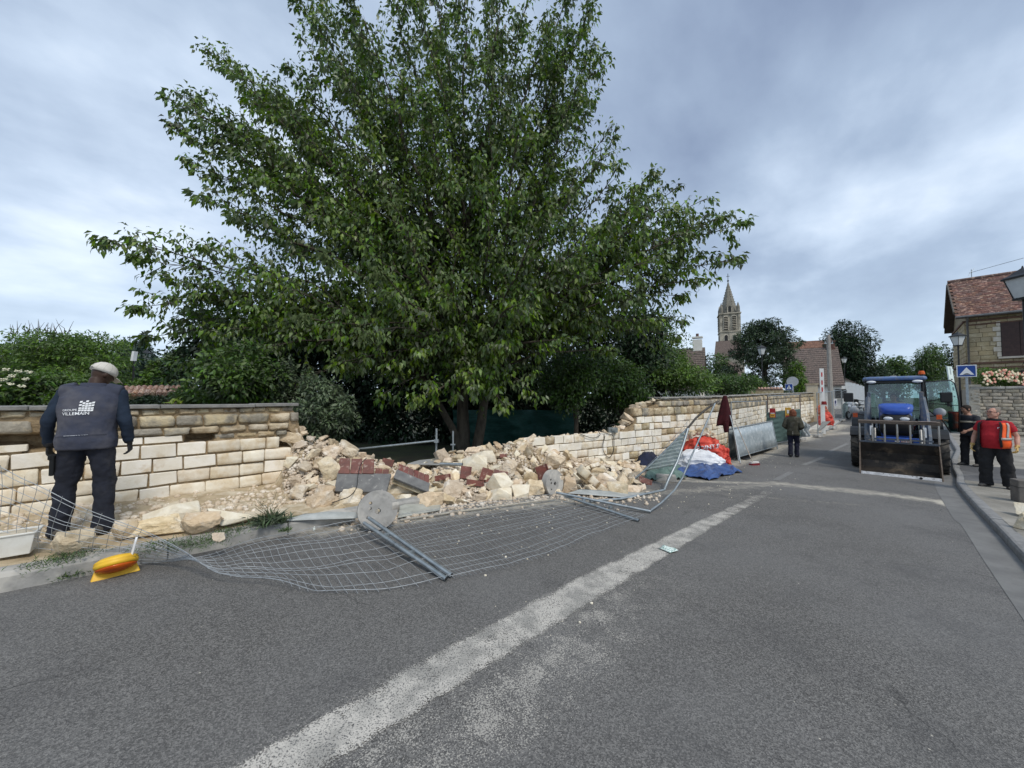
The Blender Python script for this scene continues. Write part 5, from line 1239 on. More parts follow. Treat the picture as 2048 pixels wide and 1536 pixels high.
B[4] = G(390, 1118, .10); T[4] = G(430, 1140, .10)
wire_panel(f1, T, B, [0, .06, .19, .31, .36, .47, .59, .70, .76, .88, 1], 46, .0025, .045, 1)
f2 = thing('mesh_fence_panel', 'galvanised mesh panel lying flat on the road between the two tube pairs', 'fence panel', G(1000, 1080))
T2 = [G(900, 1152, .03), G(1000, 1132, .04), G(1100, 1102, .05), G(1200, 1062, .05), G(1290, 1030, .04)]; B2 = [G(752, 1038, .10), G(850, 1022, .06), G(950, 1008, .05), G(1040, 998, .05), G(1120, 985, .06)]
wire_panel(f2, T2, B2, [0, .055, .11, .20, .29, .37, .42, .46, .54, .62, .70, .80, .9, 1], 44, .0020, .035, 2)
def tube_obj(parent, name, pts, r, m=None, n=10, hollow=True):
    o = MB().tube(pts, r, n, caps=not hollow).build(name, m or M_galv, parent, True, fix=False)
    if hollow:
        a, b = pts[-2], pts[-1]; MB().tube([b - (b - a).normalized() * .02, b - (b - a).normalized() * .004], r * .86, n).build('tube_bore', M_dark, o)
    return o
def fence_tubes(label, A, Bp, C_, Dd):
    root = thing('fence_post', label, 'fence post', (A + Bp) / 2); tube_obj(root, 'post_tube', [A, A.lerp(Bp, .5), Bp], .021)
    tube_obj(root, 'post_tube', [C_, C_.lerp(Dd, .5), Dd], .021)
    for u in (.3, .62): p = A.lerp(Bp, u).lerp(C_.lerp(Dd, u), .5); MB().box(p, (.06, .03, .03), rz=.6).build('clamp', M_galv, root, True)
fence_tubes('pair of galvanised tubes on the road running from the near concrete disc', G(738, 1036, .20), G(903, 1151, .024), G(728, 1046, .16), G(893, 1158, .024))
fence_tubes('pair of galvanised tubes on the road running from the far concrete disc', G(1112, 985, .16), G(1302, 1023, .03), G(1130, 992, .10), G(1278, 1041, .024))
def disc_base(label, px, py, Y, rad, nvec, spin):
    c = D(px, py, Y); root = thing('concrete_disc_foot', label, 'fence base', c)
    out = []
    for i in range(40):
        a = 2 * math.pi * i / 40; out.append((rad * math.cos(a), rad * math.sin(a)))
    n0 = [p for p in out if not (p[0] > rad * .80 and abs(p[1] + rad * .12) < rad * .26)]
    # a notch in the rim
    idx = next(i for i, p in enumerate(n0) if p[1] < 0 and p[0] > 0 and i > 20) if False else None
    outline = []
    for i in range(40):
        a = 2 * math.pi * (i + .5) / 40 + .35
        if i == 0: outline += [(rad * .99, rad * .34), (rad * .72, rad * .34), (rad * .72, -rad * .06), (rad * 1.0, -rad * .06)][::-1]
        a = .36 + (2 * math.pi - .44) * (i + 1) / 41; outline.append((rad * math.cos(a), rad * math.sin(a)))
    circ = lambda x, y, r, k=10: [(x + r * math.cos(-2 * math.pi * i / k), y + r * math.sin(-2 * math.pi * i / k)) for i in range(k)]
    q = rad * .07; cross = [(q, q), (q, 2 * q), (-q, 2 * q), (-q, q), (-2 * q, q), (-2 * q, -q), (-q, -q), (-q, -2 * q), (q, -2 * q), (q, -q), (2 * q, -q), (2 * q, q)]
    loops = [outline, circ(-rad * .38, rad * .36, rad * .085), circ(-rad * .40, rad * .10, rad * .085), [(x + rad * .0, y - rad * .05) for x, y in cross][::-1], circ(-rad * .5, -rad * .35, rad * .07)]
    flat = [p for l in loops for p in l]; tris = tessellate_polygon([[Vector((x, y, 0)) for x, y in l] for l in loops]); n = len(flat); th = .11
    vs = [(x, 0, y) for x, y in flat] + [(x * 1.0, th, y) for x, y in flat]; fs = [tuple(t) for t in tris] + [tuple(n + i for i in reversed(t)) for t in tris]; k = 0
    for l in loops:
        m = len(l); fs += [(k + i, k + (i + 1) % m, n + k + (i + 1) % m, n + k + i) for i in range(m)]; k += m
    zx = Vector(nvec).normalized(); ydir = -zx; xdir = ydir.cross(Vector((0, 0, 1))).normalized(); zdir = xdir.cross(ydir).normalized()
    M4 = Matrix((xdir, ydir, zdir)).transposed().to_4x4() @ Matrix.Rotation(spin, 4, 'Y')
    o = MB().add([M4 @ Vector(v) for v in vs], fs).build('concrete_disc', M_concrete, root); bevel_obj(o, .007, 2)
    return root
disc_base('near round concrete fence foot standing on its edge, with a notch and a cross-shaped hole', 756, 1020, 4.62, .235, (.42, -.86, .22), .05)
disc_base('far round concrete fence foot standing on its edge before the heap', 1110, 966, 6.75, .235, (.72, -.78, .12), -.15)

# the bent panel with corrugated sheet
bp = thing('bent_fence_panel', 'bent hoarding frame with a greenish corrugated sheet leaning beside the rubble', 'fence panel', G(1328, 978))
tube_obj(bp, 'rail', [D(1436, 802, 8.1), D(1410, 820, 8.05), D(1392, 836, 8.0), D(1375, 857, 7.95)], .022, mat('rusty dark tube', (.10, .095, .09), (.06, .055, .05), .6, 12, metal=.4))
tube_obj(bp, 'rail', [D(1375, 857, 7.95), D(1335, 897, 8.0), D(1290, 940, 8.1), G(1266, 960, .03)], .02)
tube_obj(bp, 'rail', [D(1376, 857, 7.93), D(1366, 890, 7.8), D(1354, 924, 7.65), D(1338, 956, 7.5), G(1328, 980, .02)], .026)
tube_obj(bp, 'thin_rod', [D(1430, 807, 8.0), D(1410, 852, 7.6), D(1385, 908, 7.0), D(1364, 957, 6.5), D(1348, 981, 6.25), D(1322, 1006, 5.95), G(1301, 1021, .04)], .015)
def sheet(root, P, nu, nv, amp, ncor, m, name='corrugated_sheet', sag=0.0):
    a, b, c, d = P; n = (b - a).cross(d - a).normalized()
    def f(u, v):
        p = a.lerp(b, u).lerp(d.lerp(c, u), v); return p + n * (amp * math.sin(v * ncor * 2 * math.pi)) + Vector((0, 0, -sag * math.sin(math.pi * u) * math.sin(math.pi * v)))
    o = MB().grid(f, nu, nv).build(name, m, root, True, fix=False); s = o.modifiers.new('thickness', 'SOLIDIFY'); s.thickness = .004; return o
M_sheet = mat('pale green corrugated sheet', (.36, .42, .40), (.26, .31, .30), .5, 9, col3=(.45, .50, .49), scale3=4)
sheet(bp, [D(1290, 941, 8.1), D(1352, 930, 7.62), D(1371, 862, 7.92), D(1368, 862, 7.96)], 12, 56, .018, 9, M_sheet)
wire_panel(bp, [D(1290, 938, 8.15), D(1335, 890, 8.05), D(1375, 845, 8.0)], [D(1340, 940, 7.7), D(1352, 905, 7.8), D(1376, 860, 7.95)], [0, .25, .5, .75, 1], 12, .003, .03, 5)
tube_obj(bp, 'bottom_rail', [G(1328, 980, .02), G(1290, 988, .03), G(1240, 998, .03), G(1180, 1002, .03)], .022)
sheet(bp, [G(1135, 986, .05), G(1262, 996, .03), G(1290, 985, .05), G(1160, 978, .08)], 40, 4, .0, 1, mat('pale metal sheet', (.44, .46, .45), (.33, .35, .34), .65, 6), 'flat_sheet')
# loose pale sheets and bars at the kerb end
ls = thing('metal_strip', 'pale bent metal strip lying along the end of the left kerb', 'metal strip', G(680, 1030))
sheet(ls, [G(560, 1042, .17), G(715, 1036, .10), G(712, 1022, .12), G(610, 1027, .18)], 16, 3, 0, 1, mat('pale metal sheet', (.5, .5, .5)), 'strip', sag=-.04)
ls = thing('plastic_sheet', 'dusty translucent plastic sheet half buried right of the near disc', 'plastic sheet', G(820, 1020))
sheet(ls, [G(795, 1036, .03), G(880, 1020, .03), G(885, 985, .10), G(800, 1012, .10)], 12, 10, .008, 2.3, mat('dusty plastic', (.42, .43, .39), (.32, .32, .28), .4, 6), 'sheet')
ls = thing('timber_batten', 'long thin pale batten lying at the foot of the heap', 'batten', G(1000, 1010)); tube_obj(ls, 'batten', [G(800, 1040, .03), G(930, 1021, .03), G(1110, 998, .04)], .014, mat('pale dusty batten', (.46, .43, .36), (.34, .31, .26), .8, 8), hollow=False)

# yellow warning lamp
p = G(232, 1152, .0); wl2 = thing('warning_lamp', 'yellow and orange warning lamp lying against the kerb in the mesh', 'warning lamp', p, R(50))
M_yel = mat('yellow plastic', (.82, .50, .03), (.70, .40, .025), .5, 6, spec=.5); M_ora = mat('orange lens', (.80, .16, .01), (.60, .10, .008), .15, 10, spec=.6, trans=.3)
Ml = Matrix.Translation((0, 0, .12)) @ Matrix.Rotation(R(-24), 4, 'X')
prof = [(.118, -.035), (.134, -.028), (.140, -.005), (.134, .006), (.138, .012), (.130, .026), (.100, .044), (.05, .054), (.004, .056)]
MB().loft([[(r_ * math.cos(2 * math.pi * j / 28), r_ * math.sin(2 * math.pi * j / 28), z) for j in range(28)] for r_, z in prof], Ml).build('cap', M_yel, wl2)
MB().loft([[(r_ * math.cos(2 * math.pi * j / 28), r_ * math.sin(2 * math.pi * j / 28), z) for j in range(28)] for r_, z in ((.128, -.036), (.126, -.046), (.10, -.066), (.05, -.08), (.003, -.084))], Ml).build('lens', M_ora, wl2)
bevel_obj(MB().add([(-.15, -.02, 0), (.15, -.02, 0), (.125, .03, .075), (-.125, .03, .075), (-.15, .02, 0), (.15, .02, 0), (.125, .06, .075), (-.125, .06, .075)], [(0, 1, 2, 3), (7, 6, 5, 4), (0, 4, 5, 1), (1, 5, 6, 2), (2, 6, 7, 3), (3, 7, 4, 0)]).build('base', M_yel, wl2), .008, 2)
st = thing('cable_tie', 'white plastic tie sticking up behind the yellow lamp', 'tie', D(262, 1100, 3.3)); sheet(st, [D(258, 1118, 3.3), D(263, 1118, 3.3), D(275, 1074, 3.3), D(271, 1074, 3.3)], 1, 4, 0, 1, M_signwhite, 'strap')
# white tub
p = G(26, 1108, .17); tb = thing('plastic_tub', 'white plastic tub full of stone dust standing on the verge at the left edge', 'tub', p, R(40))
rc = lambda x, y, z: [(-x, -y, z), (x, -y, z), (x, y, z), (-x, y, z)]
tb.scale = (.72, .72, .72)
bevel_obj(MB().loft([rc(.15, .11, 0), rc(.19, .14, .24), rc(.205, .155, .245), rc(.205, .155, .265), rc(.18, .13, .265), rc(.17, .12, .20)], smooth=False).build('tub', mat('dusty white plastic', (.72, .72, .68), (.60, .58, .52), .5, 7), tb), .012, 2)
MB().grid(lambda u, v: (-.17 + .34 * u, -.12 + .24 * v, .235 + .02 * math.sin(u * 3.1) + .01 * nz((u * 5, v * 5, 0))), 8, 8).build('dust_fill', M_dirt, tb, fix=False)

# ================================================================== RED TILED COPINGS ON THE HEAP
M_tile_red = mat('weathered red tile', (.20, .075, .062), (.13, .06, .052), .9, 8, .5, 60, objvar=.12, col3=(.35, .24, .20), scale3=14, thr3=(.55, .7)); M_slab = mat('dark grey cement slab', (.19, .19, .185), (.13, .13, .13), .92, 7, .4, 70, col3=(.32, .31, .29), scale3=16, thr3=(.6, .7))
def quad_solid(root, P, th, m, name):
    P = [Vector(p) for p in P]; n = (P[1] - P[0]).cross(P[3] - P[0]).normalized()
    if n.y > 0: n = -n
    o = MB().add(P + [p - n * th for p in P], [(0, 1, 2, 3), (7, 6, 5, 4), (0, 4, 5, 1), (1, 5, 6, 2), (2, 6, 7, 3), (3, 7, 4, 0)]).build(name, m, root, True); bevel_obj(o, min(.006, th * .2), 1); return o
def lerpq(P, u, v): return P[0].lerp(P[1], u).lerp(P[3].lerp(P[2], u), v)
c1 = thing('coping_piece', 'large fallen coping piece, red tiles above a grey slab, left on the heap', 'coping piece', D(725, 950, 5.75))
P = [D(668, 982, 5.45), D(772, 984, 5.45), D(782, 947, 5.75), D(675, 945, 5.75)]; quad_solid(c1, P, .05, M_slab, 'grey_slab')
for a, b, yt in ((676, 699, 916), (700, 723, 917), (724, 747, 918)): quad_solid(c1, [D(a, 946, 5.72), D(b, 947, 5.72), D(b + 1, yt, 5.92), D(a + 3, yt, 5.92)], .035, M_tile_red, 'red_tile')
for a, b, yt in ((750, 764, 936), (765, 777, 938)): quad_solid(c1, [D(a, 947, 5.74), D(b, 948, 5.74), D(b + 1, yt, 5.86), D(a + 1, yt, 5.86)], .03, M_tile_red, 'red_tile')
c2 = thing('coping_piece', 'tilted fallen coping piece with red tiles, right of the large one', 'coping piece', D(825, 960, 5.95))
P = [D(787, 955, 5.75), D(857, 984, 5.7), D(860, 966, 5.85), D(794, 938, 5.9)]; quad_solid(c2, P, .05, M_slab, 'grey_slab'); quad_solid(c2, [D(783, 966, 5.80), D(850, 992, 5.75), D(858, 982, 5.78), D(786, 954, 5.83)], .18, M_ochre, 'bedding_stone')
for k in range(6):
    u0, u1 = k / 6 + .004, (k + 1) / 6 - .004; q = [D(796, 940, 5.9), D(858, 967, 5.85), D(859, 950, 6.0), D(798, 926, 6.05)]; quad_solid(c2, [lerpq(q, u0, 0), lerpq(q, u1, 0), lerpq(q, u1, .95 + .05 * (k % 2)), lerpq(q, u0, .95)], .03, M_tile_red, 'red_tile')
def frag(px, py, w, h, tilt, label, dz=0.0, m=M_tile_red):
    p = heap_hit(px, py + h * .4); k = p.y / F_PX; c = D(px, py, p.y - .04); root = thing('tile_fragment', label, 'tile fragment', c)
    o = MB().box((0, 0, 0), (w * k, .03, h * k)).box((w * k * .5, -.012, 0), (.02, .05, h * k * .98)).build('tile', m, root); o.rotation_euler = (R(random.uniform(-35, -10)), R(tilt), R(random.uniform(-15, 15))); bevel_obj(o, .004, 1)
frag(931, 945, 20, 24, 8, 'red tile fragment standing left of the white squarish stone'); frag(950, 966, 34, 11, 6, 'flat bright red tile lying on mid heap'); frag(972, 950, 22, 26, 18, 'dark red tile wedged behind the pale wedge-shaped stone'); frag(1000, 950, 26, 18, 15, 'dark red tile right behind the pale wedge-shaped stone')
frag(1086, 946, 24, 30, -20, 'dark red ridge tile leaning behind the far concrete disc'); frag(885, 955, 30, 10, -8, 'dark red ridge tile fragment lying right of the tilted coping piece'); frag(1006, 912, 13, 8, 0, 'small red tile chip near the heap top'); frag(775, 925, 22, 14, 10, 'red tile chip between the two coping pieces')
frag(1290, 962, 24, 12, 20, 'reddish broken tile scraps at the right toe of the heap')
# the mortared lump
lm = thing('masonry_lump', 'fallen lump of mortared cream blocks leaning beside the far disc', 'masonry lump', D(1185, 965, 7.3))
for i in range(3):
    for j in range(2):
        o = bpy.data.objects.new('block', random.choice(FS)); COL.objects.link(o); o.parent = lm; ang = R(38)
        o.location = (-.17 + .17 * i * 1.0 + j * .02, -.02 + j * .16, .20 - i * .16); o.rotation_euler = (.15, ang, .3); o.scale = (.55, .8, .85)
MB().box((0, .05, 0), (.62, .22, .20), ry=R(42)).build('mortar_bed', M_core, lm)
# scaffold tubes in the gap
sc_ = thing('scaffold_rail', 'galvanised scaffold tube rail with an upright in the dark gap', 'scaffold', D(873, 915, 8.3))
tube_obj(sc_, 'upright_tube', [D(872, 925, 8.3), D(873, 857, 8.3)], .024); tube_obj(sc_, 'rail_tube', [D(690, 901, 8.1), D(876, 881, 8.25)], .024); MB().box(D(873, 882, 8.25), (.09, .09, .07)).build('coupler', M_galv, sc_, True)
s2 = thing('scaffold_post', 'short single scaffold upright right of the rail', 'scaffold', D(905, 890, 8.6)); tube_obj(s2, 'upright_tube', [D(906, 905, 8.6), D(906, 862, 8.6)], .022); MB().box(D(906, 889, 8.6), (.11, .05, .03)).build('collar', M_galv, s2, True)
pk = thing('grey_board', 'pale grey board lying flat in the gap behind the heap', 'board', D(850, 926, 7.4)); quad_solid(pk, [D(815, 930, 7.2), D(885, 931, 7.2), D(878, 919, 7.9), D(838, 923, 7.9)], .03, mat('dusty grey board', (.34, .35, .35), (.27, .27, .26), .9, 6), 'board')
tube_obj(thing('steel_tube', 'short steel tube stub lying on the heap crest right of the gap', 'tube', D(900, 925, 7.1)), 'tube', [D(880, 928, 7.1), D(925, 929, 7.0)], .03)
net = thing('green_netting', 'dark green netting hung between the trunks in the shade', 'netting', D(1030, 870, 13.6))
MB().grid(lambda u, v: (lambda p: p + Vector((0, .25 * math.sin(u * 17 + v * 3) + .15 * nz((u * 9, v * 9, 0), 1), .18 * math.sin(u * 6.3) * (1 - v))))(D(905 + 250 * u, 905 - 85 * v, 13.6)), 60, 18).build('net', mat('green netting cloth', (.02, .085, .07), (.012, .05, .042), .7, 5, stretch=(1, 1, 4)), net, True, fix=False)
# cables on the wall
cb = thing('cable', 'black cable looped over the low part of the right wall', 'cable', D(1215, 870, 10.0))
nf = lambda px, py, e=.06: (lambda w: D(px, py, (w[0] + w[2] * e).y))(wall_at(l_of(px)))
MB().tube([cr([nf(1160, 868), nf(1185, 876), nf(1200, 870), nf(1197, 862), nf(1212, 866), nf(1226, 872), nf(1228, 890), nf(1226, 905), nf(1218, 915), nf(1208, 905), nf(1206, 890), nf(1210, 872)], i / 70) for i in range(71)], .009, 5).build('cable_loop', M_black, cb, True, fix=False)
cb2 = thing('cable', 'thin dark cable drooping over the large coping piece', 'cable', D(715, 950, 5.6))
MB().tube([cr([D(733, 916, 5.75), D(722, 928, 5.66), D(716, 950, 5.5), D(713, 975, 5.4), D(700, 992, 5.2), D(680, 1000, 5.1), D(664, 1006, 5.05)], i / 40) for i in range(41)], .006, 5).build('cable_run', M_black, cb2, True, fix=False)
bx = thing('junction_box', 'small grey junction box left on top of the broken wall', 'box', D(1225, 860, 10.3)); bevel_obj(MB().box((0, 0, 0), (.26, .16, .14)).box((0, -.09, .02), (.12, .03, .08)).build('case', mat('grey plastic', (.22, .25, .25), (.16, .18, .18), .5), bx), .015, 2); MB().tube([(-.1, 0, .07), (-.06, 0, .15), (.06, 0, .15), (.1, 0, .07)], .01, 5).build('handle', M_black, bx)
# ================================================================== WORKSITE THINGS
M_red_bag = mat('red woven sack', (.70, .095, .06), (.52, .05, .035), .55, 5, .5, 25)
M_white_bag = mat('white woven sack', (.82, .83, .85), (.70, .72, .76), .6, 4, .5, 22)
M_blue_tarp = mat('blue tarpaulin', (.045, .10, .28), (.025, .055, .17), .45, 4, .5, 18)
M_navy = mat('navy cloth', (.012, .018, .05), (.008, .012, .03), .8, 6, .4, 25)
def sack(name, label, cat, px, py_base, Y, wpx, hpx, m, seed, depth=.8, top=1.0, tail=None, h0=0.0, lean=0.0, part='sack', sq=.62):
    b = D(px, py_base, Y); b.z = max(b.z, gz(b.x, b.y)) + h0; k = Y / F_PX; th = -math.atan2(b.x, b.y) * .9
    root = thing(name, label, cat, b, th); fac = math.sqrt(1 + ((px - 1024) / F_PX) ** 2)
    W_ = wpx * k / fac; H = hpx * k; Dp = W_ * depth
    rings = []
    for i in range(31):
        v = i / 30; sc = (math.sin(math.pi * min(1, v * .62 + .36)) ** .35) * (1 if v < .85 else (1 - ((v - .85) / .15) ** 2 * (1 - .55 * top))); ring = []
        for j in range(72):
            a = 2 * math.pi * j / 72; ca, sa = math.cos(a), math.sin(a)
            x = W_ / 2 * sc * math.copysign(abs(ca) ** sq, ca); y = Dp / 2 * sc * math.copysign(abs(sa) ** sq, sa)
            f = 1 + .16 * nz((ca * 1.6, sa * 1.6, v * 2.6), 1, seed) + .13 * abs(nz((ca * 3.2, sa * 3.2, v * 5), 1, seed + 4)) + .06 * abs(nz((ca * 7, sa * 7, v * 12), 1, seed + 7))
            ring.append((x * f + lean * v * W_, y * f, H * v * (1 + .10 * nz((ca * 1.3, sa * 1.3, 0), 1, seed + 2))))
        rings.append(ring)
    o = MB().loft(rings).build(part, m, root, fix=False)
    t_ = bpy.data.textures.get('creases') or bpy.data.textures.new('creases', 'CLOUDS'); t_.noise_scale = .22; t_.noise_depth = 3; t_.noise_type = 'HARD_NOISE'
    d = o.modifiers.new('creases', 'DISPLACE'); d.texture = t_; d.strength = .24 * H; d.mid_level = .5
    return root, o, W_, H, Dp
rs, ro, W_, H, Dp = sack('builders_sack', 'big red builder\'s sack full of rubble standing before the wall, white lettering on its side', 'sack', 1408, 930, 11.4, 86, 52, M_red_bag, 3, .75, .75, lean=.02)
rg = random.Random(77)
for i in range(16):
    o = bpy.data.objects.new('rubble_piece', rg.choice(ROCK)); COL.objects.link(o); o.parent = rs; s_ = rg.uniform(.12, .26)
    o.location = (rg.uniform(-.42, .25) * W_ , rg.uniform(-.3, .3) * Dp, H * (.98 + .16 * (1 - abs(i / 8 - 1))) + rg.uniform(-.04, .10)); o.scale = (s_ * 1.2, s_, s_ * .8); o.rotation_euler = (rg.uniform(0, 3), rg.uniform(0, 3), rg.uniform(0, 3))
def project_text(root, onto, me, M4, mloc, off=.006, name='lettering', axis=Vector((0, 1, 0))):
    """lay flat lettering on a garment or sack: every corner is pushed onto the surface behind it"""
    dg = bpy.context.evaluated_depsgraph_get(); ev = onto.evaluated_get(dg); bm = bmesh.new(); bm.from_mesh(ev.to_mesh())
    tree = BVHTree.FromBMesh(bm)
    b2 = bmesh.new(); b2.from_mesh(me); bmesh.ops.triangulate(b2, faces=b2.faces[:])
    for _ in range(2): bmesh.ops.subdivide_edges(b2, edges=[e for e in b2.edges if e.calc_length() > .018], cuts=1)
    bmesh.ops.triangulate(b2, faces=b2.faces[:])
    for v in b2.verts:
        p = M4 @ v.co; h = tree.ray_cast(p - axis * 1.0, axis)
        v.co = (h[0] - axis * off) if h[0] is not None else p
    b2.to_mesh(me); b2.free(); bm.free(); return link(name, me, mloc, onto)
tm = text_mesh('POINT.P', .17, True); project_text(rs, ro, tm, Matrix.Translation((-.20, 0, H * .50)) @ Matrix.Rotation(R(-10), 4, 'Y') @ Matrix.Rotation(math.pi / 2, 4, 'X'), M_white_bag, .022)
MB().tube([(-.18, -Dp * .46, H * .95), (-.10, -Dp * .53, H * .6), (-.04, -Dp * .55, H * .25)], .022, 4).build('sack_strap', M_black, ro)
sack('builders_sack', 'slumped empty end of red sack beside the corrugated barrier', 'sack', 1446, 934, 11.3, 34, 36, M_red_bag, 9, .8, .3, lean=-.1)
sack('white_sack', 'crumpled white sack lying on the blue tarpaulin', 'sack', 1400, 944, 10.4, 88, 34, M_white_bag, 5, .7, .35, h0=.02)
def cloth(name, label, cat, pts_px, m, seed, h=.05, n=26, part='cloth', amp=.05):
    P = [G(*p, .02) for p in pts_px]; root = thing(name, label, cat, sum(P, Vector()) / 4)
    def f(u, v):
        e = min(u, v, 1 - u, 1 - v); wob = Vector((nz((u * 3, v * 3, 0), 1, seed), nz((u * 3, v * 3, 3), 1, seed), 0)) * .16
        p = P[0].lerp(P[1], u).lerp(P[3].lerp(P[2], u), v) + wob; p.z = gz(p.x, p.y) + .015 + (h * sst(0, .3, e) + amp * abs(nz((u * 5, v * 4, 1), 1, seed)) + amp * .5 * abs(nz((u * 12, v * 9, 5), 1, seed))); return p
    o = MB().grid(f, n, n).build(part, m, root, True, fix=False); s = o.modifiers.new('thickness', 'SOLIDIFY'); s.thickness = .008; return root
cloth('tarpaulin', 'wrinkled blue tarpaulin spread on the road edge below the sacks', 'tarpaulin', [(1338, 948), (1420, 960), (1484, 944), (1428, 916)], M_blue_tarp, 3, .10, 40, amp=.12)
cloth('green_net_heap', 'pale green netting bunched behind the concrete foot', 'netting', [(1288, 962), (1372, 958), (1362, 936), (1300, 938)], mat('pale green net', (.16, .24, .21), (.10, .16, .14), .7, 10, .6, 30), 8, .14, 26, amp=.14)
cloth('navy_cloth', 'dark navy cloth bundle between the heap and the bent panel', 'cloth', [(1270, 934), (1322, 936), (1316, 916), (1280, 918)], M_navy, 12, .26, 20, amp=.12)
p = G(1332, 962); root = thing('concrete_block', 'rectangular concrete fence foot lying on the road under the bent panel', 'concrete block', p, R(-18)); bevel_obj(MB().box((0, 0, .07), (.44, .2, .14), taper=.9).build('block', M_concrete, root), .015, 2)

# barriers with corrugated sheets, leaning together
def barrier(label, P, m, legs=True, back=False):
    """P: bottom left, bottom right, top right, top left"""
    root = thing('sheet_barrier', label, 'barrier', (P[0] + P[1]) / 2); a, b, c, d = P; n = (b - a).cross(d - a).normalized()
    def f(u, v): return a.lerp(b, u).lerp(d.lerp(c, u), v) + n * (.012 * math.sin(u * 2 * math.pi * 27))
    o = MB().grid(f, 216, 3).build('corrugated_sheet', m, root, True, fix=False); s = o.modifiers.new('thickness', 'SOLIDIFY'); s.thickness = .003
    for p, q in ((a, d), (b, c)): dd = (p - q).normalized() * .13; MB().tube([q, p + dd], .021, 8).build('leg', M_galv, root, True)
    MB().tube([d, c], .021, 8).build('top_rail', M_galv, root, True); MB().tube([a, b], .018, 8).build('bottom_rail', M_galv, root, True)
    for v in (.36, .72): MB().tube([a.lerp(d, v) - n * .02, b.lerp(c, v) - n * .02], .007, 5).build('wire', M_galv, root, True)
    return root
M_corr = mat('galvanised corrugated sheet', (.46, .52, .55), (.36, .42, .45), .42, 3, metal=.35, col3=(.55, .60, .62), scale3=7)
a, b = G(1476, 922), G(1554, 898); a.z += .12; b.z += .12; off = Vector((-.35, .36, 0)) * .55
barrier('front galvanised corrugated barrier, its top leaning back against a second one', [a, b, D(1544, 842, b.y + .22), D(1467, 857, a.y + .22)], M_corr)
a2 = a + Vector((-.55, .62, .0)); b2 = b + Vector((-.55, .62, 0))
barrier('rear corrugated barrier, mostly hidden behind the front one', [D(1459, 917, a.y + .75), b2, D(1545, 843, b.y + .30), D(1457, 858, a.y + .30)], M_corr)
p = G(1490, 918); root = thing('barrier_ballast', 'flat dark rubber foot under the corrugated barrier', 'rubber foot', p, R(40)); bevel_obj(MB().box((0, 0, .02), (.6, .25, .05)).build('foot_plate', M_black, root), .01, 1)
# pole with the hanging jacket
root = thing('leaning_pole', 'grey steel pole leaning beside the barriers, the dark red jacket over its top', 'pole', G(1481, 927)); tube_obj(root, 'pole', [G(1481, 927, .01), D(1464, 845, 11.9), D(1449, 793, 12.2)], .02)
def jacket():
    c = D(1450, 795, 12.05); root = thing('jacket', 'dark maroon jacket hanging from the top of the leaning pole', 'jacket', (c.x, c.y, c.z), R(-28)); rings = []
    for i in range(16):
        v = i / 15; z = .06 - v * .92; w = .05 + .17 * v ** .75; ring = []
        for j in range(26):
            a = 2 * math.pi * j / 26; f = 1 + .22 * math.sin(a * 5 + v * 2) * v; ring.append((w * math.cos(a) * f - .04 * v, (.05 + .05 * v) * math.sin(a) * f, z - .08 * math.sin(a * 2 + .6) * v))
        rings.append(ring)
    m = mat('maroon fleece', (.060, .008, .012), (.035, .005, .008), .9, 9, .4, 40)
    MB().loft(rings).build('jacket_body', m, root, fix=False); MB().tube([(.0, -.02, -.75), (.01, -.03, -.95), (.02, -.02, -1.12)], [.10, .085, .07], 10).build('sleeve', m, root); MB().tube([(-.06, .05, -.3), (-.13, .06, -.6), (-.17, .05, -.88)], [.07, .075, .065], 10).build('sleeve', m, root)
jacket()
# broom
root = thing('broom', 'broom with a wooden handle and dark red head standing before the barrier', 'broom', G(1508, 930)); e_ = G(1506, 926, .07); MB().tube([D(1470, 842, 11.9), e_], .013, 7).build('handle', mat('wood handle', (.42, .38, .32), (.32, .28, .23), .7, 9), root, True)
q = G(1508, 930, .0); hd = MB().box((q.x, q.y, q.z + .075), (.30, .10, .05), rz=R(20)).build('broom_head', mat('white plastic', (.75, .75, .73)), root, True); MB().box((q.x, q.y - .02, q.z + .03), (.31, .13, .06), rz=R(20), taper=.9).build('bristles', mat('red bristles', (.20, .02, .03), (.14, .015, .02), .9), root, True)

# upright site fences
def mesh_fence(label, x0, y0b, Z0, x1, Z1, H=2.0, tarp=None, nv=28, seed=0, nh=11, foot=True, post_m=None):
    a = D(x0, 800, Z0); b = D(x1, 800, Z1); a.z = gz(a.x, a.y) + .06; b.z = gz(b.x, b.y) + .06; root = thing('site_fence', label, 'fence', (a + b) / 2); up = Vector((0, 0, H))
    for p in (a, b): MB().tube([p, p + up], .021, 8).build('post', post_m or M_galv, root, True)
    MB().tube([a + up, b + up], .017, 6).build('top_rail', M_galv, root, True); MB().tube([a + up * .03, b + up * .03], .017, 6).build('bottom_rail', M_galv, root, True)
    mb = MB()
    for i in range(1, nv): p = a.lerp(b, i / nv); mb.tube([p, p + up], .0022, 3, caps=False)
    for i in range(1, nh): mb.tube([a + up * (i / nh), b + up * (i / nh)], .0022, 3, caps=False)
    mb.build('wire_mesh', M_wire, root, True, 'stuff', fix=False)
    if foot:
        for p in (a, b): bevel_obj(MB().box((p.x, p.y, p.z + .01), (.62, .22, .12), rz=R(35)).build('foot', M_concrete, root, True), .012, 1)
    if tarp:
        u0, u1, v0, v1, m = tarp; n = (b - a).cross(up).normalized()
        o = MB().grid(lambda u, v: a.lerp(b, u0 + (u1 - u0) * u) + up * (v0 + (v1 - v0) * v) + n * (.03 + .015 * math.sin(v * 40) * math.sin(u * 5 + 1)), 24, 40).build('screen', m, root, True, fix=False); s = o.modifiers.new('t', 'SOLIDIFY'); s.thickness = .004
    return root, a, b
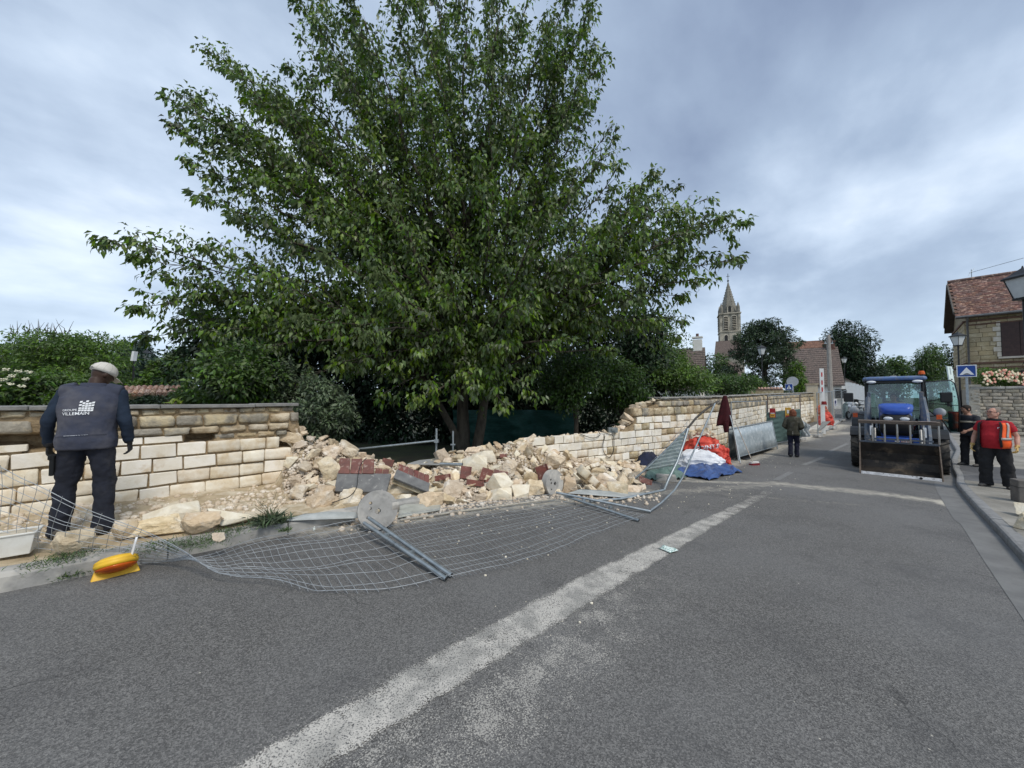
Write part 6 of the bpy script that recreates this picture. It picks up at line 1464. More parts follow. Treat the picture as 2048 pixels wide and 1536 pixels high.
M_screen = mat('dark green screen', (.075, .125, .115), (.05, .09, .085), .7, 6, stretch=(1, 1, 6)); M_postred = mat('dusty dark post', (.17, .13, .12), (.12, .09, .085), .7, 9)
mesh_fence('mesh fence panel in front of the wall between the jacket and the green screen', 1462, 0, 13.4, 1533, 15.3, 1.85, None, 26, foot=False)
f4, fa, fb = mesh_fence('site fence panel with a dark green screen behind the walking woman', 1535, 0, 15.2, 1600, 17.0, 2.05, (-.06, .98, .05, .68, M_screen), 20, post_m=M_postred)
mesh_fence('tall site fence panel in front of the far red sacks', 1634, 0, 18.0, 1664, 21.0, 2.1, None, 16)
mesh_fence('site fence panel with a white paper notice beyond the red sacks', 1665, 0, 21.5, 1683, 25.5, 2.1, None, 16)
mesh_fence('last site fence panel with a grey screen before the motorbikes', 1684, 0, 26, 1694, 31, 2.0, (0, 1, .02, .55, mat('grey green screen', (.16, .22, .22), (.11, .16, .16), .7, 5)), 12)
def notice(label, px, py, w, h, Z, cols, rz=R(-35)):
    c = D(px, py, Z); k = Z / F_PX / (1 + .5 * ((px - 1024) / F_PX) ** 2) ; root = thing('notice', label, 'notice', c, rz); bs = MB().box((0, 0, 0), (w * k, .008, h * k)).build('board', cols[0], root)
    for (x, z, ww, hh, m) in cols[1]: MB().box((x * w * k, -.007, z * h * k), (ww * w * k, .006, hh * h * k)).build('printed_field', m, bs)
M_not_red = mat('notice red', (.40, .03, .035), (.34, .025, .03), .5, 3); M_not_yel = mat('notice yellow', (.72, .42, .07), (.62, .35, .05), .5, 3)
notice('red and yellow notice on the green screen fence post', 1545, 826, 12, 23, 15.1, (M_not_red, ((0, -.28, .78, .36, M_not_yel), (0, -.02, .7, .08, M_signwhite), (.0, -.3, .5, .10, M_not_red))))
notice('yellow notice half hidden by the woman\'s hair', 1576, 826, 12, 28, 15.9, (M_not_yel, ((0, .12, .35, .30, M_signwhite), (0, -.34, .8, .24, M_not_red))))
notice('white paper notice with dark blue print on the far mesh fence', 1671, 805, 7, 20, 21.6, (M_signwhite, ((0, .05, .4, .45, mat('print blue', (.05, .05, .16), (.04, .04, .12))), (0, -.33, .6, .08, mat('print blue', (.05, .05, .1))))))
# far red sacks, grey board, white film
sack('builders_sack', 'far red sack slumped open behind the tall mesh fence', 'sack', 1652, 853, 19.5, 34, 27, M_red_bag, 21, .8, .8, h0=.05)
sack('builders_sack', 'flat dull orange sack above the far red one', 'sack', 1645, 838, 21.5, 24, 20, mat('orange net', (.60, .16, .08), (.45, .10, .05), .7, 8, .5, 20), 22, .8, .8, h0=.25)
root = thing('grey_board', 'grey board leaning on its corner at the foot of the tall mesh fence', 'board', G(1645, 862)); quad_solid(root, [D(1633, 865, 18.2), D(1648, 856, 18.6), D(1662, 842, 19.0), D(1646, 843, 18.8)], .03, mat('grey board face', (.22, .225, .22), (.16, .165, .16), .8, 5), 'board')
wf = thing('plastic_film', 'pale translucent plastic film bundled right of the walking woman', 'plastic film', G(1610, 872)); MB().grid(lambda u, v: D(1600 + 19 * u + 2 * math.sin(v * 9), 874 - 36 * v * (1 - .35 * u), 15.6 + .25 * math.sin(u * 8 + v * 4) + .12 * nz((u * 6, v * 6, 0))), 20, 20).build('film', mat('white film', (.62, .65, .66), (.48, .51, .52), .3, 7, trans=.35), wf, True, fix=False)
pw = thing('pavement_strip', 'light grey ledge of dusty paving along the foot of the far wall', 'paving', G(1620, 872)); pw['kind'] = 'structure'
del pw['category']; del pw['label']
for i, (pa, pb) in enumerate((((1560, 886), (1592, 873)), ((1594, 872), (1630, 858)), ((1655, 862), (1690, 838)))):
    A_, B_ = G(*pa), G(*pb); d_ = (B_ - A_).normalized(); n_ = Vector((-d_.y, d_.x, 0)) * .9
    MB().add([A_, B_, B_ + n_, A_ + n_] + [q + Vector((0, 0, .05)) for q in (A_, B_, B_ + n_, A_ + n_)], [(3, 2, 1, 0), (4, 5, 6, 7), (0, 1, 5, 4), (1, 2, 6, 5), (2, 3, 7, 6), (3, 0, 4, 7)]).build('paving_slab', mat('dusty paving', (.55, .54, .50), (.44, .43, .40), .9, 3), pw, True)
# litter
def litter(label, px, py, w, h, m, rz=.4):
    p = G(px, py, .012); k = p.y / F_PX; o = MB().grid(lambda u, v: ((u - .5) * w * k, (v - .5) * h * k * 2.6, .012 * math.sin(u * 7) * math.sin(v * 5) + .008), 10, 6).build('wrapper', m, fix=False); o.location = p; o.rotation_euler = (0, 0, rz); tag(o, label, 'litter')
    s = o.modifiers.new('t', 'SOLIDIFY'); s.thickness = .002; return o
litter('crumpled white and mint wrapper lying on the worn centre line', 1336, 1099, 24, 11, mat('mint wrapper', (.72, .80, .76), (.22, .38, .34), .5, 60, contrast=(.48, .56)), .5)
o = litter('white scrap of paper standing by the mesh near the kerb', 630, 1056, 10, 8, mat('paper scrap', (.75, .82, .80), (.6, .68, .66), .6, 30), 1.2); o.rotation_euler = (1.1, .2, 1.0); o.location.z += .03
# weeds on the verge
def weed(label, px, py, n, L, seed, spread, kind='weed', stalks=0, hang=0):
    g = np.random.default_rng(seed); p = G(px, py, .16 - hang); root = thing(kind, label, kind.replace('_', ' '), p); kk = 'stuff'
    P = np.zeros((n, 3)); P[:, :2] = g.normal(0, spread, (n, 2)); a = g.uniform(0, 6.28, n); el = g.uniform(.15, 1.2, n)
    Dv = np.stack([np.cos(a) * np.cos(el), np.sin(a) * np.cos(el), np.sin(el)], 1); V, F = leaf_arrays(P, Dv, g.uniform(.5, 1.2, n) * L, .13, g, .25)
    link('blades', np_mesh('blades', V, F, tint=np.repeat(g.random(n), 4)), M_leaf_mid if seed % 2 else M_leaf_grey, root, kind='stuff')
    if stalks:
        mb = MB()
        for k in range(stalks):
            a = g.uniform(0, 6.28); h = g.uniform(.18, .34); b = Vector((math.cos(a) * .09, math.sin(a) * .09, h)); mb.tube([(0, 0, 0), b * .55, b + Vector((math.cos(a) * .06, math.sin(a) * .06, 0))], .0022, 3, caps=False)
            for q in range(5): c = b * (.5 + .11 * q); mb.sphere(c + Vector((g.normal(0, .012), g.normal(0, .012), 0)), .005, 5, 3)
        mb.build('seed_stalks', mat('dry stalk', (.16, .15, .08), (.11, .10, .06), .8), root)
    return root
weed('large grey-green weed tuft with thin seed stalks on the verge edge', 540, 1046, 420, .15, 4, .07, 'weed_tuft', 12)
weed('small weeds hanging over the kerb under the big tuft', 572, 1062, 90, .06, 7, .03, 'weed_tuft', hang=.04); weed('low weeds growing from the gutter left of the yellow lamp', 150, 1148, 200, .07, 5, .06, 'weed_tuft', hang=.14)
for q, (px, py, n) in enumerate(((480, 1058, 160), (450, 1066, 200), (420, 1088, 120), (400, 1085, 220), (350, 1092, 260), (310, 1094, 200), (150, 1112, 240), (110, 1122, 220))):
    weed(('first', 'second', 'third', 'fourth', 'fifth', 'sixth', 'seventh', 'eighth')[q] + ' low weed clump along the left kerb, counted leftwards from the big tuft', px, py, n, .05, 40 + q, .10, 'weed_tuft')['group'] = 'weed clumps along the kerb'

# ================================================================== TRACTOR
def torus(R_, r_, n=28, k=10, w=1.0):
    return lambda mb, M4: mb.loft([[((R_ + r_ * math.cos(2 * math.pi * j / k)) * math.cos(2 * math.pi * i / n) if False else w * r_ * math.sin(2 * math.pi * j / k), (R_ + r_ * math.cos(2 * math.pi * j / k)) * math.cos(2 * math.pi * i / n), (R_ + r_ * math.cos(2 * math.pi * j / k)) * math.sin(2 * math.pi * i / n)) for j in range(k)] for i in range(n + 1)], M4, caps=False)
def wheel(root, x, y, R_, w, m_rim):
    M4 = Matrix.Translation((x, y, R_)); prof = [(-w / 2 * .8, R_ * .58), (-w / 2, R_ * .66), (-w / 2, R_ * .86), (-w / 2 * .86, R_ * .95), (0, R_ * .965), (w / 2 * .86, R_ * .95), (w / 2, R_ * .86), (w / 2, R_ * .66), (w / 2 * .8, R_ * .58)]; n = 36
    t = MB().loft([[(a, b * math.cos(2 * math.pi * i / n), b * math.sin(2 * math.pi * i / n)) for a, b in prof] for i in range(n + 1)], M4, caps=False).build('tyre', mat('tractor tyre', (.022, .022, .023), (.045, .042, .038), .85, 9, .3, 50, col3=(.09, .08, .068), scale3=5), root, fix=False)
    mb = MB(); N = 16
    for i in range(N):
        for s in (-1, 1):
            a = 2 * math.pi * (i + (.5 if s > 0 else 0)) / N; A = M4 @ Matrix.Rotation(a, 4, 'X'); mb.box((s * w * .245, 0, R_ * .965), (w * .56, R_ * .085, R_ * .11), rz=s * R(28), M=A)
    mb.build('tread_lugs', mat('tractor tyre', (.02, .02, .02)), t)
    rm = MB().loft([[(a, b * math.cos(2 * math.pi * i / n), b * math.sin(2 * math.pi * i / n)) for a, b in ((-w * .3, R_ * .6), (-w * .12, R_ * .5), (-w * .1, R_ * .2), (-w * .22, R_ * .14), (-w * .22, .01), (w * .22, .01), (w * .22, R_ * .14), (w * .1, R_ * .2), (w * .12, R_ * .5), (w * .3, R_ * .6))] for i in range(n + 1)], M4, caps=False).build('rim', m_rim, t, fix=False)
def tractor():
    g0 = gz(11.2, 10.8); T_ = thing('tractor', 'blue tractor with a dark front loader bucket and its right-hand door open', 'tractor', (11.22, 10.85, g0), R(-45))
    M_blue = mat('tractor blue', (.035, .115, .50), (.028, .085, .40), .3, 3, spec=.55, col3=(.12, .15, .26), scale3=7, thr3=(.60, .75)); M_steel = mat('loader grey blue', (.11, .135, .17), (.08, .10, .13), .5, 6, col3=(.18, .17, .16), scale3=9)
    M_bucket = mat('worn black bucket', (.022, .020, .019), (.055, .045, .035), .55, 4, .5, 30, metal=.3, col3=(.15, .115, .08), scale3=3.2, thr3=(.56, .72)); M_rust = mat('rusty beam', (.16, .125, .10), (.10, .08, .065), .7, 9, .5, 40); M_lip = mat('scraped steel lip', (.62, .62, .62), (.38, .38, .38), .4, 12, .3, 50, metal=.3, col3=(.12, .11, .10), scale3=22, thr3=(.58, .64))
    M_chrome = mat('bare steel', (.42, .41, .39), (.30, .29, .27), .35, 12, metal=.8); M_glass = glass_mat('cab glass', (.60, .74, .72), .93)
    for s in (-1, 1): wheel(T_, s * .80, 0, .56, .34, M_steel); wheel(T_, s * .80, 2.25, .76, .42, M_steel)
    bevel_obj(MB().box((0, 1.0, .72), (.44, 2.8, .42)).box((0, 0, .56), (1.3, .22, .2)).box((0, 2.25, .76), (1.2, .3, .3)).build('chassis', M_black, T_), .02, 1)
    # bonnet
    def sect(y, w, zt, zb, e=.35):
        r_ = []
        for j in range(24):
            a = 2 * math.pi * j / 24; ca, sa = math.cos(a), math.sin(a); r_.append((w / 2 * math.copysign(abs(ca) ** e, ca), y, (zt + zb) / 2 + (zt - zb) / 2 * math.copysign(abs(sa) ** (.5), sa)))
        return r_
    MB().loft([sect(-.62, .50, 1.66, 1.10), sect(-.52, .60, 1.80, .92), sect(-.2, .66, 1.86, .86), sect(.5, .68, 1.88, .86), sect(1.05, .72, 1.86, .9)]).build('bonnet', M_blue, T_, fix=False)
    MB().loft([sect(-.70, .52, 1.60, 1.18), sect(-.58, .64, 1.66, 1.02), sect(-.30, .675, 1.66, .98)]).build('front_grille', mat('black grille', (.014, .014, .015), (.022, .022, .022), .45, 30), T_, fix=False)
    MB().loft([sect(-.70, .50, 1.80, 1.62, .5), sect(-.55, .66, 1.90, 1.64, .5), sect(-.1, .72, 1.93, 1.70, .5), sect(.5, .70, 1.92, 1.7, .5)]).build('bonnet_nose', M_blue, T_, fix=False)
    for s in (-1, 1): MB().sphere((s * .16, -.70, 1.50), (.10, .05, .055), 12, 7).build('headlight', mat('headlight glass', (.75, .78, .8), (.6, .62, .64), .1), T_)
    bevel_obj(MB().box((0, -.78, .86), (1.0, .10, .26)).box((0, -.80, .70), (.5, .12, .16)).build('front_bumper', M_blue, T_), .02, 2)
    MB().box((.16, -.84, .90), (.18, .01, .10)).build('badge', mat('red sticker', (.55, .25, .22), (.75, .70, .68), .4, 25, contrast=(.45, .55)), T_); MB().box((.0, -.84, .90), (.09, .01, .09)).build('badge', M_signwhite, T_)
    # cab
    z0, z1 = 1.02, 2.60; yf, yb, wf, wb = 1.02, 2.45, .62, .66
    fr = MB()
    for s in (-1, 1):
        fr.tube([(s * wf, yf, z0), (s * (wf + .02), yf + .02, 1.9), (s * (wf - .02), yf + .12, z1)], .038, 6); fr.tube([(s * wb, yb, z0 + .2), (s * wb, yb - .05, z1)], .04, 6); fr.tube([(s * (wf + .03), 1.75, 1.0), (s * (wf + .02), 1.78, z1)], .03, 6)
        fr.tube([(s * (wf - .02), yf + .12, z1), (s * wb, yb - .05, z1)], .04, 6); fr.tube([(s * wf, yf, z0), (s * wb, yb, z0)], .03, 6)
    fr.tube([(-wf, yf + .12, z1), (wf, yf + .12, z1)], .035, 6).tube([(-wb, yb - .05, z1), (wb, yb - .05, z1)], .035, 6).tube([(-wf, yf, z0), (wf, yf, z0)], .035, 6).tube([(-wb, yb, z0 + .2), (wb, yb, z0 + .2)], .035, 6)
    fr.build('cab_frame', M_black, T_)
    wsx = lambda v: wf + .015 - .03 * v
    MB().grid(lambda u, v: ((2 * u - 1) * wsx(v), yf - .015 + .12 * v - .05 * math.sin(math.pi * u), z0 + (z1 - z0) * v), 12, 4).build('windscreen', M_glass, T_, fix=False)
    MB().grid(lambda u, v: ((2 * u - 1) * wb, yb + .01 - .05 * v, z0 + .2 + (z1 - z0 - .2) * v), 4, 2).build('rear_window', M_glass, T_, fix=False)
    MB().grid(lambda u, v: (-(wf + .03), yf + .06 + 1.35 * u, z0 + .05 + (z1 - z0 - .1) * v), 4, 2).build('side_window', M_glass, T_, fix=False)
    bevel_obj(MB().box((0, 1.72, .92), (1.2, 1.5, .2)).box((0, 2.42, 1.2), (1.1, .06, .4)).build('cab_floor', M_black, T_), .02, 1)
    rf = MB().loft([[(x * k * .9, 1.75 + (y - 1.75) * k, z) for x, y in ((-.70, .88), (.70, .88), (.78, 1.0), (.78, 2.5), (.68, 2.62), (-.68, 2.62), (-.78, 2.5), (-.78, 1.0))] for z, k in ((2.62, .97), (2.65, 1.0), (2.71, 1.0), (2.745, .95), (2.76, .8))], smooth=False).build('cab_roof', mat('dull roof blue', (.10, .17, .34), (.07, .12, .25), .4, 3, col3=(.16, .18, .22), scale3=5, thr3=(.5, .7)), T_); bevel_obj(rf, .02, 2)
    MB().box((0, 1.0, 2.58), (1.35, .2, .05)).build('roof_lining', M_black, T_)
    for s in (-1, 1): MB().sphere((s * .50, .90, 2.585), (.115, .05, .045), 14, 8).build('work_light', mat('white lamp', (.85, .87, .88), (.75, .77, .78), .15), T_)
    MB().tube([(.60, 1.1, 2.74), (.60, 1.1, 2.80)], .05, 10).build('beacon_base', M_black, T_); MB().tube([(.60, 1.1, 2.80), (.60, 1.1, 2.86), (.60, 1.1, 2.905)], [.075, .072, .05], 12).build('beacon', M_ora, T_)
    MB().sphere((0, 1.5, 2.77), (.10, .10, .03), 10, 5).build('roof_vent', mat('grey cap', (.4, .42, .44)), T_)
    # seat, wheel, dashboard
    bevel_obj(MB().box((0, 2.1, 1.32), (.5, .46, .12)).box((0, 2.32, 1.65), (.48, .12, .65)).build('seat', mat('cab seat', (.03, .03, .033), (.02, .02, .02), .8), T_), .04, 2)
    sw = MB(); torus(.19, .016)(sw, Matrix.Translation((0, 1.50, 1.72)) @ Matrix.Rotation(R(90), 4, 'Z') @ Matrix.Rotation(R(-55), 4, 'Y')); sw.tube([(0, 1.5, 1.72), (0, 1.3, 1.35)], .03, 8).build('steering_wheel', M_black, T_, fix=False)
    bevel_obj(MB().box((0, 1.22, 1.42), (.6, .22, .3)).build('dashboard', M_black, T_), .03, 2)
    MB().tube([(-.18, .95, 2.0 - .35), (.2, .965, 2.03 - .35), (.52, .98, 2.05 - .35)], .010, 4).build('wiper', M_black, T_)
    # open door swung outwards on the right
    dr = [(.66, 2.56), (1.16, 2.60), (1.24, 2.50), (1.31, 2.0), (1.28, 1.10), (1.12, 1.08), (.98, 1.42), (.70, 1.72)]
    MB().prism(dr, 1.10, 1.112).build('door_glass', M_glass, T_)
    d_ = MB().tube([(x, 1.105, z) for x, z in dr + dr[:1]], .017, 6, caps=False); d_.tube([(.68, 1.10, 1.93), (1.29, 1.10, 1.86)], .012, 5); d_.build('door_frame', M_black, T_, fix=False)
    MB().box((1.10, 1.08, 1.9), (.05, .05, .12)).build('door_handle', M_black, T_)
    MB().box((1.19, 1.14, 1.40), (.20, .01, .58)).build('door_lower_panel', mat('dark teal panel', (.04, .075, .075), (.03, .055, .055), .4), T_)
    # mirrors
    for s in (-1, 1):
        mr = MB().tube([(s * .66, 1.02, 1.98), (s * .86, .90, 2.02), (s * 1.0, .86, 2.06)], .012, 5).build('mirror_arm', M_black, T_); bevel_obj(MB().box((s * 1.05, .86, 2.10), (.24, .06, .30)).build('mirror', M_black, mr), .03, 3)
    # fenders and their lamps
    for s in (-1, 1):
        MB().loft([[(x, 2.25 + .86 * math.cos(a), .76 + .86 * math.sin(a)) for x in (s * .62, s * 1.02)] + [(x, 2.25 + .83 * math.cos(a), .76 + .83 * math.sin(a)) for x in (s * 1.02, s * .62)] for a in [R(15 + 15 * i) for i in range(11)]], smooth=False).build('fender', mat('dark fender', (.035, .037, .04), (.05, .05, .05), .5, 5), T_)
        MB().loft([[(x, .60 * math.cos(a), .56 + .66 * math.sin(a)) for x in (s * .62, s * .98)] + [(x, .57 * math.cos(a), .56 + .63 * math.sin(a)) for x in (s * .98, s * .62)] for a in [R(35 + 15 * i) for i in range(8)]], smooth=False).build('mudguard', M_black, T_)
        l_ = bevel_obj(MB().sphere((s * .92, .98, 1.66), (.13, .09, .13), 14, 9).build('lamp_housing', mat('lamp grey', (.36, .38, .40), (.26, .28, .30), .45), T_), .005, 1)
        MB().box((s * .90, .90, 1.52), (.11, .06, .13)).build('indicator', mat('indicator orange', (.75, .13, .03), (.6, .09, .02), .3), T_)
        MB().tube([(s * .60, 1.06, 1.52), (s * .9, .98, 1.56)], .016, 5).build('lamp_bracket', M_black, T_)
    # loader masts, arms, rams
    for s in (-1, 1):
        bevel_obj(MB().box((s * .56, .74, 1.62), (.085, .14, 1.30)).box((s * .56, .78, .82), (.14, .40, .5)).build('loader_mast', M_steel, T_), .012, 1)
        MB().tube([(s * .58, .72, 2.10), (s * .60, .0, 1.62), (s * .60, -.60, 1.02), (s * .56, -.88, .50)], .06, 4, smooth=False).build('loader_arm', M_steel, T_)
        MB().tube([(s * .50, .55, 1.05), (s * .52, -.1, 1.2)], .045, 8).tube([(s * .52, -.1, 1.2), (s * .53, -.55, 1.08)], .024, 8).build('lift_ram', M_black, T_)
        MB().tube([(s * .44, -.80, 1.22), (s * .44, -1.0, .85)], .035, 8).build('tilt_ram', M_chrome, T_)
        MB().tube([(s * .40, -.78, 1.0), (s * .2, -.86, .80), (s * .05, -.84, .78)], .014, 5).build('hose', M_black, T_)
    # bucket: swept shell, sides, lip, tine rack
    W2 = .735; shell = [(-1.66, .035), (-1.40, .03), (-1.18, .06), (-1.04, .16), (-.98, .34), (-1.00, .58), (-1.10, .84)]
    def rib(x, th): return [(x, y, z) for y, z in shell] + [(x, y + th * (.2 if i < 2 else 1), z - (th if i < 3 else 0)) for i, (y, z) in list(enumerate(shell))[::-1]]
    bk = MB().loft([rib(-W2, .025), rib(W2, .025)], smooth=False).build('bucket', M_bucket, T_)
    for s in (-1, 1): MB().add([(s * W2, y, z) for y, z in shell] + [(s * (W2 + .022), y, z) for y, z in shell], [tuple(range(7)), tuple(range(13, 6, -1)), (0, 7, 8, 1), (6, 5, 12, 13), (0, 6, 13, 7)]).build('bucket_side', M_rust, bk)
    bevel_obj(MB().box((0, -1.645, .055), (2 * W2 - .02, .035, .085), rx=R(-30)).build('cutting_edge', M_lip, bk), .004, 1); MB().tube([(.38, -1.68, .06), (.38, -1.65, .06)], .028, 10).build('bolt', M_black, bk)
    bevel_obj(MB().box((0, -1.10, 1.42), (1.54, .13, .085), rx=R(6)).build('top_beam', M_rust, T_), .008, 1); MB().box((.55, -1.12, 1.466), (.32, .12, .012)).build('worn_patch', mat('pinkish bare metal', (.42, .33, .29), (.30, .24, .21), .5, 12), T_)
    MB().box((0, -1.08, .95), (1.3, .05, .045)).box((0, -1.05, .86), (1.5, .06, .05)).build('cross_bar', M_steel, T_)
    for x in (-.74, -.48, -.24, 0, .24, .48, .74): MB().tube([(x, -1.12, 1.40), (x, -1.16, 1.15), (x, -1.15, .88)], .022, 7).build('tine', M_chrome, T_)
    for s in (-1, 1): MB().box((s * .5, -1.14, 1.18), (.06, .04, .26)).build('reflector', M_signwhite, T_)
    return T_
tractor()
# white staff beside the tractor door
a, b = D(1898, 733, 13.2), D(1913, 828, 12.9); root = thing('marker_pole', 'white and mint marker board leaning behind the open tractor door', 'marker pole', b); d_ = (a - b)
o = MB().box((0, 0, d_.length / 2), (.17, .04, d_.length)).build('board', mat('mint white board', (.72, .80, .77), (.62, .72, .69), .4, 3), root); o.rotation_euler = Vector((0, 0, 1)).rotation_difference(d_.normalized()).to_euler()
for v in (.36, .52, .62, .72): q = MB().box((0, -.024, d_.length * v), (.05, .006, .12 if v == .52 else .04)).build('black_mark', M_black, o)
MB().box((0, -.024, d_.length * .9), (.02, .006, .26)).build('printed_text_line', mat('grey print', (.3, .35, .4)), o)
# motorbikes
def motorbike(label, px, py, Z, rz, m):
    c = D(px, py, Z); c.z = gz(c.x, c.y); r_ = thing('motorbike', label, 'motorbike', c, rz)
    for y in (-.68, .68): t = MB(); torus(.25, .06)(t, Matrix.Translation((0, y, .31))); w_ = t.build('wheel', M_black, r_, fix=False); MB().disc((0, y, .31), .16, 16, 'X', .05).build('hub', M_galv, w_)
    bevel_obj(MB().box((0, .1, .5), (.28, .5, .35)).build('engine', M_galv, r_), .04, 2); MB().sphere((0, -.12, .84), (.17, .30, .15), 14, 9).build('tank', m, r_); bevel_obj(MB().box((0, .42, .82), (.26, .6, .1)).build('seat', M_black, r_), .04, 2)
    for s in (-1, 1): MB().tube([(s * .09, -.68, .31), (s * .09, -.45, 1.0)], .025, 6).build('fork', M_galv, r_)
    MB().tube([(-.36, -.30, 1.08), (-.12, -.42, 1.02), (.12, -.42, 1.02), (.36, -.30, 1.08)], .018, 6).build('handlebar', M_black, r_); MB().sphere((0, -.56, .92), (.12, .10, .13), 12, 8).build('headlight', M_signwhite, r_); MB().sphere((0, -.50, 1.14), (.18, .05, .16), 10, 7).build('windshield', m, r_)
motorbike('white and black motorbike parked left of the tractor, nearer one', 1709, 830, 27, R(-70), M_signwhite); motorbike('dark motorbike parked just behind the white one', 1718, 822, 31, R(-60), M_black)
# ================================================================== PEOPLE
def remesh(o, vox, smooth=True, disp=0.0, dscale=.12, it=3):
    m = o.modifiers.new('remesh', 'REMESH'); m.mode = 'VOXEL'; m.voxel_size = vox; m.use_smooth_shade = smooth
    s = o.modifiers.new('smooth', 'SMOOTH'); s.factor = .6; s.iterations = it
    if disp:
        t = bpy.data.textures.get('folds%.2f' % dscale) or bpy.data.textures.new('folds%.2f' % dscale, 'CLOUDS'); t.noise_scale = dscale; t.noise_depth = 3
        d = o.modifiers.new('folds', 'DISPLACE'); d.texture = t; d.strength = disp; d.mid_level = .5
    return o
def ell(c, rx, ry, n=16, sq=.85, tilt=0.0):
    out = []
    for j in range(n):
        a = 2 * math.pi * j / n; x = rx * math.copysign(abs(math.cos(a)) ** sq, math.cos(a)); y = ry * math.copysign(abs(math.sin(a)) ** sq, math.sin(a)); out.append((c[0] + x, c[1] + y, c[2] + tilt * y))
    return out
def hand_mb(mb, wrist, d, side, curl=.5, s=1.0, palm_n=None):
    """palm and five separate, unequal, bent fingers; d: direction the hand hangs"""
    d = Vector(d).normalized(); nrm = Vector(palm_n if palm_n else (-side, 0, 0)).normalized(); nrm = (nrm - d * nrm.dot(d)).normalized(); w = d.cross(nrm).normalized()
    if w.y > 0: w = -w      # towards the front: the thumb's side
    W0 = Vector(wrist)
    mb.loft([[W0 + d * (t * s) + w * (math.cos(a) * rw * s) + nrm * (math.sin(a) * .014 * s) for a in [2 * math.pi * j / 10 for j in range(10)]] for t, rw in ((-.02, .026), (.02, .032), (.06, .040), (.09, .040), (.10, .03))])
    for k, (off, L) in enumerate(((.031, .070), (.011, .080), (-.010, .074), (-.030, .056))):
        p = W0 + d * .085 * s + w * off * s; dd = d.copy(); pts = [p - d * .02 * s, p]
        for q in range(3):
            dd = (dd * math.cos(curl * (.55 + .3 * q)) + nrm * math.sin(curl * (.55 + .3 * q))).normalized(); pts.append(pts[-1] + dd * L / 3 * s * (1.1 - .1 * q))
        mb.tube(pts, [.0095 * s, .0095 * s, .009 * s, .0085 * s, .006 * s], 8)
    p = W0 + d * .03 * s + w * .026 * s; t1 = p + (d * .6 + w * .75 + nrm * .2).normalized() * .036 * s; t2 = t1 + (d * .9 + w * .25 + nrm * .35).normalized() * .032 * s
    mb.tube([p - w * .01 * s, p, t1, t2], [.013 * s, .013 * s, .011 * s, .008 * s], 8)
def head_mb(mb, c, s=1.0, M=None, nose=True, fat=0.0):
    """skull, jaw, nose, brow, ears; faces -y"""
    c = Vector(c); M4 = Matrix.Translation(c) @ (M or Matrix.Identity(4)) @ Matrix.Scale(s, 4)
    prof = [(-.118, .020, .020, -.045), (-.108, .040, .038, -.040), (-.085, .056, .062, -.020), (-.055, .066 + fat * .01, .078, -.008), (-.02, .070 + fat * .006, .088, 0), (.02, .074, .095, .004), (.055, .073, .096, .008), (.085, .060, .082, .010), (.108, .038, .054, .010), (.118, .014, .02, .010)]
    mb.loft([ell((0, y, z), rx, ry, 18, .95) for z, rx, ry, y in prof], M4)
    if nose: mb.loft([[(x * .010, -.088, .028), (x * .014, -.094, .0), (x * .019, -.100, -.022), (x * .014, -.092, -.032)] for x in (-1, -.3, .3, 1)] and [ell((0, -.088, .03), .008, .010, 8), ell((0, -.096, .005), .011, .014, 8), ell((0, -.100, -.018), .017, .018, 8), ell((0, -.092, -.030), .012, .010, 8)], M4)
    mb.box((0, -.082, .040), (.10, .02, .014), M=M4); mb.sphere((0, -.078, -.058), (.026, .016, .010), 10, 6, M4)
    for e in (-1, 1): mb.sphere((e * .078, .012, -.005), (.010, .022, .032), 10, 7, M4); mb.sphere((e * .034, -.066, -.02), (.028, .022, .026), 8, 6, M4)
    return M4
